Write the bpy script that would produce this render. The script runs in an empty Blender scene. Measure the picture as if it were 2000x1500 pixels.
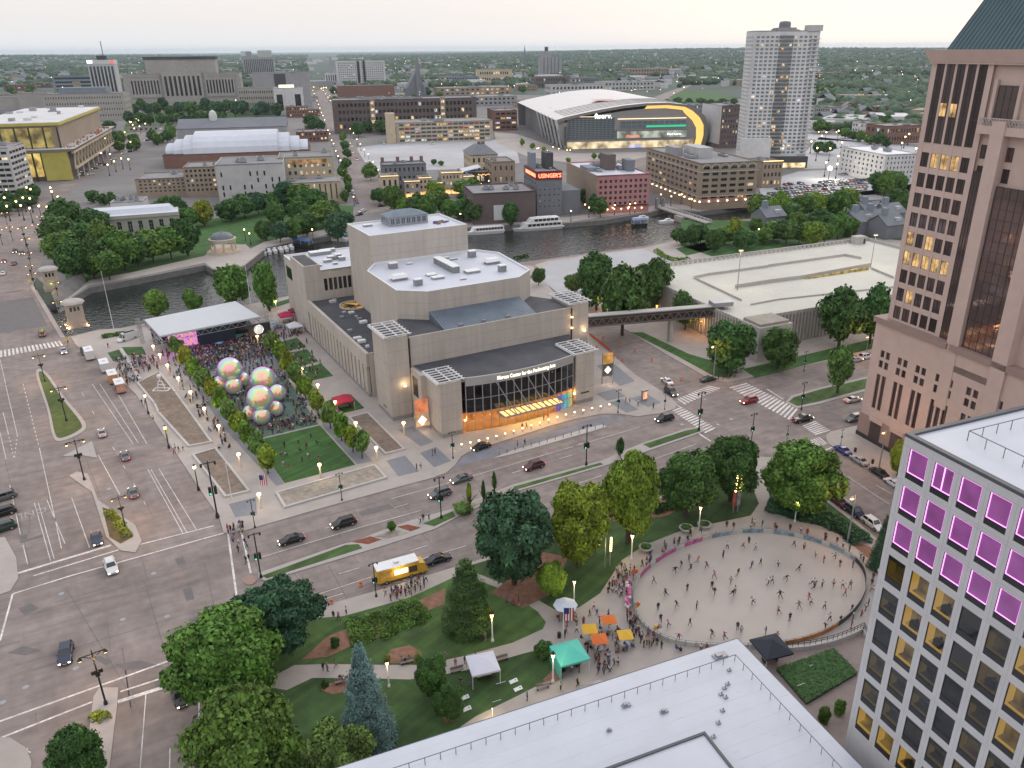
import bpy, bmesh, math, random
import numpy as np
from mathutils import Vector, Matrix
PI=math.pi
S=bpy.context.scene; COL=S.collection
# ---------------------------------------------------------------- camera
FPX=1555.; PCX=1034.6; PCY=750.; CAMH=85.; PITCH=math.radians(22.85); ROLL=math.radians(.46)
_f=np.array([0,math.cos(PITCH),-math.sin(PITCH)]); _r=np.array([1.,0,0]); _u=np.cross(_r,_f)
_c,_s=math.cos(ROLL),math.sin(ROLL)
AX_R,AX_U=_c*_r-_s*_u,_s*_r+_c*_u
cam=bpy.data.cameras.new('camera'); camo=bpy.data.objects.new('camera',cam); COL.objects.link(camo)
cam.sensor_width=36; cam.lens=FPX/2000*36; cam.shift_x=-(PCX-1000)/2000; cam.clip_start=.5; cam.clip_end=90000
camo.matrix_world=Matrix([[AX_R[0],AX_U[0],-_f[0],0],[AX_R[1],AX_U[1],-_f[1],0],[AX_R[2],AX_U[2],-_f[2],CAMH],[0,0,0,1]])
S.camera=camo
# ---------------------------------------------------------------- light
SUN_EL,SUN_AZ=math.radians(14),math.radians(25)      # evening glow beyond the river, ahead and a little to the right
W=bpy.data.worlds.new('World'); S.world=W; W.use_nodes=True
nt=W.node_tree; nt.nodes.clear()
sky=nt.nodes.new('ShaderNodeTexSky'); sky.sky_type='NISHITA'; sky.sun_disc=False
sky.sun_elevation=SUN_EL; sky.sun_rotation=SUN_AZ; sky.air_density=1.2; sky.dust_density=1.5; sky.ozone_density=2.
tc=nt.nodes.new('ShaderNodeTexCoord'); sx=nt.nodes.new('ShaderNodeSeparateXYZ'); nt.links.new(tc.outputs['Generated'],sx.inputs[0])
rp=nt.nodes.new('ShaderNodeValToRGB'); nt.links.new(sx.outputs['Z'],rp.inputs[0])   # thin high cloud veil over the whole sky
SKYCOL=[(0.,(8.2,8.2,8.5)),(.03,(8.2,8.0,8.0)),(.065,(8.8,8.25,8.0)),(.2,(9.6,9.1,9.0)),(.5,(10.6,10.5,11.0)),(1.,(10.4,10.8,12.0))]
while len(rp.color_ramp.elements)<len(SKYCOL): rp.color_ramp.elements.new(.5)
for e,(p,c) in zip(rp.color_ramp.elements,SKYCOL): e.position=p; e.color=(c[0]/14,c[1]/14,c[2]/14,1)
mx=nt.nodes.new('ShaderNodeMix'); mx.data_type='RGBA'; mx.inputs[0].default_value=.93
vm=nt.nodes.new('ShaderNodeVectorMath'); vm.operation='SCALE'; vm.inputs[3].default_value=14.2
nt.links.new(rp.outputs[0],vm.inputs[0])
nt.links.new(sky.outputs[0],mx.inputs[6]); nt.links.new(vm.outputs[0],mx.inputs[7])
bg=nt.nodes.new('ShaderNodeBackground'); bg.inputs[1].default_value=.1
ou=nt.nodes.new('ShaderNodeOutputWorld'); nt.links.new(mx.outputs[2],bg.inputs[0]); nt.links.new(bg.outputs[0],ou.inputs[0])
sl=bpy.data.lights.new('sun','SUN'); sl.energy=.75; sl.angle=math.radians(25); sl.color=(1,.86,.72)
so=bpy.data.objects.new('sun',sl); COL.objects.link(so)
_d=Vector((math.sin(SUN_AZ)*math.cos(math.radians(32)),math.cos(SUN_AZ)*math.cos(math.radians(32)),math.sin(math.radians(32))))
so.rotation_euler=_d.to_track_quat('Z','Y').to_euler(); so.location=(0,0,300)
S.view_settings.view_transform='Standard'; S.view_settings.look='None'; S.view_settings.exposure=.15; S.view_settings.gamma=1
S.render.engine='CYCLES'
cy=S.cycles; cy.use_denoising=True; cy.max_bounces=5; cy.diffuse_bounces=2; cy.glossy_bounces=3; cy.transmission_bounces=3; cy.volume_bounces=1; cy.transparent_max_bounces=6
cy.caustics_reflective=False; cy.caustics_refractive=False; cy.sample_clamp_indirect=3; cy.sample_clamp_direct=12
try: cy.denoiser='OPENIMAGEDENOISE'
except Exception: pass
RND=random.Random(7)
# ---------------------------------------------------------------- pixel of the photograph -> point of the place
def ray(px,py): return AX_R*(px-PCX)/FPX+AX_U*(PCY-py)/FPX+_f
def G(px,py,z=0.):
    d=ray(px,py); t=(z-CAMH)/d[2]; return Vector((d[0]*t,d[1]*t,z))
def PX(p):
    v=np.array([p[0],p[1],p[2]-CAMH]); d=v@_f; return PCX+FPX*(v@AX_R)/d, PCY-FPX*(v@AX_U)/d
def ZH(b,py):
    lo,hi=-5.,500.
    for _ in range(45):
        m=(lo+hi)/2
        if PX((b[0],b[1],m))[1]>py: lo=m
        else: hi=m
    return lo
def depth(p): return float((np.array([p[0],p[1],p[2]-CAMH]))@_f)
def D2(deg): a=math.radians(deg); return Vector((math.cos(a),math.sin(a),0)),Vector((-math.sin(a),math.cos(a),0))
def solve_len(o,d,z,px,mx=600):
    lo,hi=0.,mx; s=1 if PX(o+d*1+Vector((0,0,z)))[0]>PX(o+Vector((0,0,z)))[0] else -1
    for _ in range(45):
        m=(lo+hi)/2; q=o+d*m
        if depth((q[0],q[1],z))<5: hi=m; continue
        if (PX((q[0],q[1],z))[0]-px)*s<0: lo=m
        else: hi=m
    return lo
# ---------------------------------------------------------------- materials
MATS={}
def nodes(name):
    m=bpy.data.materials.new(name); m.use_nodes=True; t=m.node_tree; b=t.nodes['Principled BSDF']; MATS[name]=m; return m,t,b
def noise(t,scale,detail=3,stretch=None,space='pos'):
    n=t.nodes.new('ShaderNodeTexNoise'); n.inputs['Scale'].default_value=scale; n.inputs['Detail'].default_value=detail
    g=t.nodes.new('ShaderNodeNewGeometry'); src=g.outputs['Position']
    if stretch:
        mp=t.nodes.new('ShaderNodeMapping'); mp.inputs['Scale'].default_value=stretch; t.links.new(src,mp.inputs[0]); src=mp.outputs[0]
    t.links.new(src,n.inputs['Vector']); return n
def M(name,col,rough=.85,var=.18,scale=.35,bump=0.,metal=0.,stretch=None,big=0.,emit=0.,objcol=False,spec=None,bscale=None):
    if name in MATS: return MATS[name]
    m,t,b=nodes(name); b.inputs['Roughness'].default_value=rough; b.inputs['Metallic'].default_value=metal
    if spec is not None: b.inputs['Specular IOR Level'].default_value=spec
    def mul(a,fac_out,lo,hi):
        mr=t.nodes.new('ShaderNodeMapRange'); mr.inputs[1].default_value=.25; mr.inputs[2].default_value=.75; mr.inputs[3].default_value=lo; mr.inputs[4].default_value=hi
        t.links.new(fac_out,mr.inputs[0]); v=t.nodes.new('ShaderNodeVectorMath'); v.operation='SCALE'
        t.links.new(a,v.inputs[0]); t.links.new(mr.outputs[0],v.inputs[3]); return v.outputs[0]
    if objcol: oi=t.nodes.new('ShaderNodeObjectInfo'); src=oi.outputs['Color']
    else:
        rgb=t.nodes.new('ShaderNodeRGB'); rgb.outputs[0].default_value=(*col,1); src=rgb.outputs[0]
    if var>0: src=mul(src,noise(t,scale,4,stretch).outputs[0],1-var,1+var)
    if big>0: src=mul(src,noise(t,scale*.13,3).outputs[0],1-big,1+big)
    t.links.new(src,b.inputs['Base Color'])
    if bump>0:
        bp=t.nodes.new('ShaderNodeBump'); bp.inputs['Strength'].default_value=bump; bp.inputs['Distance'].default_value=.05
        t.links.new(noise(t,bscale or scale*6,4).outputs[0],bp.inputs['Height']); t.links.new(bp.outputs[0],b.inputs['Normal'])
    if emit>0: b.inputs['Emission Strength'].default_value=emit; t.links.new(src,b.inputs['Emission Color'])
    return m
def E(name,col,strength):
    if name in MATS: return MATS[name]
    m,t,b=nodes(name); b.inputs['Base Color'].default_value=(*[c*.3 for c in col],1); b.inputs['Emission Color'].default_value=(*col,1); b.inputs['Emission Strength'].default_value=strength
    m.cycles.emission_sampling='AUTO'; return m
def glass(name,col,rough=.06,var=.5,scale=.12):
    m,t,b=nodes(name); b.inputs['Roughness'].default_value=rough; b.inputs['Specular IOR Level'].default_value=.9
    oi=t.nodes.new('ShaderNodeObjectInfo'); rgb=t.nodes.new('ShaderNodeRGB'); rgb.outputs[0].default_value=(*col,1)
    mr=t.nodes.new('ShaderNodeMapRange'); mr.inputs[3].default_value=1-var; mr.inputs[4].default_value=1+var; t.links.new(oi.outputs['Random'],mr.inputs[0])
    v=t.nodes.new('ShaderNodeVectorMath'); v.operation='SCALE'; t.links.new(rgb.outputs[0],v.inputs[0]); t.links.new(mr.outputs[0],v.inputs[3]); t.links.new(v.outputs[0],b.inputs['Base Color'])
    bp=t.nodes.new('ShaderNodeBump'); bp.inputs['Strength'].default_value=.12; bp.inputs['Distance'].default_value=.1; t.links.new(noise(t,.6,2).outputs[0],bp.inputs['Height']); t.links.new(bp.outputs[0],b.inputs['Normal'])
    return m
# ---------------------------------------------------------------- object helpers
def link(o,parent=None):
    COL.objects.link(o)
    if parent is not None: o.parent=parent
    return o
def tag(o,label=None,cat=None,group=None,kind=None):
    if label: o['label']=label
    if cat: o['category']=cat
    if group: o['group']=group
    if kind: o['kind']=kind
    return o
def thing(name,label,cat,loc=(0,0,0),rot=0.,group=None):
    o=bpy.data.objects.new(name,None); link(o); o.location=loc; o.rotation_euler=(0,0,rot); o.empty_display_size=.5
    return tag(o,label,cat,group)
def ob(name,me,parent=None,loc=None,rot=None,scale=None):
    o=bpy.data.objects.new(name,me); link(o,parent)
    if loc is not None: o.location=loc
    if rot is not None: o.rotation_euler=(0,0,rot) if not hasattr(rot,'__len__') else rot
    if scale is not None: o.scale=scale if hasattr(scale,'__len__') else (scale,)*3
    return o
class MB:
    def __init__(s): s.v=[]; s.f=[]; s.m=[]
    def poly(s,pts,mi=0):
        i=len(s.v); s.v+= [tuple(p) for p in pts]; s.f.append(tuple(range(i,i+len(pts)))); s.m.append(mi)
    def box(s,x0,y0,z0,x1,y1,z1,mi=0,bottom=True):
        i=len(s.v); s.v+=[(x0,y0,z0),(x1,y0,z0),(x1,y1,z0),(x0,y1,z0),(x0,y0,z1),(x1,y0,z1),(x1,y1,z1),(x0,y1,z1)]
        F=[(4,5,6,7),(0,1,5,4),(1,2,6,5),(2,3,7,6),(3,0,4,7)]+([(3,2,1,0)] if bottom else [])
        s.f+=[tuple(i+k for k in f) for f in F]; s.m+=[mi]*len(F)
    def hexa(s,b,t,mi=0):   # bottom 4 pts, top 4 pts
        i=len(s.v); s.v+=[tuple(p) for p in b]+[tuple(p) for p in t]
        F=[(4,5,6,7),(0,1,5,4),(1,2,6,5),(2,3,7,6),(3,0,4,7),(3,2,1,0)]
        s.f+=[tuple(i+k for k in f) for f in F]; s.m+=[mi]*6
    def prism(s,pts,z0,z1,mi=0,mtop=None,cap=True):
        a=sum(pts[k][0]*pts[(k+1)%len(pts)][1]-pts[(k+1)%len(pts)][0]*pts[k][1] for k in range(len(pts)))
        if a<0: pts=pts[::-1]
        n=len(pts); i=len(s.v); s.v+=[(p[0],p[1],z0) for p in pts]+[(p[0],p[1],z1) for p in pts]
        for k in range(n): s.f.append((i+k,i+(k+1)%n,i+n+(k+1)%n,i+n+k)); s.m.append(mi)
        if cap: s.f.append(tuple(range(i+n,i+2*n))); s.m.append(mi if mtop is None else mtop)
    def bar(s,a,b,r=.05,mi=0,r2=None,n=4):
        a=Vector(a); b=Vector(b); d=(b-a)
        if d.length<1e-6: return
        d.normalize(); u=d.orthogonal().normalized(); 
        if abs(d.z)<.99: u=d.cross(Vector((0,0,1))).normalized()
        v=d.cross(u); r2=r if r2 is None else r2; i=len(s.v)
        for P_,R_ in ((a,r),(b,r2)):
            for k in range(n):
                q=2*PI*(k+.5)/n; s.v.append(tuple(P_+(u*math.cos(q)+v*math.sin(q))*R_*(1.414 if n==4 else 1)))
        for k in range(n): s.f.append((i+k,i+(k+1)%n,i+n+(k+1)%n,i+n+k)); s.m.append(mi)
        s.f.append(tuple(i+n+k for k in range(n))); s.m.append(mi); s.f.append(tuple(i+n-1-k for k in range(n))); s.m.append(mi)
    def lathe(s,prof,c=(0,0,0),n=12,mi=0):
        i=len(s.v)
        for r,z in prof:
            for k in range(n): q=2*PI*k/n; s.v.append((c[0]+r*math.cos(q),c[1]+r*math.sin(q),c[2]+z))
        for j in range(len(prof)-1):
            for k in range(n):
                s.f.append((i+j*n+k,i+j*n+(k+1)%n,i+(j+1)*n+(k+1)%n,i+(j+1)*n+k)); s.m.append(mi)
        s.f.append(tuple(i+(len(prof)-1)*n+k for k in range(n))); s.m.append(mi)
    def ball(s,c,r,mi=0,n=8,sz=1.):
        s.lathe([(r*math.sin(PI*(k+.02)/6.04),-r*sz*math.cos(PI*(k+.02)/6.04)) for k in range(7)],c,n,mi)
    def mesh(s,name,mats):
        me=bpy.data.meshes.new(name); me.from_pydata(s.v,[],s.f)
        for m in (mats if isinstance(mats,(list,tuple)) else [mats]): me.materials.append(m)
        if len(me.materials)>1: me.polygons.foreach_set('material_index',s.m)
        return me
    def build(s,name,mats,parent=None,loc=None,rot=None): return ob(name,s.mesh(name,mats),parent,loc,rot)
def smooth(o,on=True):
    me=o.data if hasattr(o,'data') else o
    me.polygons.foreach_set('use_smooth',[on]*len(me.polygons)); return o
def sheet(name,polys,z,mat,thick=.13,kind='structure',label=None,spl=False,top=None):
    """flat raised piece of ground: one or more outlines given as photo pixels"""
    bm=bmesh.new()
    for P_ in polys:
        pts=[G(x,y) for x,y in P_] if not isinstance(P_[0],Vector) else list(P_)
        if spl: pts=curve_pts(pts)
        a=sum(pts[k].x*pts[(k+1)%len(pts)].y-pts[(k+1)%len(pts)].x*pts[k].y for k in range(len(pts)))
        if a<0: pts=pts[::-1]
        vs=[bm.verts.new((p.x,p.y,z)) for p in pts]; f=bm.faces.new(vs)
        lo=[bm.verts.new((p.x,p.y,z-thick)) for p in pts]
        for k in range(len(pts)):
            q=bm.faces.new((lo[k],lo[(k+1)%len(pts)],vs[(k+1)%len(pts)],vs[k])); q.material_index=1 if top else 0
        f.normal_update(); bmesh.ops.triangulate(bm,faces=[f])
    me=bpy.data.meshes.new(name); bm.to_mesh(me); bm.free(); me.materials.append(mat)
    if top: me.materials.append(top)
    o=ob(name,me); 
    return tag(o,label,None,None,kind)
def curve_pts(pts,sub=4):
    n=len(pts); out=[]
    for i in range(n):
        p0,p1,p2,p3=pts[i-1],pts[i],pts[(i+1)%n],pts[(i+2)%n]
        for k in range(sub):
            t=k/sub; out.append(.5*((2*p1)+(p2-p0)*t+(2*p0-5*p1+4*p2-p3)*t*t+(3*p1-p0-3*p2+p3)*t**3))
    return out
def text_mesh(s,size,name,mat,ext=.04,font_bold=False):
    c=bpy.data.curves.new(name,'FONT'); c.body=s; c.size=size; c.extrude=ext; c.resolution_u=2; c.align_x='CENTER'; c.offset=.012*size if font_bold else 0
    o=bpy.data.objects.new(name,c); COL.objects.link(o)
    dg=bpy.context.evaluated_depsgraph_get(); me=bpy.data.meshes.new_from_object(o.evaluated_get(dg)); me.name=name
    bpy.data.objects.remove(o); bpy.data.curves.remove(c); me.materials.clear(); me.materials.append(mat); return me
ORD=['first','second','third','fourth','fifth','sixth','seventh','eighth','ninth','tenth','eleventh','twelfth','thirteenth','fourteenth','fifteenth','sixteenth','seventeenth','eighteenth','nineteenth']
def nth(i):
    if i<19: return ORD[i]
    t=['twentieth','thirtieth','fortieth','fiftieth','sixtieth','seventieth','eightieth','ninetieth']; c=['twenty','thirty','forty','fifty','sixty','seventy','eighty','ninety']; n=i+1
    return t[n//10-2] if n%10==0 else c[n//10-2]+' '+ORD[n%10-1]
# ================================================================ materials
ASPH=M('asphalt',(.22,.183,.167),.82,.1,.5,0,big=.22)
ASPH2=M('asphalt_dark',(.14,.13,.13),.85,.12,.5,0)
LANEBLUE=M('asphalt_blue',(.19,.195,.225),.8,.1,.6,.2,big=.12)
CONC=M('concrete_walk',(.37,.33,.3),.85,.08,.4,0,big=.14)
CONCP=M('concrete_pale',(.45,.43,.41),.8,.07,.4,.1,big=.12)
CONCLOT=M('concrete_lot',(.4,.4,.41),.85,.08,.1,.1,big=.2)
PAVER=M('paver_grey',(.2,.205,.225),.85,.08,1.2,.2,big=.08)
PAVERB=M('paver_brown',(.25,.2,.18),.85,.12,1.,.2,big=.1)
KERB=M('kerb_stone',(.36,.33,.31),.85,.08,.6)
GRASS=M('grass',(.058,.11,.026),.95,.3,.35,.6,big=.35,bscale=3)
GRASSD=M('grass_dark',(.04,.082,.022),.95,.3,.35,.6,big=.3,bscale=3)
GRASSB=M('grass_bright',(.042,.11,.022),.95,.22,.4,.5,big=.2,bscale=3)
MULCH=M('mulch',(.22,.115,.075),.95,.3,1.2,.5,big=.15)
SOIL=M('soil_bed',(.2,.155,.12),.95,.3,1.,.6,big=.2)
SOILG=M('soil_pale',(.29,.25,.2),.95,.3,1.,.5,big=.2)
PAINT=M('road_paint',(.6,.57,.55),.7,.35,2.2,big=.3)
PAINTY=M('road_paint_yellow',(.5,.25,.03),.7,.15,1.)
TURF=M('event_turf',(.1,.15,.12),.9,.2,.5,.3,big=.2)
RINK=M('rink_concrete',(.385,.34,.305),.6,.05,.25,.05,big=.13)
METAL=M('dark_metal',(.018,.017,.018),.5,.1,1.); METALG=M('grey_metal',(.3,.31,.33),.45,.1,1.,metal=.3)
WHITE=M('white_paint',(.7,.7,.7),.6,.05,1.); ROOFW=M('white_roof',(.52,.545,.6),.5,.05,.25,0,big=.08)
ROOFD=M('dark_roof',(.06,.062,.07),.85,.25,.25,.2,big=.3); ROOFG=M('grey_roof',(.22,.22,.23),.85,.15,.2,.1,big=.2)
GLASSD=glass('glass_dark',(.015,.018,.022)); LIT=None
BARK=M('bark',(.07,.05,.04),.95,.25,2.)
def wear(m,ang,lo=.8,hi=1.12,sc=(.9,.05,1)):
    t=m.node_tree; b=t.nodes['Principled BSDF']; src=b.inputs['Base Color'].links[0].from_socket
    for a,f,l,h in ((ang,.55,lo,hi),(ang+92,.45,(lo+1)/2,1.02),(0,None,.86,1.1)):
        g=t.nodes.new('ShaderNodeNewGeometry'); mp=t.nodes.new('ShaderNodeMapping'); mp.vector_type='TEXTURE'; mp.inputs['Rotation'].default_value=(0,0,math.radians(a)); mp.inputs['Scale'].default_value=(22,1.3,1) if f else (4,4,4); t.links.new(g.outputs['Position'],mp.inputs[0]); n=t.nodes.new('ShaderNodeTexNoise'); n.inputs['Scale'].default_value=1; n.inputs['Detail'].default_value=4; t.links.new(mp.outputs[0],n.inputs['Vector'])
        r=t.nodes.new('ShaderNodeMapRange'); r.inputs[1].default_value=.3; r.inputs[2].default_value=.65; r.inputs[3].default_value=l; r.inputs[4].default_value=h; t.links.new(n.outputs[0],r.inputs[0]); v=t.nodes.new('ShaderNodeVectorMath'); v.operation='SCALE'; t.links.new(src,v.inputs[0]); t.links.new(r.outputs[0],v.inputs[3]); src=v.outputs[0]
    t.links.new(src,b.inputs['Base Color'])
wear(ASPH,29.7,.86,1.08); wear(LANEBLUE,29.7,.85,1.08)
for m_ in (GRASS,GRASSD,GRASSB): wear(m_,50,.74,1.25)
# ================================================================ ground and river
ND,WD=D2(29.7)
WB=[(128,590),(175,562),(265,545),(400,518),(418,528),(445,532),(475,522),(520,486),(560,474),(640,462),(705,452),(800,448),(905,446),(1000,442),(1110,436),(1180,430),(1270,415),(1300,408),(1365,414),(1480,399),(1560,385),(1700,362)]
EB=[(135,657),(192,643),(238,640),(285,630),(400,610),(490,593),(565,577),(700,556),(900,530),(1020,512),(1067,506),(1160,493),(1255,481),(1310,468),(1350,452),(1370,436),(1420,430),(1480,426),(1600,410),(1700,394)]
wb=[G(*p) for p in WB]; eb=[G(*p) for p in EB]
wb=[wb[0]-ND*420]+wb+[wb[-1]+ND*700]; eb=[eb[0]-ND*420]+eb+[eb[-1]+ND*700]
def ground_sheet(name,pts,z,zb,mat,side=None):
    bm=bmesh.new(); vs=[bm.verts.new((p.x,p.y,z)) for p in pts]; f=bm.faces.new(vs); f.normal_update(); bmesh.ops.triangulate(bm,faces=[f])
    n=len(pts)
    for k in range(n):
        a,b=pts[k],pts[(k+1)%n]
        q=bm.faces.new([bm.verts.new((a.x,a.y,zb)),bm.verts.new((b.x,b.y,zb)),bm.verts.new((b.x,b.y,z)),bm.verts.new((a.x,a.y,z))]); q.material_index=1
    [f.normal_flip() for f in bm.faces if (f.normal_update() or f.normal.z<-.5)]
    me=bpy.data.meshes.new(name); bm.to_mesh(me); bm.free(); me.materials.append(mat); me.materials.append(side or KERB); return tag(ob(name,me),kind='structure')
GROUNDF=M('far_ground',(.06,.09,.065),.95,.35,.01,big=.3)
DOCK=M('dock_wall',(.16,.155,.15),.9,.2,.5)
FARX=38000.
west=wb+[Vector((2500,1300,0)),Vector((2500,2600,0)),Vector((-2500,2600,0)),Vector((-2500,-900,0)),Vector((-700,-900,0))]
ground_sheet('ground',west,0,-4,GROUNDF,DOCK)
east=eb[::-1]+[Vector((-420,-900,0)),Vector((2500,-900,0)),Vector((2500,1000,0))]
ground_sheet('ground',east,0,-4,ASPH,DOCK)
mb=MB()
for q in ((-FARX,2600,FARX,FARX),(-FARX,-3000,-2500,2600),(2500,-3000,FARX,2600)): mb.poly([(q[0],q[1],0),(q[2],q[1],0),(q[2],q[3],0),(q[0],q[3],0)])
mb.build('terrain',GROUNDF)['kind']='structure'
# water
m,t,b=nodes('river_water'); b.inputs['Base Color'].default_value=(.018,.022,.02,1); b.inputs['Roughness'].default_value=.09; b.inputs['Specular IOR Level'].default_value=.6
b1=t.nodes.new('ShaderNodeBump'); b1.inputs['Strength'].default_value=1; b1.inputs['Distance'].default_value=.42
n1=noise(t,.36,3,(1,2.,1)); t.links.new(n1.outputs[0],b1.inputs['Height']); t.links.new(b1.outputs[0],b.inputs['Normal'])
bm=bmesh.new(); pw=[p-WD*0 for p in wb]; vs=[bm.verts.new((p.x+WD.x*4,p.y+WD.y*4,-2.4)) for p in wb]+[bm.verts.new((p.x-WD.x*4,p.y-WD.y*4,-2.4)) for p in eb[::-1]]
f=bm.faces.new(vs); f.normal_update(); bmesh.ops.triangulate(bm,faces=[f]); [f.normal_flip() for f in bm.faces if (f.normal_update() or f.normal.z<-.5)]
me=bpy.data.meshes.new('river'); bm.to_mesh(me); bm.free(); me.materials.append(m); tag(ob('river',me),kind='structure')
# downtown on the far bank: pavement, roads, lots, lawns
DT=M('downtown_pavement',(.18,.17,.165),.9,.15,.05,big=.2)
sheet('downtown_pavement',[[Vector((p.x,p.y,0)) for p in wb[1:-1]]+[G(2300,300),G(2300,232),G(1500,195),G(1000,185),G(600,178),G(250,190),G(-300,230)]],.05,DT,.2)
sheet('road_far_bank',[[(-200,610),(64,563),(88,490),(96,430),(112,400),(145,368),(216,320),(258,285),(305,252),(285,238),(235,258),(196,292),(150,345),(62,390),(0,400),(-200,420)]],.1,ASPH,.02)
sheet('road_state',[[(770,404),(740,360),(702,300),(672,245),(655,210),(640,175),(616,175),(624,210),(640,250),(662,300),(690,360),(705,412)]],.104,ASPH,.02)
sheet('road_riverside',[[(560,412),(705,405),(770,398),(930,372),(1270,305),(1290,318),(930,392),(772,415),(560,425)]],.108,ASPH,.02)
sheet('event_lot',[[(668,306),(700,288),(760,280),(985,272),(1010,296),(1015,318),(930,330),(748,334),(706,322)]],.1,CONCLOT,.02)
sheet('arena_plaza',[[(965,258),(1010,262),(1120,300),(1300,296),(1300,308),(1110,318),(1030,306),(970,280)]],.104,CONC,.02)
sheet('car_park',[[(1480,358),(1560,335),(1820,322),(1830,352),(1700,372),(1490,392)]],.1,CONCLOT,.02)
sheet('car_park',[[(1570,300),(1600,268),(1830,292),(1825,325),(1570,330)]],.104,CONCLOT,.02)
sheet('expressway',[[(1225,212),(1262,196),(1300,181),(1340,167),(1350,167),(1318,184),(1290,200),(1262,214)]],.1,ASPH,.02)
sheet('expressway',[[(1580,236),(1830,248),(1830,262),(1580,250)],[(1575,262),(1828,276),(1828,284),(1575,272)]],.104,CONCLOT,.02)
sheet('lawn_riverside_park',[[(135,560),(265,536),(395,508),(420,505),(505,478),(640,456),(690,440),(690,402),(560,402),(430,425),(330,442),(180,470),(105,480)]],.14,GRASSB,.1)
sheet('riverwalk',[[(130,587),(175,558),(265,542),(400,514),(415,525),(445,530),(478,518),(522,483),(640,459),(705,449),(905,443),(905,436),(705,440),(640,448),(515,473),(490,487),(480,478),(420,478),(400,500),(265,531),(175,548)]],.18,CONC,.1)
sheet('riverwalk',[[(905,444),(1110,434),(1270,413),(1300,406),(1365,412),(1480,397),(1480,391),(1365,404),(1300,398),(1265,405),(1110,424),(905,436)]],.18,CONC,.1)
sheet('lawn_freeway',[[(1290,205),(1330,178),(1400,180),(1445,200),(1380,215)]],.12,GRASSB,.02)
sheet('lawn_courthouse',[[(250,222),(470,218),(560,222),(560,240),(330,246),(240,262)]],.12,GRASS,.02)
# near side
plaza_px=[(437,1042),(470,1040),(505,1029),(640,990),(760,957),(845,934),(872,924),(890,908),(900,893),(915,883),(1000,857),(1070,834),(1120,820),(1175,809),(1210,809),(1245,814),(1290,808),(1318,799),(1322,789),(1310,777),(1297,768),(1240,732),(1192,690),(1152,657),(1120,620),(1085,575),(1040,520),(1000,518),(900,532),(700,558),(565,579),(490,595),(400,612),(285,632),(238,642),(192,645),(138,659),(150,676),(190,702),(265,770),(340,880),(400,970),(428,1010),(434,1030)]
sheet('plaza_pavement',[plaza_px],.15,CONC,.15)
sheet('kerb_island',[[(962,896),(1000,888),(1160,842),(1186,834),(1176,830),(1150,836),(1000,881)]],.15,CONCP,.15)
sheet('drop_off_lane',[[(882,915),(898,900),(912,889),(1000,862),(1070,840),(1120,826),(1175,814),(1240,818),(1175,829),(1150,835),(1000,879),(958,893)]],.014,LANEBLUE,.01)
park_px=[(560,1205),(640,1182),(760,1148),(890,1108),(1010,1072),(1100,1042),(1200,1006),(1350,946),(1440,908),(1485,893),(1515,895),(1545,915),(1600,962),(1680,1025),(1760,1095),(1900,1230),(2100,1500),(2200,1900),(1500,2400),(600,2100),(385,1520),(386,1410),(398,1372),(430,1310),(480,1245)]
sheet('park_ground',[park_px],.15,CONC,.15)
lawns=[ [(600,1210),(672,1205),(800,1169),(902,1122),(960,1145),(1000,1162),(1050,1196),(1066,1217),(1060,1230),(1000,1257),(900,1284),(820,1300),(760,1300),(640,1298),(575,1300),(520,1330),(440,1320),(500,1250)],
 [(560,1350),(610,1326),(700,1326),(800,1329),(870,1319),(960,1296),(1020,1279),(1080,1263),(1078,1290),(1105,1312),(1070,1330),(1000,1366),(930,1400),(700,1560),(460,1560),(400,1420),(405,1370),(450,1330)],
 [(905,1110),(1010,1078),(1200,1012),(1350,952),(1440,915),(1470,955),(1482,985),(1466,1008),(1420,1018),(1340,1034),(1260,1065),(1215,1095),(1193,1128),(1172,1160),(1130,1188),(1090,1196),(1040,1166),(975,1138)],
 [(1505,905),(1540,920),(1600,970),(1690,1040),(1700,1060),(1640,1040),(1560,1016),(1510,1003),(1498,960),(1490,930)] ]
for l in lawns: sheet('park_lawn',[l],.19,GRASSD if l is not lawns[0] else GRASS,.05)
sheet('mulch_bed',[[(590,1290),(640,1245),(740,1205),(830,1170),(870,1150),(868,1182),(820,1200),(760,1240),(690,1262),(640,1285)],[(752,1285),(765,1270),(800,1262),(822,1275),(828,1295),(755,1298)],[(900,1205),(960,1205),(965,1225),(930,1233),(900,1228)],[(625,1340),(680,1330),(690,1350),(650,1358),(628,1350)],[(832,1345),(860,1342),(862,1355),(840,1358)],[(865,1400),(890,1390),(895,1408),(870,1415)],[(1060,1330),(1080,1310),(1100,1325),(1075,1340)],[(1130,1000),(1200,985),(1290,975),(1350,985),(1300,1010),(1200,1020)],[(960,1160),(1060,1080),(1110,1090),(1080,1160),(1020,1190)],[(1640,1050),(1700,1070),(1715,1110),(1660,1062)]],.215,MULCH,.03)
sheet('terrace_paving',[[(1240,1330),(1545,1270),(1690,1238),(1760,1300),(1780,1500),(1500,1500),(1000,1480)]],.2,PAVERB,.05)
rink_px=[(1237,1172),(1245,1140),(1270,1110),(1320,1078),(1390,1053),(1470,1042),(1550,1050),(1620,1070),(1670,1098),(1690,1132),(1684,1172),(1658,1208),(1610,1240),(1550,1259),(1480,1268),(1400,1268),(1320,1260),(1266,1235),(1243,1205)]
RK=curve_pts([G(*p) for p in rink_px]); sheet('rink_floor',[RK],.22,RINK,.06)
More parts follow.
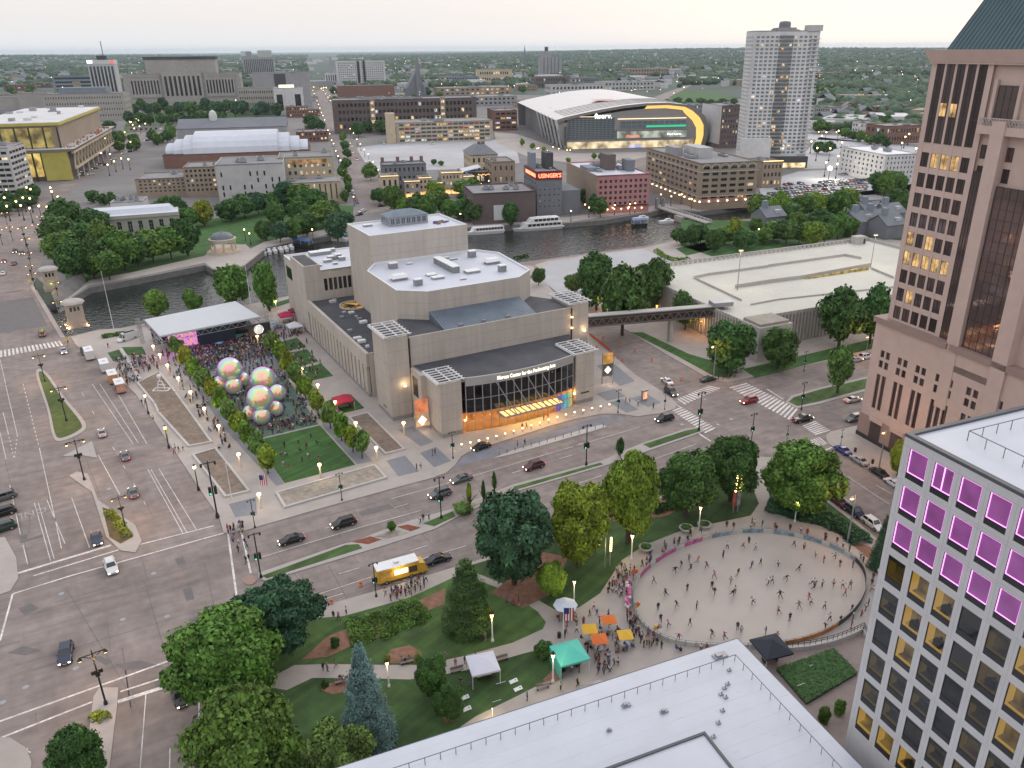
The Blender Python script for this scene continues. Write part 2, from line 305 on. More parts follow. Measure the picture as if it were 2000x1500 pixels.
sheet('rink_surround',[[(1087,1200),(1130,1192),(1175,1165),(1195,1130),(1217,1098),(1262,1068),(1342,1037),(1420,1021),(1466,1011),(1484,985),(1472,958),(1490,930),(1500,960),(1510,1005),(1560,1018),(1640,1043),(1692,1085),(1722,1140),(1720,1232),(1690,1240),(1540,1272),(1400,1330),(1130,1340),(1110,1315),(1080,1290),(1082,1262),(1095,1225)]],.205,CONC,.06)
sheet('street_corner_pavement',[[(1612,852),(1622,844),(1690,828),(2300,690),(2600,1300),(1790,985),(1735,945),(1690,908),(1640,882),(1617,866)]],.15,CONC,.15)
ne_px=[(1150,592),(1190,612),(1215,640),(1300,692),(1392,744),(1420,747),(1700,688),(2300,560),(2300,400),(1700,396),(1480,428),(1370,440),(1352,455),(1312,472),(1258,485),(1160,497),(1072,509),(1045,518),(1090,575)]
sheet('block_pavement',[ne_px],.15,CONC,.15)
sheet('work_yard',[[(1045,535),(1075,512),(1255,486),(1312,512),(1290,555),(1130,590),(1085,570)]],.17,CONCLOT,.02)
sheet('block_lawn',[[(1232,650),(1256,650),(1345,692),(1425,716),(1436,728),(1425,739),(1395,736),(1318,694)],[(1450,722),(1700,664),(1760,655),(1760,668),(1475,738)],[(1320,486),(1385,472),(1402,486),(1340,500)],[(1330,430),(1480,432),(1700,398),(1760,420),(1760,470),(1670,462),(1400,505),(1330,480)]],.18,GRASSB,.03)
# plaza pieces
Zp=.175
sheet('event_lawn',[[(498,862),(625,832),(694,909),(556,945)]],Zp,GRASSB,.03)
sheet('event_turf',[[(420,775),(560,738),(622,830),(503,858)]],Zp+.004,TURF,.03)
sheet('paver_field',[[(372,690),(522,662),(562,735),(420,772)],[(628,831),(652,820),(728,902),(698,908)],[(340,700),(368,690),(500,862),(555,946),(540,950),(440,840)],[(530,676),(548,672),(650,815),(628,824)]],Zp,PAVER,.03)
sheet('paver_square',[[(778,841),(806,833),(846,864),(822,873)],[(820,886),(852,874),(881,901),(848,914)],[(755,901),(791,891),(818,922),(778,931)],[(1190,787),(1216,780),(1246,801),(1224,807)],[(1231,779),(1264,771),(1291,787),(1266,796)],[(1165,770),(1200,760),(1222,775),(1186,784)],[(1165,715),(1195,708),(1240,745),(1210,755)],[(447,986),(500,972),(502,1006),(460,1011)]],Zp,PAVER,.03)
sheet('small_lawn',[[(540,672),(580,660),(598,679),(553,688)],[(549,693),(600,683),(622,707),(585,717)],[(583,722),(627,711),(651,735),(610,744)],[(640,783),(685,771),(712,798),(672,808)],[(520,597),(570,583),(572,590),(522,606)],[(210,690),(234,683),(246,703),(222,707)],[(236,679),(278,678),(286,693),(250,695)]],Zp,GRASSB,.03)
def planter(pts,soil,label,h=.55):
    t=thing('planter',label,'planter',G(*pts[0]))
    P_=[G(*p) for p in pts]; c=sum(P_,Vector())/len(P_)
    mb=MB(); n=len(P_)
    for k in range(n):
        a,b=P_[k],P_[(k+1)%n]; d=(b-a); L=d.length; d.normalize(); nn=Vector((-d.y,d.x,0))
        if (c-a).dot(nn)<0: nn=-nn
        q=[a,b,b+nn*.5-d*.49,a+nn*.5+d*.49]; mb.hexa([(p.x,p.y,.15) for p in q],[(p.x,p.y,h) for p in q])
    o=mb.build('wall',CONCP,t); o.matrix_parent_inverse=Matrix.Translation(-t.location)
    mb=MB(); mb.poly([(p.x+(c-p).normalized().x*.3,p.y+(c-p).normalized().y*.3,h-.12) for p in P_]); o=mb.build('soil',soil,t); o.matrix_parent_inverse=Matrix.Translation(-t.location)
planter([(267,750),(312,727),(345,768),(416,866),(368,875),(308,808),(300,790)],SOIL,'long bare soil planter beside the wide avenue pavement')
planter([(375,891),(423,877),(490,962),(440,974)],SOIL,'bare soil planter with flagpole nearest the street corner')
planter([(538,965),(733,910),(757,936),(556,995)],SOILG,'long sandy planter between the event lawn and the street')
planter([(680,818),(720,808),(792,880),(752,890)],SOIL,'soil planter between the tree row and the concrete theatre')
# medians (kerb ring + top)
def island(outer,inner,mat,label=None,spl=True,z=.15):
    sheet('traffic_island',[outer],z,KERB,.15,spl=spl)
    if inner: sheet('island_bed',[inner],z+.03,mat,.03,spl=spl)
island([(70,728),(90,727),(125,775),(166,825),(160,845),(120,862),(103,852),(92,800)],[(76,733),(88,732),(122,780),(158,826),(153,842),(121,856),(108,848),(97,800)],M('grass_median',(.07,.1,.02),.95,.3,.5,.5,big=.3))
sheet('traffic_island',[[(122,892),(180,862),(190,895),(160,890)],[(135,930),(150,922),(172,926),(192,978),(225,1000),(264,1026),(277,1058),(265,1080),(236,1076),(208,1050),(194,1005),(180,962)]],.15,KERB,.15)
sheet('island_bed',[[(200,992),(222,1000),(260,1050),(236,1063),(214,1050)]],.19,M('flower_soil',(.09,.07,.03),.95,.35,1.2,.5),.04)
sheet('traffic_island',[[(183,1362),(194,1344),(231,1344),(229,1380),(212,1520),(160,1540)]],.15,KERB,.15)
sheet('traffic_island',[[(505,1130),(505,1120),(675,1062),(690,1060),(728,1044),(800,1018),(890,993),(1000,948),(1176,900),(1250,868),(1340,838),(1372,834),(1374,844),(1270,880),(1180,911),(1000,963),(905,1004),(850,1034),(745,1068),(520,1136)]],.15,KERB,.15)
for q in ([(512,1126),(675,1066),(700,1064),(708,1072),(522,1131)],[(826,1024),(884,1000),(890,1010),(848,1029)],[(1003,952),(1172,905),(1178,908),(1003,959)],[(1256,869),(1340,842),(1366,837),(1368,843),(1270,876)]): sheet('island_lawn',[q],.19,GRASS,.04)
sheet('island_mulch',[[(688,1060),(723,1049),(745,1055),(720,1064)],[(776,1030),(796,1026),(822,1032),(802,1039)]],.2,M('red_mulch',(.2,.06,.035),.95,.25,1.2,.5),.04)
sheet('island_gravel',[[(730,1050),(770,1036),(798,1042),(760,1052)],[(892,996),(1000,952),(1000,958),(900,1003)]],.19,SOILG,.04)
sheet('traffic_island',[[(475,1131),(486,1125),(498,1127),(501,1136),(490,1143),(478,1140)]],.15,M('red_paver',(.3,.2,.17),.85,.1,1.),.15,spl=True)
island([(1534,786),(1545,774),(1600,758),(1690,737),(1760,722),(1760,745),(1600,790),(1556,798)],[(1540,786),(1550,777),(1600,762),(1690,741),(1758,727),(1758,741),(1600,785),(1558,794)],GRASS,spl=False)
sheet('street_corner_pavement',[[(-80,1060),(10,1050),(32,1090),(36,1130),(20,1155),(-80,1190)],[(-200,1330+100),(20,1442),(52,1462),(62,1490),(50,1600),(-200,1600)]],.15,CONC,.15)
# bridge on the avenue
bt=thing('road_bridge','wide road bridge with dark steel deck crossing the river','bridge',G(60,600))
def wobj(name,mb,mat,par):
    o=mb.build(name,mat,par); o.matrix_parent_inverse=Matrix.Translation(-par.location); return o
mb=MB(); mb.prism([G(58,545),G(74,570),G(128,660),G(-700,800),G(-500,600)],-1.2,.02); wobj('deck',mb,ASPH,bt)
mb=MB(); mb.prism([G(65,580),G(93,637),G(-300,692),G(-200,620)],0,.035); wobj('steel_deck',mb,ASPH2,bt)
mb=MB(); mb.prism([G(64,557),G(74,570),G(128,660),G(118,660),G(66,572),G(58,559)],0,.2); wobj('footway',mb,CONC,bt)
mb=MB()
a,b2=G(74,570),G(126,656); n=22
for k in range(n+1):
    p=a.lerp(b2,k/n); mb.bar((p.x,p.y,.2),(p.x,p.y,1.3),.05)
mb.bar((a.x,a.y,1.3),(b2.x,b2.y,1.3),.06); mb.bar((a.x,a.y,.75),(b2.x,b2.y,.75),.04); wobj('railing',mb,METAL,bt)
# ---------------------------------------------------------------- painted markings
mk=MB(); ZM=.03
def line(a,b,w=.16,mb=None,z=ZM):
    a=G(*a); b=G(*b); d=(b-a).normalized(); n=Vector((-d.y,d.x,0))*w/2
    (mb or mk).poly([(p.x,p.y,z) for p in (a-n,b-n,b+n,a+n)])
def dashes(a,b,n,w=.15,duty=.35):
    for k in range(n):
        t0=k/n; t1=t0+duty/n
        line((a[0]+(b[0]-a[0])*t0,a[1]+(b[1]-a[1])*t0),(a[0]+(b[0]-a[0])*t1,a[1]+(b[1]-a[1])*t1),w)
def zebra(a0,a1,b0,b1,n,duty=.55):
    A0,A1,B0,B1=G(*a0),G(*a1),G(*b0),G(*b1)
    for k in range(n):
        t0,t1=k/n,(k+duty)/n
        mk.poly([(p.x,p.y,ZM) for p in (A0.lerp(A1,t0),A0.lerp(A1,t1),B0.lerp(B1,t1),B0.lerp(B1,t0))])
zebra((1424,757),(1545,822),(1458,748),(1562,800),17); zebra((1567,832),(1594,851),(1592,822),(1624,842),7)
zebra((1312,802),(1380,848),(1332,795),(1400,838),13); zebra((1322,780),(1385,752),(1338,790),(1410,757),12); zebra((1562,866),(1602,853),(1590,876),(1618,866),8)
zebra((0,685),(120,665),(0,698),(127,674),16); zebra((-60,571),(57,556),(-60,577),(57,561),10); zebra((0,529),(66,519),(0,533),(68,522),9)
for a,b,w in [((34,1120),(217,1065),.6),((65,1125),(232,1074),.32),((268,1065),(417,1027),.32),((25,1160),(137,1125),.32),((137,1125),(445,1039),.32),((445,1039),(463,1170),.35),((471,1037),(490,1120),.35),((25,1160),(0,1252),.3),
 ((0,1409),(375,1275),.34),((0,1442),(180,1371),.34),((235,1351),(332,1320),.34),((230,1371),(327,1340),.7),((285,1357),(274,1500),.13),((389,1372),(388,1412),.2),((332,1462),(331,1530),.13),
 ((180,750),(260,867),.13),((195,750),(270,865),.13),((226,762),(287,867),.13),((289,917),(357,1041),.13),((295,917),(365,1040),.13),((310,915),(384,1035),.13),((192,889),(234,966),.15),
 ((77,875),(120,1071),.13),((92,977),(127,1062),.13),((67,982),(99,1096),.12),((75,982),(106,1092),.12),((140,972),(175,1070),.13),((19,947),(40,1044),.13),((45,1064),(54,1102),.13),((11,752),(34,850),.13),((6,805),(16,846),.13),((0,845),(12,897),.13),((0,702),(11,750),.13),
 ((512,1088),(700,1031),.14),((700,1031),(822,997),.14),((765,974),(867,946),.14),((635,1032),(655,1026),.13),((769,992),(797,984),.13),((867,946),(1250,834),.13),((1115,874),(1137,866),.13),((1092,896),(1117,889),.13),((1000,924),(1060,907),.13),((1272,899),(1360,867),.13),((1112,950),(1175,929),.13),
 ((662,1121),(702,1109),.15),((802,1076),(835,1065),.15),((817,1094),(910,1066),.14),((612,1164),(725,1127),.14),((632,1171),(670,1159),.13),((1642,922),(1737,985),.13),((1607,881),(1625,874),.4),((1710,947),(1742,965),.13),((1635,962),(1700,1012),.13),((1365,847),(1388,862),.4),((1498,760),(1530,780),.4),((1330,796),(1290,772),.3),
 ((0,1420+28),(60,1470),.2),((52,1462),(56,1520),.25)]: line(a,b,w)
dashes((45,750),(76,872),16,.16,.5); dashes((160,767),(301,1015),7,.14,.18)
dashes((16,846),(28,898),7,.14,.4); dashes((34,850),(28,898),6,.14,.4)
dashes((770,400),(1,1),1,.01,.001) if False else None
for a,b,n in [((735,395),(640,215),26),((722,395),(634,215),26),((750,398),(648,215),26)]: dashes(a,b,n,.3,.5)
line((0,720),(18,716),.14); 
mk.build('lane_marking',PAINT)['kind']='structure'
o=ob('road_lettering',text_mesh('ONLY',2.6,'road_lettering',M('worn_paint',(.36,.33,.31),.8,.3,2.),.002)); o.location=G(52,1000)+Vector((0,0,.04)); o.rotation_euler=(0,0,math.radians(125.6+90)); o.scale=(1,1.35,1); o['kind']='structure'
pm=MB()
for q in ([(341,1092),(357,1087),(363,1098),(347,1104)],[(357,1151),(374,1147),(380,1170),(364,1174)],[(38,1048),(53,1044),(54,1053),(84,1043),(87,1048),(40,1062)],[(182,1285),(195,1281),(220,1292),(207,1300)],[(225,1298),(275,1290),(320,1303),(240,1308)],[(15,1275),(45,1262),(82,1270),(50,1280)],[(369,1210),(386,1205),(390,1214),(372,1220)],[(36,1188),(60,1178),(76,1188),(48,1202)],[(300,1330),(330,1322),(340,1345),(310,1352)],[(700,1000),(760,985),(770,992),(706,1008)]):
    pm.poly([(p.x,p.y,.022) for p in (G(*k) for k in q)])
pm.build('asphalt_patch',ASPH2)['kind']='structure'
mm=MB()
for x,y in [(240,1210),(326,1204),(50,1342),(148,1305),(5,1372),(200,1400),(213,955),(258,1032),(300,1120),(120,1160),(1402,829),(1428,819),(1377,780),(1332,829),(1345,700),(600,1090),(1650,960)]:
    p=G(x,y); mm.lathe([(.45,.012),(.4,.02)],(p.x,p.y,.01),12)
mm.build('manhole_cover',METALG)['kind']='structure'
# pavement joints on the plaza and in the road (recessed dark sealant lines)
jm=MB(); R_=random.Random(2)
for a,b in [((505,1023),(690,968)),((690,968),(842,928)),((520,1060),(600,1150)),((640,1010),(700,1100)),((760,975),(850,1070)),((880,945),(960,1010)),((1040,900),(1090,950)),((560,1075),(820,1000)),((300,800),(400,960)),((120,770),(230,1060)),((150,1100),(430,1020)),((130,1150),(280,1400)),((280,1130),(330,1300)),((60,1200),(400,1130)),((30,1300),(430,1180)),((220,880),(300,1010)),((400,1100),(430,1240)),((10,900),(60,1110))]:
    line(a,b,.11,jm,.016)
for k in range(60):
    a=G(R_.uniform(-50,1400),R_.uniform(880,1450)); 
    d=(ND if k%2 else WD)*R_.uniform(3,16); n_=Vector((-d.y,d.x,0)).normalized()*R_.uniform(.04,.08); jm.poly([(p.x,p.y,.0165) for p in (a-n_,a+d-n_,a+d+n_,a+n_)])
jm.build('road_joint',ASPH2)['kind']='structure'
# ================================================================ building kit
def litmat(name,col,st,scale=.6):
    """lit room behind a window: uneven warm light"""
    m,t,b=nodes(name); b.inputs['Base Color'].default_value=(.05,.03,.02,1); b.inputs['Roughness'].default_value=.2
    n=noise(t,scale,2); r=t.nodes.new('ShaderNodeMapRange'); r.inputs[1].default_value=.35; r.inputs[2].default_value=.7; r.inputs[3].default_value=st*.15; r.inputs[4].default_value=st
    t.links.new(n.outputs[0],r.inputs[0]); b.inputs['Emission Color'].default_value=(*col,1); t.links.new(r.outputs[0],b.inputs['Emission Strength']); m.cycles.emission_sampling='NONE'; return m
LITA=litmat('lit_window_amber',(1,.62,.25),1.0); LITB=litmat('lit_window_warm',(1,.78,.5),1.3); LITC=litmat('lit_window_pale',(.9,.95,1),.9)
GLASSB=glass('glass_blue',(.05,.07,.09)); GLASSBR=glass('glass_bronze',(.1,.07,.07),.05,.4); MATS['glass_bronze'].node_tree.nodes['Principled BSDF'].inputs['Metallic'].default_value=.45
FRAME=M('window_frame',(.2,.2,.21),.6,.05); FRAMEW=M('window_frame_white',(.55,.55,.55),.6,.05); FRAMED=M('window_frame_dark',(.03,.03,.032),.6,.05)
_WM={}
def win_mesh(w,h,gm,fm,mc=1,mr=1,ft=.08,dep=.08):
    k=(round(w,2),round(h,2),gm.name,fm.name,mc,mr,ft)
    if k in _WM: return _WM[k]
    mb=MB(); x=w/2; z=h/2
    mb.poly([(-x,dep,-z),(x,dep,-z),(x,dep,z),(-x,dep,z)],1)
    for a in ((-x,-x+ft,-z,z),(x-ft,x,-z,z),(-x+ft,x-ft,-z,-z+ft),(-x+ft,x-ft,z-ft,z)): mb.box(a[0],0,a[2],a[1],dep+.02,a[3],0)
    for i in range(1,mc): c=-x+w*i/mc; mb.box(c-ft*.35,.01,-z+ft,c+ft*.35,dep+.01,z-ft,0)
    for i in range(1,mr): c=-z+h*i/mr; mb.box(-x+ft,.012,c-ft*.3,x-ft,dep+.012,c+ft*.3,0)
    me=mb.mesh('window',[fm,gm]); _WM[k]=me; return me
def spans(L,n,frac,m0=None,m1=None):
    m0=L*.03 if m0 is None else m0; m1=m0 if m1 is None else m1; p=(L-m0-m1)/n; g=p*(1-frac)/2
    return [(m0+p*k+g,m0+p*(k+1)-g) for k in range(n)]
def facade(mb,o,ux,W,z0,z1,xs,zs,dep=.3,mi=0,mrev=None):
    """wall with real openings; outward is to the right of ux; returns the opening cells"""
    ux=Vector((ux[0],ux[1],0)).normalized(); n=Vector((-ux.y,ux.x,0)); o=Vector((o[0],o[1],0)); mrev=mi if mrev is None else mrev
    def P_(x,z,d=0): q=o+ux*x+n*d; return (q.x,q.y,z)
    def R(x0,x1,a,b): 
        if x1-x0>1e-4 and b-a>1e-4: mb.poly([P_(x0,a),P_(x1,a),P_(x1,b),P_(x0,b)],mi)
    zc=z0; cells=[]
    for a,b in zs:
        R(0,W,zc,a); xc=0
        for x0,x1 in xs:
            R(xc,x0,a,b); xc=x1
            for q in ([P_(x0,a),P_(x0,a,dep),P_(x0,b,dep),P_(x0,b)],[P_(x1,b),P_(x1,b,dep),P_(x1,a,dep),P_(x1,a)],[P_(x0,a),P_(x1,a),P_(x1,a,dep),P_(x0,a,dep)],[P_(x0,b,dep),P_(x1,b,dep),P_(x1,b),P_(x0,b)]): mb.poly(q,mrev)
            c=o+ux*((x0+x1)/2)+n*dep; cells.append((Vector((c.x,c.y,(a+b)/2)),x1-x0,b-a,math.atan2(ux.y,ux.x)))
        R(xc,W,a,b); zc=b
    R(0,W,zc,z1); return cells
def windows(par,cells,gm=None,fm=None,lit=.08,mc=2,mr=1,joined=False,ft=.08,rnd=None,name='window',lits=None):
    gm=gm or GLASSD; fm=fm or FRAME; rnd=rnd or RND; lits=lits or [LITA,LITB,LITB]
    if joined:
        mb=MB(); L=[gm,LITA,LITB,LITC]
        for c,w,h,a in cells:
            u=Vector((math.cos(a),math.sin(a),0))*w/2; z=Vector((0,0,h/2)); mi=0 if rnd.random()>lit else rnd.choice((1,2,2,3))
            mb.poly([c-u-z,c+u-z,c+u+z,c-u+z],mi)
        o=mb.build(name+'_panes',L,par); o['kind']='stuff'; return
    for c,w,h,a in cells:
        g=gm if rnd.random()>lit else rnd.choice(lits)
        o=ob(name,win_mesh(w,h,g,fm,mc,mr,ft),par,c+Vector((math.sin(a),-math.cos(a),0))*.06,a)
def roof_top(t,w,d,h,wall,roof,par=.7,units=3,rnd=None,x0=0,y0=0):
    mb=MB(); mb.poly([(x0,y0,h-par),(x0+w,y0,h-par),(x0+w,y0+d,h-par),(x0,y0+d,h-par)]); mb.build('roof',roof,t)
    k=.35; mb=MB()
    for a in ((x0,y0,x0+w,y0+k),(x0,y0+d-k,x0+w,y0+d),(x0,y0+k,x0+k,y0+d-k),(x0+w-k,y0+k,x0+w,y0+d-k)): mb.box(a[0],a[1],h-par-.1,a[2],a[3],h+.02)
    mb.build('parapet',wall,t)
    rnd=rnd or RND
    for i in range(units):
        ux=rnd.uniform(.12,.8)*w+x0; uy=rnd.uniform(.2,.75)*d+y0; a,b,c=rnd.uniform(.04,.1)*w+.8,rnd.uniform(.04,.12)*d+.8,rnd.uniform(1.2,2.6)
        mb=MB(); mb.box(ux,uy,h-par+.25,ux+a,uy+b,h-par+c); mb.box(ux+.1*a,uy+.1*b,h-par,ux+.9*a,uy+.9*b,h-par+.25,1); mb.box(ux+.2*a,uy+.2*b,h-par+c,ux+.8*a,uy+.8*b,h-par+c+.2,1)
        mb.build('roof_unit',[METALG,ROOFD],t)
def block(name,label,cat,xl,yt,yb,xr,dep,th=14,wall=None,roof=None,f=None,s=None,units=3,par=.7,lit=.1,joined=True,gm=None,fm=None,mc=2,mr=1,group=None,z0=None,rec=.25,sides='LR',back=0.,hmin=None):
    """building from its front near-side corner: xl,yb foot in the photo, yt its roof line, xr far end of the front. f,s=(bays,rows,wfrac,hfrac,zbase)"""
    o=G(xl,yb); dx,dy=D2(th); h=ZH(o,yt)
    w=solve_len(o,dx,h,xr); t=thing(name,label,cat,o,math.radians(th),group)
    mb=MB(); cells=[]
    def side(oo,u,L,sp):
        if not sp: mb_poly(oo,u,L); return
        nc,nr,wf,hf=sp[:4]; zb=sp[4] if len(sp)>4 else h*.06; zt=h-(sp[5] if len(sp)>5 else h*.05)
        cells.extend(facade(mb,oo,u,L,0,h,spans(L,nc,wf),[(a+zb,b+zb) for a,b in spans(zt-zb,nr,hf,0,0)],rec))
    def mb_poly(oo,u,L):
        oo=Vector((oo[0],oo[1],0)); u=Vector((u[0],u[1],0)); e=oo+u*L; mb.poly([oo,e,e+Vector((0,0,h)),oo+Vector((0,0,h))])
    side((0,0),(1,0),w,f); side((w,0),(0,1),dep,s if 'R' in sides else None); side((0,dep),(0,-1),dep,s if 'L' in sides else None); mb_poly((w,dep),(-1,0),w)
    mb.build('wall',wall,t)
    if cells: windows(t,cells,gm,fm,lit,mc,mr,joined or len(cells)>320)
    roof_top(t,w,dep,h,wall,roof or ROOFG,par,units)
    t['_h']=h; t['_w']=w; return t
def dims(t): return t['_w'],t['_h']
# ================================================================ the concrete theatre in the middle
CONM=M('travertine',(.46,.415,.365),.85,.1,1.1,0,stretch=(1,1,.07),big=.07); CONM2=M('travertine_base',(.27,.26,.255),.85,.08,.6)
LOBBYG=None
def clear_glass(name,col,mixf,rough=.05):
    m=bpy.data.materials.new(name); m.use_nodes=True; t=m.node_tree; t.nodes.clear()
    tr=t.nodes.new('ShaderNodeBsdfTransparent'); tr.inputs[0].default_value=(*col,1); gl=t.nodes.new('ShaderNodeBsdfGlossy'); gl.inputs['Roughness'].default_value=rough; gl.inputs[0].default_value=(.8,.85,.9,1)
    fr=t.nodes.new('ShaderNodeFresnel'); fr.inputs[0].default_value=1.5; ad=t.nodes.new('ShaderNodeMath'); ad.operation='ADD'; ad.inputs[1].default_value=mixf; ad.use_clamp=True
    mx=t.nodes.new('ShaderNodeMixShader'); o=t.nodes.new('ShaderNodeOutputMaterial'); t.links.new(fr.outputs[0],ad.inputs[0]); t.links.new(ad.outputs[0],mx.inputs[0]); t.links.new(tr.outputs[0],mx.inputs[1]); t.links.new(gl.outputs[0],mx.inputs[2]); t.links.new(mx.outputs[0],o.inputs[0]); MATS[name]=m; return m
GLCLR=clear_glass('clear_glass',(.75,.75,.72),.03); GLTINT=clear_glass('tinted_glass',(.5,.48,.4),.02); GLDARK=clear_glass('smoked_glass',(.28,.25,.25),.04)
o0=G(768,824); AN=math.radians(29.7)
T=thing('theatre','large pale concrete performing arts theatre with stepped white roofs by the river','theatre',o0,AN)
ROT=Matrix.Rotation(AN,4,'Z'); INV=(Matrix.Translation(o0)@ROT).inverted()
def loc(px,py,z): return INV@G(px,py,z)
mb=MB(); mb.prism([(2,10),(2,17.4),(.9,17.4),(.9,72.6),(57,72.6),(57,0),(6,0),(6,10)],0,11.9,0,1); mb.prism([(.0,17.2),(.0,72.6),(.9,72.6),(.9,17.4)],8.6,12.4); mb.prism([(0.9,17.2),(2.2,17.2),(2.2,17.6),(.9,17.6)],0,12.4)
mb.build('wing',[CONM,ROOFD],T)
for k in range(17):
    w0=18+k*3.2; mb=MB(); mb.box(.05,w0,.9,.85,w0+2.3,8.55); mb.build('wall_panel',CONM,T)
mb=MB(); mb.box(-.05,17.5,.0,.87,72,.88); mb.build('plinth',CONM2,T)
mb=MB(); mb.box(.86,17.6,.9,.895,72,8.55); mb.build('glazing',GLASSD,T)
def tower(n0,n1,w0,w1,h,name='tower',pl=True):
    mb=MB(); mb.box(n0,w0,1.25,n1,w1,h-.01,0); mb.box(n0+.5,w0+.5,h-.01,n1-.5,w1-.5,h+.01,2)
    if pl: mb.box(n0+.08,w0+.08,0,n1-.08,w1-.08,1.25,1)
    tw=mb.build(name,[CONM,CONM2,ROOFD],T)
    if h<23:
        mb=MB()
        for k in range(3): x=n0-.5+(n1-n0+1)*k/2; mb.box(x-.12,w0-.5,h+.25,x+.12,w1+.2,h+.5)
        for k in range(7): y=w0-.4+(w1-w0+.5)*k/6; mb.box(n0-.9,y-.09,h+.5,n1+.9,y+.09,h+.68)
        mb.box(n0-.9,w0-.5,h+.1,n0-.75,w1+.3,h+.3)
        for x in (n0+.3,n1-.3):
            for y in (w0+.3,w1-.3): mb.box(x-.1,y-.1,h,x+.1,y+.1,h+.26)
        mb.build('trellis',WHITE,tw)
    return tw
tower(0,5.3,0,10.5,21.8); tower(52.2,57.5,0,10.5,21.8); tower(6.7,12.1,-14.9,-6.5,13.9); tower(44.,49.6,-14.9,-6.5,13.9); tower(0,5.2,72.7,88.6,23.3,pl=False)
mb=MB(); mb.box(.6,74,22.8,4.8,84,23.33); mb.build('roof_hatch',ROOFD,T)
# upper foyer wall, flat dark roof, sloped metal roof
mb=MB(); mb.prism([(5.6,.0),(51.9,.0),(51.9,10),(48.3,15.6),(42,10.5),(15.5,10.5),(9,15.6),(5.6,11)],11.8,20.9,0,1); mb.box(5.6,-.02,20.9,51.9,.35,21.2); mb.build('upper_foyer',[CONM,ROOFD],T)
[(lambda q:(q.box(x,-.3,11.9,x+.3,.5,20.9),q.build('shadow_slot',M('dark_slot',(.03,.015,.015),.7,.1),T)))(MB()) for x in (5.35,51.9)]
METB=M('blue_metal_roof',(.14,.18,.22),.5,.18,.3,0,metal=.2,big=.2)
mb=MB(); A=(15.3,.35,21.0); B=(41.6,.35,21.0); C=(42,10.45,23.1); D=(15.4,10.45,23.1); mb.poly([A,B,C,D]); mb.poly([(15.3,.35,20.9),A,D,(15.4,10.45,20.9)]); mb.poly([B,(41.6,.35,20.9),(42,10.45,20.9),C])
for k in range(34): x=15.35+k*.79; mb.bar((x,.36,21.04),(x+.01,10.44,23.14),.045)
sl_=mb.build('metal_roof',METB,T)
for x in (19.5,26,33): mb=MB(); mb.box(x,1.2,21.1,x+1.2,1.7,21.7); mb.build('roof_vent',METALG,sl_)
# auditorium
OCT=[(9,15.6),(15.5,10.5),(42,10.5),(48.4,15.7),(50.6,38.5),(46,46),(14,46),(9.1,38.3)]
def shell(pts,z0,z1,name,par=.45):
    c=Vector((sum(p[0] for p in pts)/len(pts),sum(p[1] for p in pts)/len(pts)))
    mb=MB(); mb.prism(pts,z0,z1,0,cap=False); ins=[]
    n=len(pts)
    for k in range(n):
        p=Vector(pts[k]); a=(Vector(pts[k-1])-p).normalized(); b=(Vector(pts[(k+1)%n])-p).normalized(); d=(a+b).normalized(); 
        if d.dot(c-p)<0: d=-d
        ins.append(p+d*(.4/max(.3,abs(a.x*d.y-a.y*d.x))))
    for k in range(n):
        a,b=pts[k],pts[(k+1)%n]; e,f_=ins[(k+1)%n],ins[k]; mb.poly([(a[0],a[1],z1),(b[0],b[1],z1),(e[0],e[1],z1),(f_[0],f_[1],z1)],2); mb.poly([(f_[0],f_[1],z1),(e[0],e[1],z1),(e[0],e[1],z1-par),(f_[0],f_[1],z1-par)],2)
    mb.poly([(p[0],p[1],z1-par) for p in ins],1); return mb.build(name,[CONM,ROOFW,WHITE],T)
shell(OCT,11.9,28.5,'auditorium'); FLY=[(13.3,46.02),(44,46.02),(44,66.5),(13.3,66.5)]; shell(FLY,11.9,36.3,'fly_tower')
RW=[(.3,72.62),(57,72.62),(57,99),(.3,99)]
# river wing with a window strip
mb=MB(); cells=facade(mb,(5.2,72.62),(1,0),51,0,21.4,spans(24,15,.74,.6,.2),[(14.6,18.6)],.5); mb.poly([(.3,99,0),(.3,88.6,0),(.3,88.6,21.4),(.3,99,21.4)]); mb.poly([(57,72.62,0),(57,99,0),(57,99,21.4),(57,72.62,21.4)]); mb.poly([(57,99,0),(.3,99,0),(.3,99,21.4),(57,99,21.4)])
mb.build('river_wing',CONM,T); windows(T,cells,GLASSD,FRAMED,0,1)
mb=MB(); mb.poly([(.5,72.8,21.1),(56.8,72.8,21.1),(56.8,98.8,21.1),(.5,98.8,21.1)]); mb.build('white_roof',ROOFW,T)
mb=MB(); 
for a in ((5.2,72.62,57,73),(.3,98.6,57,99),(.3,88.6,.7,98.6)): mb.box(a[0],a[1],20.9,a[2],a[3],21.5)
mb.build('parapet',WHITE,T)
mb=MB(); mb.box(.26,90,14.6,.29,97,18.6); mb.build('window',GLASSD,T)
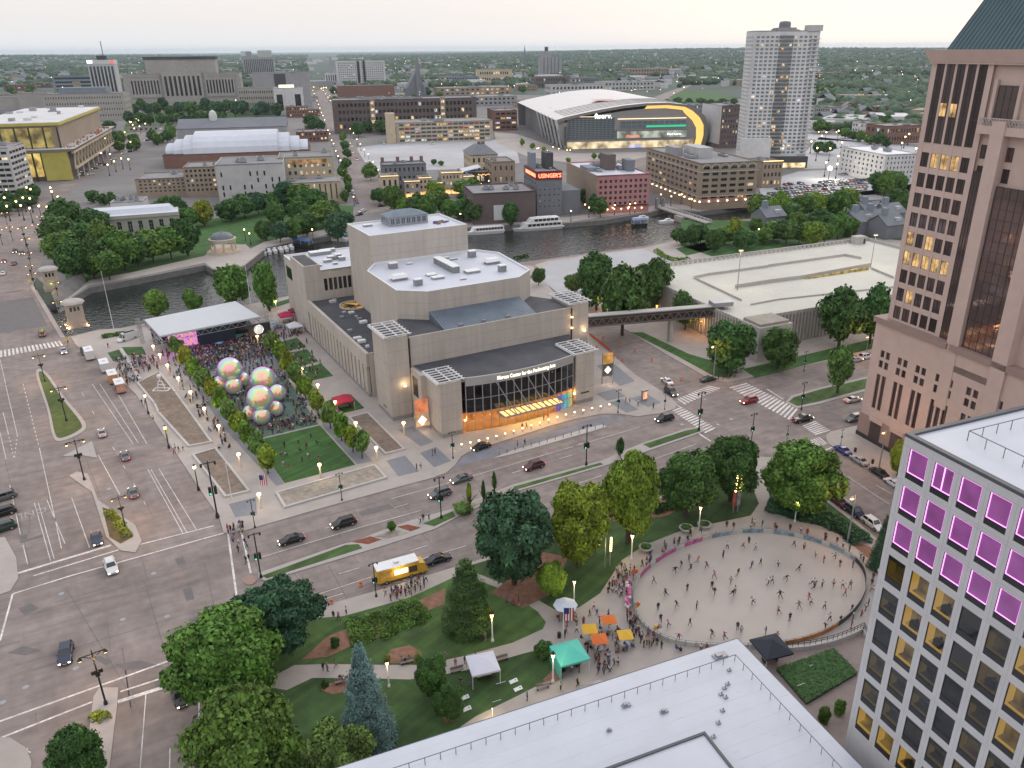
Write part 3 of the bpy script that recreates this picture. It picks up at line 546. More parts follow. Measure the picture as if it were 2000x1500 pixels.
def unit(px,py,z,a,b,h,kind='box',name='roof_unit'):
    p=loc(px,py,z); mb=MB(); n,w=p.x,p.y
    if kind=='box': mb.box(n-a/2,w-b/2,z,n+a/2,w+b/2,z+h,0); mb.box(n-a/2-.08,w-b/2-.08,z+h,n+a/2+.08,w+b/2+.08,z+h+.15,1)
    elif kind=='vent':
        mb.box(n-a/2,w-b/2,z,n+a/2,w+b/2,z+h*.5,0); mb.hexa([(n-a/2-.5,w-b/2-.5,z+h*.5),(n+a/2+.5,w-b/2-.5,z+h*.5),(n+a/2+.5,w+b/2+.5,z+h*.5),(n-a/2-.5,w+b/2+.5,z+h*.5)],[(n-a/2+.2,w-b/2+.2,z+h),(n+a/2-.2,w-b/2+.2,z+h),(n+a/2-.2,w+b/2-.2,z+h),(n-a/2+.2,w+b/2-.2,z+h)],1)
    elif kind=='louvre':
        mb.box(n-a/2+.06,w-b/2+.06,z,n+a/2-.06,w+b/2-.06,z+h,2)
        for k in range(5): x=n-a/2+a*(k+.5)/5; mb.box(x-.12,w-b/2,z,x+.12,w-b/2+.05,z+h,0); y=w-b/2+b*(k+.5)/5; mb.box(n-a/2,y-.12,z,n-a/2+.05,y+.12,z+h,0)
        mb.box(n-a/2-.06,w-b/2-.06,z+h,n+a/2+.06,w+b/2+.06,z+h+.2,1)
    return mb.build(name,[METALG,WHITE,FRAME],T)
zo=28.05
unit(872,523,zo,2.2,13.5,1.7,'louvre'); unit(768,524,zo,2.4,1.8,1.5,'louvre'); unit(817,557,zo,2.2,1.6,1.6,'louvre'); unit(922,502,zo,2.2,1.7,1.8,'louvre'); unit(981,530,zo,2.,1.7,1.7,'louvre')
unit(780,546,zo,4,2.4,1.5,'vent'); unit(961,514,zo,4,2.4,1.5,'vent'); unit(842,538,zo,2.6,2.,.35); unit(855,544,zo,3.2,2,.5); unit(922,532,zo,4,2.6,.6); unit(800,516,zo,1.4,.9,.3); unit(905,546,zo,1.6,.6,.3); unit(872,505,zo,1.4,1,.4); unit(886,508,zo,2.5,.3,.4)
for x,y,a,b,h in ((625,497,7,3,1.1),(640,492,5,1.5,.9),(648,507,2.6,2,1.2),(660,505,2.2,2,1.5),(668,508,2,1.6,1.1),(640,512,2.5,1.5,.8),(655,516,1.4,1,.5),(625,520,1.2,.8,.4)): unit(x,y,21.1,a,b,h)
unit(718,442,35.85,2.6,1.6,.5); 
# lantern on the fly tower
p=loc(795,437,35.9); mb=MB(); n,w=p.x-6.3,p.y-1.5; cells=facade(mb,(n,w),(1,0),12.6,35.85,38.6,spans(12.6,7,.8),[(36.3,38.2)],.1); cells+=facade(mb,(n,w+7),(0,-1),7,35.85,38.6,spans(7,4,.8),[(36.3,38.2)],.1); mb.poly([(n+12.6,w,35.85),(n+12.6,w+7,35.85),(n+12.6,w+7,38.6),(n+12.6,w,38.6)]); mb.poly([(n+12.6,w+7,35.85),(n,w+7,35.85),(n,w+7,38.6),(n+12.6,w+7,38.6)])
ln=mb.build('roof_lantern',METALG,T); windows(ln,cells,GLASSB,FRAMEW,0,2,1)
mb=MB(); a=[(n-.3,w-.3,38.6),(n+12.9,w-.3,38.6),(n+12.9,w+7.3,38.6),(n-.3,w+7.3,38.6)]; r0,r1=(n+4,w+3.5,40.2),(n+8.6,w+3.5,40.2); mb.poly([a[0],a[1],r1,r0]); mb.poly([a[1],a[2],r1]); mb.poly([a[2],a[3],r0,r1]); mb.poly([a[3],a[0],r0]); mb.build('hip_roof',METB,ln)
mb=MB(); p=loc(862,436,35.9)
for k in range(14):
    q=k*.7; x,y=p.x+RND.uniform(-2.4,2.4),p.y+RND.uniform(-1.2,1.6); mb.box(x,y,35.86,x+RND.uniform(.5,1.4),y+RND.uniform(.3,.8),36.1+RND.uniform(0,.5),k%3)
mb.build('roof_clutter',[M('blue_tarp',(.03,.08,.3),.7),METALG,M('rust_box',(.3,.12,.06),.8)],T)['kind']='stuff'
# light well on the wing roof
p=loc(683,598,12); mb=MB(); mb.lathe([(4.6,0),(4.6,.45),(4.3,.45),(4.3,.05)],(p.x+1.5,p.y,11.92),24); lw=mb.build('light_well',CONM,T)
mb=MB(); mb.lathe([(4.25,0),(4.2,.02)],(p.x+1.5,p.y,11.95),24); mb.build('lit_skylight',litmat('skylight',(1,.6,.2),1.0,.35),lw)
mb=MB()
for k in range(5): q=.3+k*.55; mb.bar((p.x+1.5,p.y,12.1),(p.x+1.5+4.3*math.cos(q+2),p.y+4.3*math.sin(q+2),12.1),.12)
mb.build('skylight_rib',METAL,lw)
for k in range(14):
    q=loc(*[(640,655),(655,668),(672,610),(668,620),(690,610),(700,618),(712,622),(720,628),(690,665),(700,660),(705,668),(650,590),(646,580),(705,680)][k],12); mb=MB(); a=RND.uniform(.4,1.1); q.x=min(max(q.x,2.5),8.4); q.y=min(max(q.y,20),70); mb.box(q.x-a,q.y-a*.7,11.9,q.x+a,q.y+a*.7,12.2+RND.uniform(0,.5)); mb.build('roof_box',[METALG,WHITE,CONP][k%3] if False else [METALG,WHITE,CONCP][k%3],T)
# glass foyer
NG=15; n0,n1=13.2,43.2
def wf(n,off=0): x=(n-28.2)/15.; return -14.75-1.9*(1-x*x)-off
fr=[(n0+(n1-n0)*k/24,wf(n0+(n1-n0)*k/24)) for k in range(25)]
mb=MB(); mb.prism([(12.1,-14.4)]+fr+[(44.,-14.4),(51.5,-.02),(6.2,-.02),(6.7,-6.5),(12.1,-6.5)],13.2,13.75,0,1); mb.build('foyer_roof',[CONM2,ROOFD],T)
mb=MB()
for k in range(24):
    a,b=fr[k],fr[k+1]; mb.hexa([(a[0],a[1]-.25,12.1),(b[0],b[1]-.25,12.1),(b[0],b[1]+.25,12.1),(a[0],a[1]+.25,12.1)],[(a[0],a[1]-.25,14.2),(b[0],b[1]-.25,14.2),(b[0],b[1]+.25,14.2),(a[0],a[1]+.25,14.2)])
mb.build('fascia',M('fascia_stone',(.36,.35,.34),.7,.06),T)
mb=MB()
for z in (5.2,8.7): mb.prism([(12.1,-14.2)]+[(a[0],a[1]+.6) for a in fr]+[(44,-14.2),(49,-3),(7,-3)],z-.3,z); 
mb.prism([(12,-15)]+[(a[0],a[1]+.1) for a in fr]+[(44,-15),(49,-3),(7,-3)],.14,.2,1); mb.build('floor_slab',[M('lobby_red',(.12,.02,.02),.8),M('lobby_floor',(.3,.2,.12),.6)],T)
mb=MB(); mb.box(7,-3.3,.2,51,-3.,4.9,0); mb.box(7,-3.3,5.2,51,-3.,13.1,1); mb.box(12.12,-14,.2,12.3,-3.3,4.9,0); mb.box(43.8,-14,.2,43.98,-3.3,4.9,0)
for k in range(9): x=14+k*3.4; mb.box(x,-9,.2,x+.5,-8.5,4.9,0)
mb.build('lobby_wall',[M('lobby_wall',(.6,.36,.12),.8,.2,.4),M('lobby_dark',(.06,.02,.02),.8)],T)
mb=MB()
for k in range(10):
    x=14+k*3.1
    for y in (-13.5,-10,-6.5): mb.box(x,y,4.82,x+1.6,y+.5,4.88)
mb.build('ceiling_lamp',E('lobby_light',(1,.5,.12),42),T)
zr=[.25,2.7,5.1,8.6,12.1]
gcl=GLTINT
for k in range(NG):
    a,b=n0+(n1-n0)*k/NG,n0+(n1-n0)*(k+1)/NG; A,B=Vector((a,wf(a),0)),Vector((b,wf(b),0))
    for j in range(4):
        if j<2 and k>=12: continue
        mb=MB(); mb.poly([(A.x,A.y,zr[j]),(B.x,B.y,zr[j]),(B.x,B.y,zr[j+1]),(A.x,A.y,zr[j+1])]); mb.build('glass_pane',GLCLR if j<2 else GLDARK,T)
    mb=MB(); mb.bar((A.x,A.y-.1,.2),(A.x,A.y-.1,12.1),.1); mb.build('mullion',METALG,T)
mb=MB(); mb.bar((n1,wf(n1)-.1,.2),(n1,wf(n1)-.1,12.1),.12); mb.build('mullion',METALG,T)
for z in zr[1:4]:
    mb=MB()
    for k in range(NG): a,b=n0+(n1-n0)*k/NG,n0+(n1-n0)*(k+1)/NG; mb.bar((a,wf(a)-.08,z),(b,wf(b)-.08,z),.07)
    mb.build('transom',METALG,T)
for k,c in enumerate([(.16,.08,.42),(.1,.12,.5),(.08,.3,.6),(.1,.45,.55),(.2,.5,.4),(.6,.55,.2)]):
    a,b=n0+(n1-n0)*(12+k*.5)/NG,n0+(n1-n0)*(12+(k+1)*.5)/NG-.05; mb=MB(); mb.poly([(a,wf(a)-.06,.3),(b,wf(b)-.06,.3),(b,wf(b)-.06,4.4),(a,wf(a)-.06,4.4)]); mb.build('mural_panel',M('mural_%d'%k,c,.6,.25,.6,emit=.35),T)
# canopy and struts
mb=MB(); mb.box(20.3,-20.6,4.35,37.2,wf(28)+.1,4.6); cn=mb.build('entrance_canopy',METALG,T)
for k in range(11): mb=MB(); mb.box(20.8+k*1.5,-20.2,4.61,21.8+k*1.5,-17.2,4.66); mb.build('canopy_light',E('canopy_glow',(1,.6,.2),1.6),cn)
mb=MB()
for k in range(7): mb.box(22+k*2.2,-20,4.3,23+k*2.2,-17.4,4.34)
mb.build('soffit_lamp',E('soffit_light',(1,.6,.2),16),cn)
for k in range(4): x=22.5+k*4.1; mb=MB(); mb.bar((x-2.2,wf(x-2)-.3,12.6),(x+1.4,-20.2,4.6),.09); mb.build('strut',METALG,T)
jm=MB()
def jl(n0,w0,n1,w1,z): d=Vector((n1-n0,w1-w0,0)).normalized(); o_=Vector((d.y,-d.x,0))*.012; jm.poly([(n0+o_.x,w0+o_.y,z),(n1+o_.x,w1+o_.y,z),(n1+o_.x,w1+o_.y,z+.07),(n0+o_.x,w0+o_.y,z+.07)])
for z in (25.2,21.9,18.6,15.2):
    for a,b in ((0,1),(1,2)): jl(*OCT[a],*OCT[b],z)
    if z<21: jl(6,0,51.5,0,z)
for z in (33,30.4): jl(*FLY[0],*FLY[1],z); jl(13.3,66.5,13.3,46,z)
for z in (4.6,8,11.4,14.8,18.2):
    jl(0,0,5.3,0,z); jl(0,10.5,0,0,z); jl(0,72.7,5.2,72.7,z); jl(0,88.6,0,72.7,z); jl(52.2,0,57.5,0,z)
    if z<13: jl(6.7,-14.9,12.1,-14.9,z); jl(6.7,-6.5,6.7,-14.9,z); jl(44,-14.9,49.6,-14.9,z)
jm.build('panel_joint',M('joint_shade',(.3,.27,.24),.9),T)['kind']='stuff'
# sign letters along the curved fascia
me=text_mesh('Marcus Center for the Performing Arts',1.25,'lettering',E('sign_glow',(1,.93,.72),1.7),.04,True)
xs=[v.co.x for v in me.vertices]; sc=16.2/(max(xs)-min(xs))
for v in me.vertices:
    n=28.9+v.co.x*sc; v.co=Vector((n,wf(n)-.32-v.co.z,12.75+v.co.y*1.05))
ob('sign_lettering',me,T)
mb=MB(); mb.box(.0,4.0,2.2,-.03,6.2,2.5); mb.box(45.6,-14.93,2.9,48.2,-14.9,3.3); mb.build('wall_plaque',FRAMED,T)
mb=MB(); mb.box(5.5,-6.4,7,6.7,-6.3,12,0); mb.box(5.4,-6.6,0,6.9,-.1,13.4,1); mb.build('link_block',[GLASSD,CONM],T)
mb=MB(); mb.box(5.36,-4.5,6.8,5.39,-1.2,11.8); mb.build('window',GLASSD,T)
# wall washers: lamps on the towers
def glow(name,p,par=None,e=60,col=(1,.6,.25),r=.15):
    l=bpy.data.lights.new(name,'POINT'); l.energy=e; l.color=col; l.shadow_soft_size=r; o=bpy.data.objects.new(name,l); link(o,par); o.location=p; return o
def uplight(p,par,col=(1,.7,.4),e=30): 
    mb=MB(); mb.box(p[0]-.2,p[1]-.2,p[2],p[0]+.2,p[1]+.2,p[2]+.18); mb.build('wall_lamp',E('lamp_warm',(1,.6,.25),14),par); glow('wall_lamp_light',(p[0],p[1],p[2]+.5),par,e,col)
uplight((3.6,-.6,9.0),T,e=160); uplight((56,-.6,14),T,e=120); uplight((12.7,-15,3.4),T,(1,.5,.15),80); uplight((43.6,-15,3.4),T,(1,.5,.15),80)
for z in (15.5,18.5): uplight((51.9,-.6,z),T,(1,.55,.2),12)
# ================================================================ offices at the near side
OFFW=M('office_stone',(.5,.5,.51),.75,.06,.5,0,big=.05); OFFJ=M('office_joint',(.3,.3,.3),.85,.05)
BLACKP=M('spandrel_black',(.02,.02,.022),.4,.05)
def purple(name,st):
    m,t,b=nodes(name); b.inputs['Base Color'].default_value=(.1,.02,.1,1); b.inputs['Emission Color'].default_value=(.6,.19,.58,1); b.inputs['Emission Strength'].default_value=st; b.inputs['Roughness'].default_value=.25; m.cycles.emission_sampling='NONE'
    n=noise(t,.45,1); r=t.nodes.new('ShaderNodeMapRange'); r.inputs[1].default_value=.3; r.inputs[2].default_value=.7; r.inputs[3].default_value=st*.7; r.inputs[4].default_value=st*1.25; t.links.new(n.outputs[0],r.inputs[0]); t.links.new(r.outputs[0],b.inputs['Emission Strength']); return m
PUR=purple('purple_film',.25); PURL=E('led_magenta',(1,.32,.95),2.4); PURL.cycles.emission_sampling='NONE'
YEL=E('lit_reveal',(.95,.6,.14),.62); YEL.cycles.emission_sampling='NONE'; YELD=E('dim_reveal',(.6,.4,.1),.16); YELD.cycles.emission_sampling='NONE'
ROOMB=litmat('room_bright',(.9,.6,.18),.45,.5); ROOMD=litmat('room_dim',(.7,.5,.2),.14,.5); ROOMK=litmat('room_dark',(.4,.4,.25),.05,.5)
OTH=22.5; ob0=G(1769-.2148*(1560-846),1560); oh=ZH(ob0,846)
# keep the roof corner exactly where it stands in the photograph
rc=G(1769,846,oh); ob0=Vector((rc.x,rc.y,0))
OF=thing('office_block','white stone office block with rows of magenta and amber lit windows','office',ob0,math.radians(OTH))
FL=4.12; NB=22; BW=2.98; W_=NB*BW; ww,wh=2.2,2.65
mb=MB(); zs=[]; k=0
z=oh-4.55
while z>10: zs.append((z,z+wh+.62)); z-=FL
zs=zs[::-1]; xs=[(BW*k+.85,BW*k+.85+ww) for k in range(NB)]
cells=facade(mb,(0,0),(0,-1),W_,0,oh,xs,zs,.34)   # the face towards the camera runs back-to-front
# mirrored: outward must be west
mb.v=[(-v[0] if False else v[0],v[1],v[2]) for v in mb.v]
D_=46
mb.poly([(0,0,0),(D_,0,0),(D_,0,oh),(0,0,oh)]); mb.poly([(D_,-W_,0),(D_,0,0),(D_,0,oh),(D_,-W_,oh)]); mb.poly([(0,-W_,0),(D_,-W_,0),(D_,-W_,oh),(0,-W_,oh)])
mb.build('wall',OFFW,OF)
mb=MB()
for zz in zs: mb.box(-.006,-W_,zz[0]-.42,.0,0,zz[0]-.4); mb.box(-.006,-W_,zz[1]+.08,.0,0,zz[1]+.1)
for x0,x1 in xs: mb.box(-.006,-x0+.34,8,.0,-x0+.36,oh-.6); 
mb.build('panel_joint',OFFJ,OF)
nrow=len(zs); col_of=lambda c:int((-c.y)/BW)
wl={}; BLN={'d':.3,'m':.2,'dt':.45,'k2':.6,'d2':.85}
def office_window(w,h,kind):
    if kind in wl: return wl[kind]
    mb=MB(); x=w/2; zb=-h/2; zt=h/2; s=zb+.62
    mats=[FRAMED,BLACKP,GLTINT,PUR,PURL,YEL,YELD,ROOMB,ROOMD,ROOMK,M('blind',(.22,.2,.16),.8,.05)]
    mb.box(-x,.0,zb,x,.1,s,1)
    f=.05
    for a in ((-x,-x+f,s,zt),(x-f,x,s,zt),(-x+f,x-f,s,s+f),(-x+f,x-f,zt-f,zt)): mb.box(a[0],-.02,a[2],a[1],.1,a[3],0)
    if kind[0]=='p':
        mb.poly([(-x,.12,s),(x,.12,s),(x,.12,zt),(-x,.12,zt)],3); g=.05
        for a in ((-x+f,-x+f+g,s+f,zt-f),(x-f-g,x-f,s+f,zt-f),(-x+f+g,x-f-g,s+f,s+f+g),(-x+f+g,x-f-g,zt-f-g,zt-f)): mb.box(a[0],.03,a[2],a[1],.1,a[3],4)
        if kind=='p2': mb.box(-.04,.03,s+f,.04,.1,zt-f,4)
    else:
        rv,bk={'b':(5,7),'m':(6,8),'d':(6,9),'k':(9,9),'f':(5,5)}[kind[0]]
        mb.poly([(-x+f,.04,s+f),(x-f,.04,s+f),(x-f,.04,zt-f),(-x+f,.04,zt-f)],2); d=1.3
        mb.poly([(-x,.11,s),(-x,d,s),(-x,d,zt),(-x,.11,zt)],rv); mb.poly([(-x,.11,s),(x,.11,s),(x,d*.4,s),(-x,d*.4,s)],rv); mb.poly([(-x,d*.4,s),(x,d*.4,s),(x,d,s),(-x,d,s)],bk)
        mb.poly([(x,d,s),(x,.11,s),(x,.11,zt),(x,d,zt)],9); mb.poly([(-x,.11,zt),(-x,d,zt),(x,d,zt),(x,.11,zt)],9); mb.poly([(-x,d,s),(x,d,s),(x,d,zt),(-x,d,zt)],bk)
        if kind in BLN: mb.box(-x+f,.06,zt-f-(zt-s)*BLN[kind],x-f,.075,zt-f,10)
        if kind[-1]=='t': mb.box(-x*.5,.5,s,x*.3,1.1,s+.75,0); mb.box(-x*.1,.8,s+.75,x*.2,.9,s+1.2,0)
    wl[kind]=mb.mesh('window',mats); return wl[kind]
r2=random.Random(4)
KM=["ppppppppppppppp","p2"]
top=nrow-1
KQ={(3,0):'m',(3,1):'b',(3,2):'bt',(3,3):'k2',(3,4):'m',(3,5):'b',(4,0):'dt',(4,1):'bt',(4,2):'bt',(4,3):'d2',(4,4):'mt',(5,0):'k',(5,1):'b',(5,2):'d',(5,3):'k',(5,4):'d',(5,5):'b',(6,0):'m',(6,1):'d',(6,2):'d',(6,3):'k',(7,0):'m',(7,1):'d',(7,2):'k2',(7,3):'d',(8,0):'b',(8,1):'b',(8,2):'bt',(8,3):'b'}
for c,w,h,a in cells:
    r=top-min(range(nrow),key=lambda i:abs((zs[i][0]+zs[i][1])/2-c.z)); q=col_of(c)
    if r<3: kind='p2' if (r,q)==(0,1) else 'p'
    else: kind=r2.choice(['b','bt','m','mt','d','d2','dt','k','k2','m','d'])
    if (r,q) in KQ: kind=KQ[(r,q)]
    ob('window',office_window(w,h,kind),OF,(c.x-.55*0-.02-.0,c.y,c.z),a).location=Vector((c.x,c.y,c.z))+Vector((math.sin(a),-math.cos(a),0))*.27
mb=MB(); mb.poly([(.5,0,oh-.25),(D_,0,oh-.25),(D_,-W_,oh-.25),(.5,-W_,oh-.25)]); mb.build('roof',ROOFW,OF)
mb=MB(); mb.box(-.03,-W_,oh-.32,.55,.03,oh+.02); mb.box(.55,-.45,oh-.32,D_,.03,oh+.02); mb.build('roof_edge',M('roof_edge',(.07,.075,.085),.5,.1),OF)
def rail_run(par,pts,z,h=1.05,step=1.9,name='guard_rail',mat=None):
    mb=MB()
    for a,b in zip(pts[:-1],pts[1:]):
        a,b=Vector(a),Vector(b); n=max(1,int((b-a).length/step))
        for k in range(n+1): p=a.lerp(b,k/n); mb.bar((p.x,p.y,z),(p.x,p.y,z+h),.035)
        mb.bar((a.x,a.y,z+h),(b.x,b.y,z+h),.035)
    return mb.build(name,mat or M('rail_metal',(.16,.16,.17),.6),par)
rail_run(OF,[(D_,-3.2),(4.6,-3.2),(4.6,-W_)],oh-.25)
mb=MB(); mb.box(10.5,-16.5,oh-.25,13,-13,oh+1.); mb.box(10.2,-16.8,oh+1,13.3,-12.7,oh+1.15); mb.build('roof_unit',METALG,OF)
SC=M('scuff',(.3,.31,.33),.8,.3,1.)
for k in range(16): mb=MB(); x,y=r2.uniform(6,22),r2.uniform(-30,-5); mb.box(x,y,oh-.249,x+r2.uniform(.2,.8),y+.12,oh-.2+r2.uniform(0,.1)); mb.build('roof_scuff',SC,OF)
# low stone wing against the office foot
mb=MB(); mb.box(-2.2,-W_,0,-.02,6,6.5,0); mb.box(-2.5,-W_,6.5,-.02,6.2,6.8,1); mb.build('base_wing',[M('base_stone',(.36,.32,.28),.8,.1,.5),OFFW],OF)
# white roof nearest the camera
RZ=12.; c0=G(1440,1247,RZ)
RB=thing('low_office','low building under a broad flat white roof with thin guard rail beside the skating rink','office',Vector((c0.x,c0.y,0)),math.radians(OTH))
mb=MB(); L1,L2=62,46
mb.box(-L1,-L2,0,-.02,-.02,RZ-.25,0); mb.build('wall',OFFW,RB)
mb=MB(); mb.box(-L1,-L2,RZ-.25,0,0,RZ,0); mb.build('roof',ROOFW,RB)
mb=MB(); mb.box(-L1,-.001,RZ-.3,.06,.06,RZ+.04); mb.box(.0,-L2,RZ-.3,.06,-.001,RZ+.04); mb.build('roof_edge',M('roof_edge2',(.09,.09,.1),.5,.1),RB)
rail_run(RB,[(-L1,-3.4),(-2.9,-3.4),(-2.9,-L2)],RZ,1.05,1.75)
p1=(Matrix.Translation(RB.location)@Matrix.Rotation(math.radians(OTH),4,'Z')).inverted()@G(1374,1452,RZ)
mb=MB(); mb.box(-L1,-L2,RZ,p1.x,p1.y,RZ+1.6,0); mb.build('roof_step',ROOFW,RB); mb=MB(); mb.box(-L1,p1.y-.25,RZ+1.6,p1.x+.06,p1.y+.06,RZ+1.8); mb.box(p1.x-.25,-L2,RZ+1.6,p1.x+.06,p1.y-.25,RZ+1.8); mb.build('step_edge',M('roof_edge',(0,0,0)),RB)
iR=(Matrix.Translation(RB.location)@Matrix.Rotation(math.radians(OTH),4,'Z')).inverted()
for x,y in [(1424,1310),(1421,1337),(1417,1363),(1411,1389),(1403,1413),(1393,1440),(1408,1357),(1415,1345)]:
    q=iR@G(x,y,RZ); mb=MB(); mb.box(q.x-.25,q.y-.2,RZ,q.x+.25,q.y+.2,RZ+.22); mb.lathe([(.08,0),(.08,.5)],(q.x+.1,q.y,RZ),6); mb.build('roof_drain',METALG,RB)
for x,y,a in [(1406,1282,1.6),(1223,1379,.9),(1297,1391,.8),(1190,1428,.5)]:
    q=iR@G(x,y,RZ); mb=MB(); mb.box(q.x-a*.6,q.y-a*.3,RZ,q.x+a*.6,q.y+a*.3,RZ+.25); mb.box(q.x-a*.4,q.y-a*.2,RZ+.25,q.x+a*.1,q.y+a*.2,RZ+.5); mb.build('roof_box',METALG,RB)
mb=MB()
for k in range(46):
    q=iR@G(r2.uniform(900,1600),r2.uniform(1300,1500),RZ); mb.box(q.x,q.y,RZ,q.x+r2.uniform(.3,1.3),q.y+.06,RZ+.008)
mb.build('roof_streak',M('roof_streak',(.5,.51,.54),.7,.1),RB)['kind']='stuff'
mb=MB()
for k in range(24): mb.box(-L1+.3,-1.2-k*1.9,RZ-.001,-.4,-1.23-k*1.9,RZ+.005)
for k in range(20): y=-r2.uniform(1,40); x=-r2.uniform(2,58); mb.box(x,y,RZ,x+.03,y-1.9,RZ+.0052)
mb.build('membrane_seam',M('membrane_seam',(.47,.48,.51),.7,.1),RB)['kind']='stuff'
# terrace between: ivy bed with low hedge, curved wall
tb=thing('ivy_bed','square raised bed of dark ivy beside the low white roof','planter',G(1590,1330))
pp=[G(1516,1312),G(1628,1273),G(1673,1320),G(1574,1379)]
mb=MB(); mb.prism(pp,.2,.5); wobj('bed_wall',mb,FRAMED,tb)
IVY=M('ivy_leaf',(.05,.12,.03),.8,.4,1.5); mb=MB()
for k in range(7000):
    a,b=RND.random(),RND.random(); p=pp[0].lerp(pp[1],a).lerp(pp[3].lerp(pp[2],a),b); s=RND.uniform(.1,.22); q=RND.uniform(0,6.3); u=Vector((math.cos(q),math.sin(q),RND.uniform(-.5,.5)))*s; v=Vector((-math.sin(q),math.cos(q),RND.uniform(-.5,.5)))*s; c=Vector((p.x,p.y,.5+RND.uniform(0,.3)))
    mb.poly([c-u,c-v,c+u,c+v])
wobj('ivy',mb,IVY,tb)['kind']='stuff'
# ================================================================ pink granite tower
PINK=M('pink_granite',(.52,.395,.35),.7,.06,.5,0,big=.05); PINKD=M('pink_granite_dark',(.3,.21,.185),.7,.06,.5); COPP=M('teal_roof',(.06,.11,.125),.5,.1,.3)
pk=G(1683,848); PTH=-68.5; pz=ZH(pk,617); pc=G(1714,617,pz)
PT=thing('granite_tower','tall pink granite office tower with dark bronze windows and teal roof','tower',Vector((pc.x,pc.y,0)),math.radians(PTH))
# local x runs along the visible face towards the camera side, local y away behind it
mb=MB(); cells=[]
PW=46
bays=[]; x=1.1
rows4=[]
def grp(x0,n=2,w=1.15,g=.45): return [(x0+k*(w+g),x0+k*(w+g)+w) for k in range(n)]
xs=grp(2.6)+grp(7.6)+grp(12.6)+grp(17.9,3)+grp(25.5)+grp(31)+grp(36)+grp(41)
cells+=facade(mb,(0,0),(1,0),PW,0,pz-1.2,xs,[(2.2-1.2,5.6)] and [(8.2,16.6),(18.2,19.9),(20.6,22.3)],.35)
for a,b in ((0,0),): mb.poly([(0,30,0),(0,0,0),(0,0,pz-1.2),(0,30,pz-1.2)]); mb.poly([(PW,0,0),(PW,30,0),(PW,30,pz-1.2),(PW,0,pz-1.2)])
mb.build('podium',PINK,PT)
windows(PT,cells,GLASSBR,FRAMED,.05,1,1)
mb=MB(); mb.box(-.25,-.25,0,PW,0,5.9,0); mb.box(-.35,-.35,0,PW,-.25,1.1,1)
mb.build('granite_base',[PINKD,FRAMED],PT)
for k in range(6):
    x=3.5+k*6.2; mb=MB(); mb.box(x,-.32,1.1,x+3.2,-.26,5.3); dr=mb.build('entrance',GLASSBR,PT); mb=MB(); mb.box(x-.35,-.6,5.3,x+3.55,-.26,6.2); mb.build('lintel',PINK,dr)
    mb=MB()
    for j in range(4): mb.box(x+j*.8,-.36,1.1,x+j*.8+.08,-.32,5.3)
    mb.build('door_bars',FRAMED,dr)
mb=MB(); mb.box(-.5,-.5,pz-1.2,19.2,30,pz,0); mb.build('podium_cornice',PINKD,PT); mb=MB(); mb.box(20,-.5,pz-1.2,PW,30,pz,0); mb.build('podium_cornice',PINKD,PT)
# shaft wing
iP=(Matrix.Translation(PT.location)@Matrix.Rotation(math.radians(PTH),4,'Z')).inverted()
sc0=iP@G(1747,622,pz); SX,SY=1.9,1.1
wtop=Vector((pc.x,pc.y,0))+D2(PTH)[0]*SX+D2(PTH)[1]*SY
TZ=ZH(wtop,97); SWD=13.6; zsl=ZH(wtop,124)
nf=9; fl=(ZH(wtop,288)-pz)/9.; zb=pz+.5
zsw=[(zb+fl*k,zb+fl*k+fl*.7) for k in range(nf)]; ztop0=zb+fl*nf+.6
xs5=[(1.3+2.42*k,1.3+2.42*k+1.85) for k in range(5)]
mb=MB(); cells=facade(mb,(SX,SY),(1,0),SWD,pz,TZ-2.2,xs5,zsw,.1)
R3=random.Random(11)
lits5=[LITA]
CE=[]
cells2=[]
mb2=MB(); 
mb.poly([(SX,SY+22,pz),(SX,SY,pz),(SX,SY,TZ-2.2),(SX,SY+22,TZ-2.2)]); mb.build('shaft_wall',PINK,PT)
# upper slots sit in front of the solid upper wall as deep full-height bays
for c,w,h,a in cells:
    r=round((c.z-fl*.35-zb)/fl); g=GLASSBR
    if r==3 or (r in (0,1,4) and R3.random()<.2) or (r==8 and 1<=round((c.x-SX-2.36)/2.35)<=3): g=LITA
    ob('window',win_mesh(w,h,g,FRAMED,2,1,.06),PT,c+Vector((0,-.085,0)),0)
for k in range(5):
    x0,x1=xs5[k]; x=SX+x0; za,zb2=ztop0+.2,zsl
    mb=MB(); mb.box(x,SY-.06,za,x+1.84,SY-.005,zb2); sb=mb.build('window_bay',GLASSBR,PT)
    mb=MB(); mb.box(x+.78,SY-.12,za,x+.84,SY-.06,zb2)
    nfl=max(1,int((zb2-za)/fl))
    for j in range(nfl+1): z=za+(zb2-za)*j/nfl; mb.box(x,SY-.11,z-.06,x+1.8,SY-.06,z+.06)
    mb.build('bay_mullion',FRAMED,sb)
    if k in (1,2): j=nfl-2 if k else nfl; zz=za+(zb2-za)*j/nfl; mb=MB(); mb.box(x+.1,SY-.09,zz+.2,x+1.5,SY-.065,zz+2.6); mb.build('lit_room',LITA,sb)
for k in range(6):
    x=SX+(0.3 if k==0 else xs5[k-1][1]+.02)+ (0 if k else 0); wd=(xs5[0][0]-.32 if k==0 else (xs5[k][0]-xs5[k-1][1]-.04 if k<5 else 1.2)); mb=MB(); mb.box(x,SY-.05,pz,x+wd,SY-.002,zsl); mb.build('pier',PINK,PT)
mb=MB(); mb.box(SX,SY-.5,zsl,SX+SWD+9,SY-.003,TZ-2.2); mb.build('frieze',PINK,PT)
mb=MB(); 
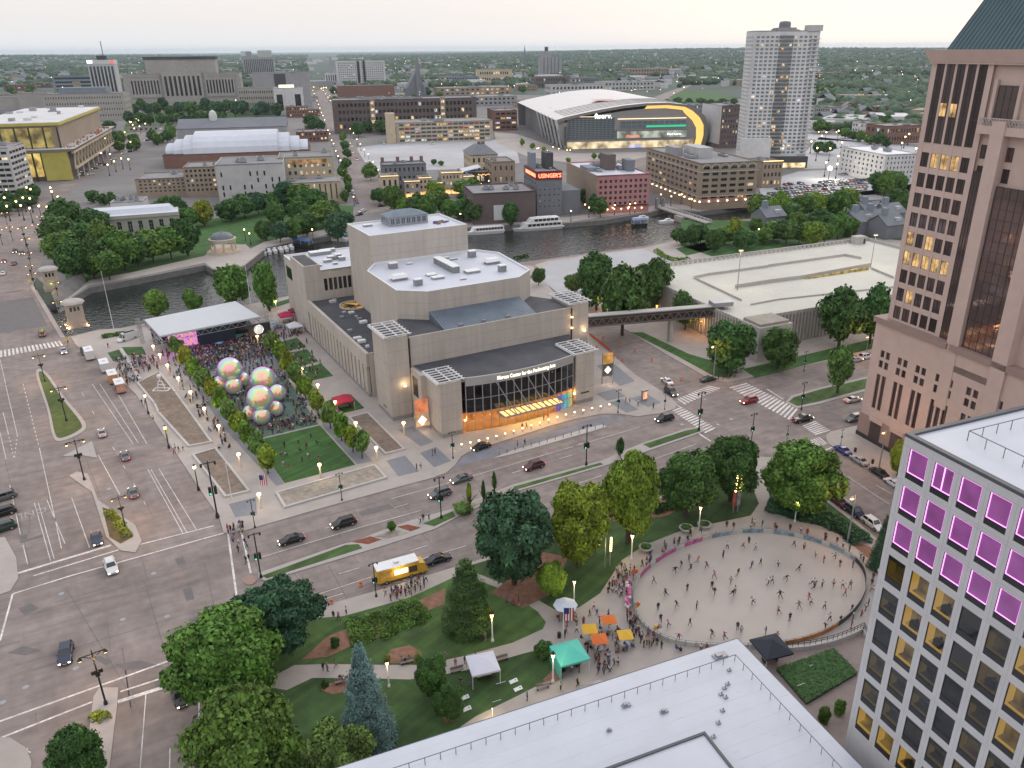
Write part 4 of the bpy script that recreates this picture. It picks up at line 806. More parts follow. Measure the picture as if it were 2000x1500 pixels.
mb.hexa([(SX-.2,SY-.6,TZ-2.2),(SX+30,SY-.6,TZ-2.2),(SX+30,SY+24,TZ-2.2),(SX-.2,SY+24,TZ-2.2)],[(SX-1.2,SY-1.5,TZ),(SX+30,SY-1.5,TZ),(SX+30,SY+25,TZ),(SX-1.2,SY+25,TZ)]); mb.build('cornice',PINK,PT)
mb=MB(); b=[(SX+1.6,SY+1.5,TZ),(SX+34,SY+1.5,TZ),(SX+34,SY+26,TZ),(SX+1.6,SY+26,TZ)]; tpt=[(SX+11,SY+11,TZ+24),(SX+34,SY+11,TZ+24),(SX+34,SY+13,TZ+24),(SX+11,SY+13,TZ+24)]; mb.hexa(b,tpt)
tr=mb.build('pitched_roof',COPP,PT)
mb=MB()
for k in range(34):
    q=k/33; a=Vector(b[0]).lerp(Vector(b[1]),q); c=Vector(tpt[0]).lerp(Vector(tpt[1]),q); mb.bar(a+Vector((0,-.04,.05)),c+Vector((0,-.04,.05)),.06)
    if k<26: q=k/25; a=Vector(b[0]).lerp(Vector(b[3]),q); c=Vector(tpt[0]).lerp(Vector(tpt[3]),q); mb.bar(a+Vector((-.04,0,.05)),c+Vector((-.04,0,.05)),.06)
mb.build('seam_ribs',M('teal_seam',(.04,.1,.115),.5),tr)
# glazed bays and projecting wing nearer the camera
X1=SX+SWD
GBR=glass('glass_bronze_bay',(.2,.14,.135),.04,.3); MATS['glass_bronze_bay'].node_tree.nodes['Principled BSDF'].inputs['Metallic'].default_value=.6
def bay(x,w,y,z0,z1,lx=4,st=1.9):
    mb=MB(); mb.box(x,y,z0,x+w,y+.4,z1); g=mb.build('glass_bay',GBR,PT); mb=MB()
    for k in range(lx+1): q=x+w*k/lx; mb.box(q-.05,y-.05,z0,q+.05,y,z1)
    n=max(1,int((z1-z0)/st))
    for k in range(n+1): q=z0+(z1-z0)*k/n; mb.box(x,y-.045,q-.045,x+w,y-.002,q+.045)
    mb.build('bay_mullion',FRAMED,g); mb=MB(); mb.box(x-.3,y-.7,z0-1.4,x+w+.3,y+.4,z0); mb.build('bay_sill',PINKD,g)
mb=MB(); mb.box(X1,SY+.6,pz-10,X1+26,SY+24,TZ-2.3); mb.build('core_wall',PINK,PT)
bay(X1+.5,2.6,SY+.1,pz-1,ztop0-4)
mb=MB(); mb.box(X1+3.4,SY-1.2,pz-14,X1+6.2,SY+.6,TZ-12); mb.build('pier',PINK,PT)
bay(X1+6.5,7.5,SY-.4,pz-4,ztop0-6,5)
mb=MB(); mb.box(X1+14.3,SY-1.6,pz-14,X1+17.5,SY+.6,TZ-6); mb.build('pier',PINK,PT)
# upper wing windows right of the shaft
for r in range(3):
    for k in range(3): ob('window',win_mesh(1.7,2.5,GLASSBR if (r,k)!=(2,1) else LITA,FRAMED,2,1,.06),PT,(X1+1.6+k*2.6,SY+.5,ztop0-.4-r*3.8),0)
mb=MB(); mb.box(X1+.2,SY-.9,ztop0+3.6,X1+20,SY+.6,ztop0+4.4); mb.box(X1+.2,SY-1.0,ztop0+2.9,X1+20,SY+.6,ztop0+3.6); bl=mb.build('balcony',PINK,PT)
mb=MB()
for k in range(30):
    x=X1+.3+k*.6; mb.bar((x,SY-.85,ztop0+4.4),(x+.6,SY-.85,ztop0+5.7),.05); mb.bar((x+.6,SY-.85,ztop0+4.4),(x,SY-.85,ztop0+5.7),.05)
mb.bar((X1+.3,SY-.85,ztop0+5.7),(X1+18.3,SY-.85,ztop0+5.7),.08); mb.build('railing',M('pale_rail',(.45,.4,.38),.6),bl)
for k in range(2): mb=MB(); mb.box(X1+1.2+k*5.2,SY-.05,ztop0+5,X1+1.9+k*5.2,SY+.6,TZ-5); mb.build('column',PINK,PT)
bay(X1+2.2,4,SY+.3,ztop0+4.6,TZ-6,3)
for k,(x,z) in enumerate([(20.5,13),(20.5,11)]): pass
# ================================================================ parking structure, skywalk, stage, bridge houses
def local(t): return (Matrix.Translation(t.location)@Matrix.Rotation(t.rotation_euler[2],4,'Z')).inverted()
PKC=M('parking_deck',(.5,.49,.43),.8,.06,.15,0,big=.1); PKW=M('parking_concrete',(.42,.4,.37),.85,.08,.4)
pf=G(1486,690); PH=ZH(G(1565,672),609)
K=thing('parking_structure','low broad parking structure with pale open top deck and vertical concrete fins','parking garage',pf,math.radians(24))
iK=local(K); kx=lambda x,y,z=PH:iK@G(x,y,z)
a=kx(1310,563); b=kx(1300,516); c=kx(1670,468); d=kx(1766,492); e=kx(1760,585)
X0,X1,Y0,Y1=-23,62,0,64
q=[kx(1425,612),kx(1310,563),kx(1300,516),kx(1670,468),kx(1780,496)]
Y1=(q[2].y+q[3].y)/2; X0=(q[0].x+q[1].x)/2; X1=q[4].x+6
mb=MB(); mb.prism([(X0,4),(X0,Y1),(X1,Y1),(X1,4)],0,PH-.9,0,1); mb.build('deck',[PKW,PKC],K)
mb=MB()
for x in np.arange(X0,X1,1.35): mb.box(x,3.4,.6,x+.5,4,PH)
mb.box(X0,3.6,PH-1.1,X1,4,PH-.05); mb.build('fin_wall',PKW,K)['kind']='stuff'
mb=MB()
for y in np.arange(4,Y1,1.35): mb.box(X0-.55,y,.4,X0,y+.5,PH)
mb.box(X0-.3,4,PH-1.1,X0,Y1,PH-.05); mb.build('fin_wall',PKW,K)['kind']='stuff'
mb=MB()
for x in np.arange(X0,X1,2.2): mb.box(x,Y1-.35,PH-.9,x+1.35,Y1,PH+.35)
mb.box(X0,Y1-.4,PH+.35,X1,Y1+.05,PH+.6); mb.build('balustrade',PKW,K)['kind']='stuff'
mb=MB(); mb.box(X1-.4,4,PH-.9,X1,Y1-.4,PH+.2); mb.build('parapet',PKW,K)
def wall_px(pts,h=1.,w=.3,name='ramp_wall'):
    mb=MB(); pts=[kx(*p,PH-.9) for p in pts]
    for a,b in zip(pts[:-1],pts[1:]):
        d=(b-a).normalized(); n=Vector((-d.y,d.x,0))*w/2; mb.hexa([a-n,b-n,b+n,a+n],[p+Vector((0,0,h)) for p in (a-n,b-n,b+n,a+n)])
    mb.build(name,PKW,K)
wall_px([(1355,544),(1382,538),(1500,522)],.9); wall_px([(1500,521),(1650,500),(1682,506)],.9); wall_px([(1355,544),(1448,588)],.7); wall_px([(1466,596),(1520,586),(1760,560)],.5); wall_px([(1436,563),(1500,553),(1570,544),(1700,520)],1.3); wall_px([(1702,526),(1745,544)],.8)
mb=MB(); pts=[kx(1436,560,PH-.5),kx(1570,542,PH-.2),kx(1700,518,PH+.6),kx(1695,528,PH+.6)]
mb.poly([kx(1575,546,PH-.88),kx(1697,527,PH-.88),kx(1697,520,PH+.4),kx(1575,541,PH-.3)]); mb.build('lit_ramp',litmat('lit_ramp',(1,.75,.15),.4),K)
mb=MB()
for k in range(40):
    for (x0,y0,x1,y1) in ((1330,553,1640,504),(1400,590,1720,535)):
        t=k/40; p=kx(x0+(x1-x0)*t,y0+(y1-y0)*t,PH-.88); mb.box(p.x,p.y,PH-.898,p.x+.12,p.y+4.6,PH-.885)
mb.build('bay_marking',PAINT,K)['kind']='stuff'
mb=MB(); p=kx(1412,640,0); mb.box(X0-1,-6,0,X0+11,3.3,PH+.2,0); mb.box(X0-.2,-5.2,PH+.2,X0+10.2,2.5,PH+1.,1); mb.box(X0+5,-6.06,0,X0+6.4,-6.,7,2); mb.build('stair_block',[CONP if False else PKW,M('stair_roof',(.3,.27,.22),.9),FRAMED],K)
mb=MB(); p=kx(1672,470); mb.box(p.x-2.5,p.y-3,PH-.9,p.x+2.5,p.y+.5,PH+2.2,0); mb.box(p.x+1.,p.y-3.05,PH-.8,p.x+2.,p.y-3.,PH+1.3,1); mb.build('stair_head',[PKW,FRAMED],K)
# skywalk
s0=G(1150,672); zb1,zt1=7.4,10.6
s0=Vector(G(1150,640,zb1)); s1=Vector(G(1412,618,zb1)); sd=(Vector((s1.x,s1.y,0))-Vector((s0.x,s0.y,0))); SL=sd.length
SK=thing('skywalk','covered steel truss footbridge over the street to the parking structure','footbridge',Vector((s0.x,s0.y,0)),math.atan2(sd.y,sd.x))
mb=MB(); mb.box(0,0,zb1,SL,3.2,zb1+.5); mb.build('deck',METALG,SK)
mb=MB(); mb.box(0,-.35,zt1-.45,SL,3.55,zt1,0); mb.box(0,.1,zt1,SL,3.1,zt1+.25,1); mb.build('roof',[FRAMED,CONP if False else PKW],SK)
mb=MB(); mb.box(.1,.3,zb1+.5,SL-.1,2.9,zt1-.46); mb.build('glazing',GLASSBR,SK)
TRM=M('truss_bronze',(.16,.13,.11),.6,.05)
mb=MB(); n=16
for y in (-.1,3.3):
    for k in range(n):
        x0,x1=SL*k/n,SL*(k+1)/n; xm=(x0+x1)/2
        mb.bar((x0,y,zb1+.4),(xm,y,zt1-.6),.13); mb.bar((xm,y,zt1-.6),(x1,y,zb1+.4),.13)
    mb.bar((0,y,zb1+.3),(SL,y,zb1+.3),.18); mb.bar((0,y,zt1-.6),(SL,y,zt1-.6),.16)
mb.build('truss',TRM,SK)
iS=local(SK); p=iS@G(1326,683); mb=MB(); mb.box(p.x-.45,.6,0,p.x+.45,2.6,zb1); mb.build('pier',PKW,SK)
p=iS@G(1420,660); mb=MB(); mb.box(SL-3.5,-.4,zt1,SL+3,3.6,zt1+1.4); mb.build('end_cap',METALG,SK)
# stage canopy
ZC=8.0
cp=[G(282,624,ZC),G(460,588,ZC),G(508,618,ZC),G(312,656,ZC)]
ctr=sum(cp,Vector())/4; STG=thing('stage','open air stage under a flat white canopy on steel trusses','stage',Vector((ctr.x,ctr.y,0)))
mb=MB(); mb.prism(cp,ZC-.5,ZC); wobj('canopy',mb,M('canopy_white',(.5,.52,.54),.6,.03),STG)
mb=MB(); TRS=M('truss_grey',(.33,.33,.34),.5,.05)
def truss(a,b,d=1.6,n=8,r=.07):
    a,b=Vector(a),Vector(b); dn=Vector((0,0,-d))
    mb.bar(a,b,r); mb.bar(a+dn,b+dn,r)
    for k in range(n): mb.bar(a.lerp(b,k/n),a.lerp(b,(k+.5)/n)+dn,r*.8); mb.bar(a.lerp(b,(k+.5)/n)+dn,a.lerp(b,(k+1)/n),r*.8)
off=Vector((0,0,-.5))
def ext(a,b,k): return a+(a-b).normalized()*k
truss(ext(cp[0],cp[1],3)+off,ext(cp[1],cp[0],3)+off,n=14); truss(ext(cp[3],cp[2],3)+off,ext(cp[2],cp[3],4)+off,n=14); truss(ext(cp[0],cp[3],2)+off,ext(cp[3],cp[0],3)+off); truss(ext(cp[1],cp[2],2)+off,ext(cp[2],cp[1],3)+off)
wobj('roof_truss',mb,TRS,STG)
for p in (ext(cp[0],cp[2],2),ext(cp[1],cp[3],2),ext(cp[2],cp[0],2),ext(cp[3],cp[1],2)):
    mb=MB(); 
    for dx in (-.4,.4):
        for dy in (-.4,.4): mb.bar((p.x+dx,p.y+dy,.15),(p.x+dx,p.y+dy,ZC+.6),.06)
    for k in range(8):
        z=.5+k; mb.bar((p.x-.4,p.y-.4,z),(p.x+.4,p.y-.4,z+.9),.04); mb.bar((p.x+.4,p.y+.4,z),(p.x-.4,p.y+.4,z+.9),.04)
    wobj('support_tower',mb,TRS,STG)
s4=[G(330,672,1.2),G(500,640,1.2),G(470,610,1.2),G(305,640,1.2)]
mb=MB(); mb.prism(s4,.15,1.35); wobj('stage_deck',mb,FRAMED,STG)
bA,bB=cp[0].lerp(cp[3],.35),cp[1].lerp(cp[2],.35); mb=MB(); mb.prism([bA,bB,bB+WD*.2,bA+WD*.2],1.3,ZC-.6); wobj('back_curtain',mb,FRAMED,STG)
fA,fB=cp[3].lerp(cp[2],.36),cp[3].lerp(cp[2],.72); mb=MB(); mb.prism([fA,fB,fB+WD*.4,fA+WD*.4],2.6,ZC-.7); wobj('front_drape',mb,M('navy_drape',(.012,.018,.035),.8),STG)
fA,fB=cp[3].lerp(cp[2],.08),cp[3].lerp(cp[2],.36); A,B=fA+WD*5,fB+WD*5; mb=MB(); mb.prism([A,B,B+WD*.2,A+WD*.2],1.6,6.5); 
m,t,bb=nodes('stage_screen'); n=noise(t,.9,3); cr=t.nodes.new('ShaderNodeValToRGB'); [cr.color_ramp.elements.new(.5) for _ in range(3)]
for e_,(p_,c_) in zip(cr.color_ramp.elements,[(.3,(.25,.02,.35)),(.44,(.75,.25,.8)),(.52,(.9,.45,.06)),(.6,(.5,.1,.5)),(.75,(.2,.02,.3))]): e_.position=p_; e_.color=(*c_,1)
t.links.new(n.outputs[0],cr.inputs[0]); t.links.new(cr.outputs[0],bb.inputs['Emission Color']); bb.inputs['Emission Strength'].default_value=.9; bb.inputs['Base Color'].default_value=(.02,.02,.02,1)
wobj('video_screen',mb,m,STG)
for k in range(5):
    p=fA.lerp(fB,k/4)+WD*3; o=glow('stage_light',(p.x-STG.location.x,p.y-STG.location.y,6.6),STG,260,(.9,.25,1),.3)
    mb=MB(); mb.box(p.x-.3,p.y-.3,6.9,p.x+.3,p.y+.3,7.3); wobj('stage_lamp',mb,E('magenta_lamp',(.95,.35,1),12),STG)
# LED sign beside the stage with a round emblem
sp=G(512,672); SG=thing('screen_sign','dark screen with glowing round white emblem beside the stage','screen',sp,math.radians(29.7))
mb=MB(); mb.box(-3.6,-.2,3.2,3.2,.2,6.8,0); mb.build('screen',FRAMED,SG)
mb=MB()
for x in (-3,2.6): mb.bar((x,0,.1),(x,0,3.3),.12)
mb.build('post',METALG,SG)
me=bpy.data.meshes.new('emblem'); bm=bmesh.new(); bmesh.ops.create_circle(bm,cap_ends=True,segments=24,radius=1.5); bm.to_mesh(me); bm.free()
m,t,bb=nodes('emblem_glow'); n=t.nodes.new('ShaderNodeTexVoronoi'); n.inputs['Scale'].default_value=1.6; g_=t.nodes.new('ShaderNodeNewGeometry'); t.links.new(g_.outputs['Position'],n.inputs[0]); r_=t.nodes.new('ShaderNodeMapRange'); r_.inputs[1].default_value=.25; r_.inputs[2].default_value=.35; r_.inputs[3].default_value=1.6; r_.inputs[4].default_value=.25; t.links.new(n.outputs['Distance'],r_.inputs[0]); t.links.new(r_.outputs[0],bb.inputs['Emission Strength']); bb.inputs['Emission Color'].default_value=(1,.98,.9,1)
me.materials.append(m); ob('emblem',me,SG,(-.4,-.23,5.),(PI/2,0,0))
# banners on posts by the theatre
def banner(px,py,px2,h,w,label,cols,dia,ang=29.7):
    p=G(px,py); t=thing('banner_sign',label,'banner',p,math.radians(ang))
    mb=MB()
    for x in (-w/2-.1,w/2+.1): mb.bar((x,0,.1),(x,0,h+.2),.12)
    mb.build('post',METALG,t)
    for k,(c,z0,z1) in enumerate(cols): mb=MB(); mb.box(-w/2,-.08,z0,w/2,.08,z1); pn=mb.build('banner_panel',M('banner_%d_%d'%(px,k),c,.6,.5,.5,emit=.75),t)
    mb=MB(); z=dia; r=w*.36; mb.poly([(-r,-.1,z),(0,-.1,z-r*1.1),(r,-.1,z),(0,-.1,z+r*1.1)]); mb.build('diamond_emblem',E('emblem_white',(1,.92,.8),1.1),t)
    glow('banner_lamp',(0,-1.2,1.2),t,90,(1,.7,.45)); return t
banner(826,842,0,8.6,3.4,'tall lit banner with white diamond between two concrete tower blocks',[((.5,.16,.07),4.9,8.4),((.32,.2,.12),1.4,4.8)],2.9)
banner(1186,750,0,9.2,3.0,'tall banner with golden face and white diamond at the street corner',[((.4,.2,.05),6.,9.),((.05,.045,.045),2.4,5.9)],4.2,20)
kp=G(1258,783); kk=thing('information_kiosk','small lit information kiosk on the corner paving','kiosk',kp,math.radians(29.7)); mb=MB(); mb.box(-.8,-.35,.15,.8,.35,3,0); mb.box(-.95,-.5,3,.95,.5,3.2,0); mb.build('body',METALG,kk); mb=MB(); mb.box(-.65,-.38,.7,.65,-.355,2.7); mb.build('poster',M('poster_lit',(.7,.3,.15),.5,.6,1.5,emit=1.2),kk)
# bridge houses
def bridge_house(px,py,tpx,label,lit):
    p=G(px,py); h=ZH(p,tpx); t=thing('bridge_house',label,'tower house',p,math.radians(35)); st=M('house_stone',(.38,.33,.28),.85,.1,.7)
    mb=MB(); w=2.5; cells=[]
    for o_,u in (((-w,-w),(1,0)),((w,-w),(0,1)),((w,w),(-1,0)),((-w,w),(0,-1))): cells+=facade(mb,o_,u,2*w,0,h-1.6,spans(2*w,3,.6,.8),[(h-3.6,h-2.2)],.2)
    mb.box(-w-.3,-w-.3,0,w+.3,w+.3,1.2); mb.box(-w-.25,-w-.25,h-1.6,w+.25,w+.25,h-1.3); mb.build('wall',st,t); windows(t,cells,GLASSD,FRAMED,0,1)
    mb=MB(); mb.lathe([(3.7,h-1.3),(3.3,h-.6),(2.4,h-.25),(.2,h)],(0,0,0),8); mb.build('roof',M('house_roof',(.4,.37,.34),.8,.1),t)
    if lit:
        for a in (-1,1): uplight((a*2.9,-3.2,.3),t,(1,.5,.25),70); uplight((-3.3,a*2.2,.3),t,(1,.5,.25),50)
    else: glow('green_lamp',(0,-3.4,3),t,25,(.7,1,.1))
bridge_house(152,636,584,'stone bridge house lit orange on the near bank',True); bridge_house(103,566,520,'grey stone bridge house on the far bank beside dark trees',False)
ab=thing('bridge_abutment','grey sloping stone abutment wall below the far bridge house','wall',G(140,578)); mb=MB(); mb.hexa([(p.x,p.y,-2.6) for p in (G(112,600),G(130,590),G(172,560),G(150,552))],[(p.x,p.y,3.2) for p in (G(104,588),G(118,578),G(166,548),G(150,545))]); wobj('wall',mb,DOCK,ab)
# skating rink barrier
rt=thing('rink_barrier','low barrier boards ringing the skating rink with printed panels','barrier',G(1237,1172))
n=len(RK); L=rt.location; bc=[M('board_a',(.42,.1,.24),.6,.5,1.2),M('board_b',(.2,.27,.32),.6,.6,.9),M('board_c',(.45,.45,.42),.6,.2,.6),M('board_d',(.03,.03,.035),.6,.2,.6),M('board_e',(.42,.18,.06),.6,.4,.6)]
for k in range(n):
    a,b=RK[k],RK[(k+1)%n]; d=(b-a); d.normalize(); nn=Vector((-d.y,d.x,0))*.06; f=k/n
    c=(bc[0] if k%4 else bc[2]) if 4<=k<15 else (bc[1] if k%3 else bc[2]) if 15<=k<32 else bc[3] if 32<=k<46 else bc[4] if 46<=k<53 else bc[2]
    mb=MB(); a2,b2=a+d*.04,b-d*.04; mb.hexa([(p.x-L.x,p.y-L.y,.15) for p in (a2-nn,b2-nn,b2+nn,a2+nn)],[(p.x-L.x,p.y-L.y,1.02) for p in (a2-nn,b2-nn,b2+nn,a2+nn)]); mb.build('board_panel',c,rt)
mb=MB()
for k in range(n):
    a,b=RK[k]-L,RK[(k+1)%n]-L; mb.bar((a.x,a.y,.2),(a.x,a.y,1.32),.04); mb.bar((a.x,a.y,1.3),(b.x,b.y,1.3),.04)
mb.build('handrail',METALG,rt)
wt=thing('terrace_wall','curved pale concrete wall with railing below the rink','wall',G(1540,1272)); cv=[G(*p) for p in ((1535,1274),(1580,1270),(1625,1260),(1660,1247),(1685,1235),(1692,1250))]
mb=MB()
for a,b in zip(cv[:-1],cv[1:]):
    d=(b-a).normalized(); nn=Vector((-d.y,d.x,0))*.25; mb.hexa([(p.x,p.y,.15) for p in (a-nn,b-nn,b+nn,a+nn)],[(p.x,p.y,1.) for p in (a-nn,b-nn,b+nn,a+nn)])
wobj('wall',mb,CONCP,wt)
mb=MB()
for a,b in zip(cv[:-1],cv[1:]):
    for k in range(4): p=a.lerp(b,k/4); mb.bar((p.x,p.y,1),(p.x,p.y,1.9),.03)
    mb.bar((a.x,a.y,1.9),(b.x,b.y,1.9),.035); mb.bar((a.x,a.y,1.5),(b.x,b.y,1.5),.03)
wobj('railing',mb,METAL,wt)
# gazebo on the far bank
gp_=G(438,492); gh=ZH(gp_,454); GZ=thing('gazebo','round domed bandstand lit warm on the riverside','pavilion',gp_)
gs=M('gazebo_stone',(.45,.4,.33),.8,.05); mb=MB(); R_=5.2
mb.lathe([(7.4,0),(7.4,.35),(6.6,.35),(6.6,.7),(0.1,.7)],(0,0,.1),24); mb.build('base',gs,GZ)
for k in range(8):
    q=2*PI*(k+.5)/8; mb=MB(); mb.lathe([(.5,.7),(.42,1.2),(.36,gh*.55)],(R_*math.cos(q),R_*math.sin(q),0),8); mb.build('column',gs,GZ)
mb=MB(); mb.lathe([(5.0,gh*.55),(5.7,gh*.55),(5.9,gh*.68),(6.1,gh*.7),(5.2,gh*.72),(5.0,gh*.7)],(0,0,0),24); mb.build('entablature',gs,GZ)
mb=MB(); mb.lathe([(5.1,gh*.71),(4.8,gh*.82),(3.8,gh*.93),(2,gh*1.0),(.5,gh*1.02),(.4,gh*1.08),(.05,gh*1.1)],(0,0,0),24); smooth(mb.build('dome',M('dome_copper',(.13,.15,.16),.5,.15),GZ))
for q in (0,2.1,4.2): glow('gazebo_lamp',(2.2*math.cos(q),2.2*math.sin(q),3.0),GZ,130,(1,.55,.25))
# inflatable iridescent balls
m,t,bb=nodes('iridescent_film'); bb.inputs['Roughness'].default_value=.16; bb.inputs['Metallic'].default_value=.55
g_=t.nodes.new('ShaderNodeNewGeometry'); sx_=t.nodes.new('ShaderNodeSeparateXYZ'); t.links.new(g_.outputs['Normal'],sx_.inputs[0])
lw_=t.nodes.new('ShaderNodeLayerWeight'); lw_.inputs[0].default_value=.45; ns=noise(t,.5,2); ad=t.nodes.new('ShaderNodeMath'); ad.operation='MULTIPLY_ADD'; t.links.new(ns.outputs[0],ad.inputs[0]); ad.inputs[1].default_value=.55; t.links.new(lw_.outputs['Facing'],ad.inputs[2])
cr=t.nodes.new('ShaderNodeValToRGB'); [cr.color_ramp.elements.new(.5) for _ in range(4)]
for e_,(p_,c_) in zip(cr.color_ramp.elements,[(.18,(.92,.42,.5)),(.34,(.92,.58,.36)),(.5,(.55,.82,.4)),(.64,(.35,.7,.65)),(.8,(.66,.34,.82)),(1.,(.88,.4,.75))]): e_.position=p_; e_.color=(*c_,1)
t.links.new(ad.outputs[0],cr.inputs[0]); t.links.new(cr.outputs[0],bb.inputs['Base Color']); bb.inputs['Emission Strength'].default_value=.06; t.links.new(cr.outputs[0],bb.inputs['Emission Color'])
me=bpy.data.meshes.new('ball'); bm=bmesh.new(); bmesh.ops.create_uvsphere(bm,u_segments=32,v_segments=18,radius=1); bm.to_mesh(me); bm.free(); me.materials.append(m); smooth(me)
BALLS=[(449,722,22.5,'large pearly ball, top of the stack nearest the stage'),(430,749,14,'small pearly ball at the avenue side of the far stack'),(456,754,15,'small pearly ball at the front of the far stack'),(474,741,13,'small pearly ball at the theatre side of the far stack'),
 (514,741,23.5,'large pearly ball resting against the middle of the near stack'),(508,778,24,'largest pearly ball on top of the near stack'),(542,767,15.5,'small pearly ball beside the near stack closest to the theatre'),(488,806,13.5,'small pink lit ball at the avenue side of the near stack'),(511,813,15.5,'small pink lit ball at the front of the near stack'),(538,798,14,'small violet ball at the lawn side of the near stack')]
for x,y,r,lb in BALLS:
    z=2.; 
    for _ in range(8):
        p=G(x,y,z); rr=1.08*r*depth(p)/FPX; r_=r; z=rr+.15 if r<17 else rr*1.0+(2.6 if (x,y) in ((449,722),(508,778)) else .3)
    o=ob('inflatable_ball',me,None,p,None,rr); tag(o,lb,'inflatable ball','pearly inflatable balls on the plaza')
for x,y in ((485,818),(535,812),(512,826)): 
    p=G(x,y); t=thing('stage_light','%s magenta floodlight at the foot of the pearly balls'%{485:'avenue side',535:'theatre side',512:'front'}[x],'floodlight',p,0,'magenta floodlights under the pearly balls'); mb=MB(); mb.box(-.2,-.2,.15,.2,.2,.5); mb.build('lamp',E('magenta_lamp',(1,.3,1),10),t); glow('light',(0,0,.9),t,160,(.95,.25,1))
# ================================================================ the far bank
BW_=lambda n,c,v=.1: M('wall_'+n,c,.88,v,.25,0,big=.08)
WALLS=dict(lime=BW_('limestone',(.34,.325,.3)),grey=BW_('grey',(.3,.3,.31)),pale=BW_('pale',(.45,.45,.45)),white=BW_('white',(.58,.58,.58)),beige=BW_('beige',(.42,.37,.28)),cream=BW_('cream',(.5,.42,.3)),brown=BW_('brown',(.13,.1,.095)),brick=BW_('brick',(.2,.11,.085)),pinkb=BW_('pink_brick',(.42,.2,.2)),dark=BW_('dark',(.07,.07,.08)),tan=BW_('tan',(.3,.24,.18)),slate=BW_('slate',(.17,.18,.2)),blue=BW_('bluegrey',(.2,.23,.27)),yellow=BW_('sheathing_yellow',(.46,.41,.1)))
def Bd(name,label,xl,yt,yb,xr,dep,wall,f=None,s=None,cat='building',**k): return block(name,label,cat,xl,yt,yb,xr,dep,k.pop('th',13.8),WALLS[wall],k.pop('roof',ROOFG),f,s,**k)
def child_box(t,name,mat,x0,y0,z0,x1,y1,z1): mb=MB(); mb.box(x0,y0,z0,x1,y1,z1); return mb.build(name,mat,t)
# --- Kilbourn side, left
t=Bd('office_tower','slim white office tower with dark vertical glass stripes and sign band on top',184,117,192,221,30,'pale',(7,1,.62,.9,4,9),(1,1,.02,.5),cat='tower',lit=0)
w,h=dims(t); child_box(t,'sign_band',WALLS['white'],-.5,-.5,h-8,w+.5,30.5,h-.5); child_box(t,'red_sign',E('sign_red',(1,.1,.08),1.2),w*.86,-.9,h-6,w*1.0,-.6,h-2); child_box(t,'white_sign',E('sign_white',(.9,.95,1),2.5),0.5,-.9,h-6,w*.2,-.6,h-1); child_box(t,'penthouse',FRAMED,w*.35,8,h-1,w*.7,20,h+7); mb=MB(); mb.bar((w*.6,12,h+7),(w*.6,12,h+34),.5); mb.build('mast',METAL,t)
t=Bd('courthouse','monumental grey classical courthouse with tall columns on a tree lined rise',251,146,213,467,45,'lime',(26,2,.3,.35,2,44),(6,3,.4,.4),lit=.02); w,h=dims(t)
for x0,x1 in ((.05,.31),(.69,.95)):
    mb=MB(); cells=facade(mb,(w*x0,-1.5),(1,0),w*(x1-x0),h*.32,h*.93,spans(w*(x1-x0),9,.5),[(h*.42,h*.82)],1.2); mb.poly([(w*x0,-1.5,h*.32),(w*x1,-1.5,h*.32),(w*x1,0,h*.32),(w*x0,0,h*.32)]); mb.box(w*x0-.5,-2.2,h*.93,w*x1+.5,1,h*.98); c=mb.build('colonnade',WALLS['lime'],t); windows(c,cells,GLASSD,FRAMED,0,1,4)
mb=MB(); x0,x1=.33,.67; cells=facade(mb,(w*x0,-4),(1,0),w*(x1-x0),0,h*1.06,spans(w*(x1-x0),8,.55,w*.01),[(h*.36,h*.94)],1.6); mb.box(w*x0,-3.99,h*1.06-.02,w*x1,3,h*1.06); mb.poly([(w*x1,-4,0),(w*x1,3,0),(w*x1,3,h*1.06),(w*x1,-4,h*1.06)]); mb.poly([(w*x0,3,0),(w*x0,-4,0),(w*x0,-4,h*1.06),(w*x0,3,h*1.06)]); c=mb.build('portico',WALLS['lime'],t); windows(c,cells,GLASSD,FRAMED,0,1,5)
for cx in (.43,.57): child_box(c,'arch_door',GLASSD,w*cx-4,-4.1,1,w*cx+4,-4.02,h*.18)
child_box(t,'attic',WALLS['lime'],w*.2,6,h-.5,w*.8,40,h*1.42); child_box(t,'attic_roof',ROOFD,w*.19,5,h*1.42,w*.81,41,h*1.5)
Bd('ribbon_office','low dark office slab with ribbon windows behind the safety building',108,148,182,190,26,'blue',(1,4,.96,.5),None,lit=.02); child_box(bpy.context.scene.objects['ribbon_office'],'stair_shaft',WALLS['tan'],40,-1.2,0,56,0,24)
t=Bd('civic_block','long pale stone civic block with rows of small square windows',92,184,238,240,40,'lime',(30,4,.34,.36,3),(6,4,.34,.36,3),lit=.02); w,h=dims(t); child_box(t,'upper_storey',WALLS['blue'],w*.2,8,h-.6,w*.78,32,h+7)
t=Bd('theatre_hall','plain beige windowless hall block at the avenue end',-40,190,222,40,30,'lime',cat='hall'); t=Bd('fly_loft','tall plain beige fly loft behind the drum roof',42,182,222,93,34,'lime',cat='hall')
t=thing('drum_hall','low round dark drum with flat pale roof','hall',G(45,232)); mb=MB(); mb.lathe([(62,0),(62,8),(62,9),(.1,9.1)],(0,30,0),32); mb.build('drum',WALLS['dark'],t)
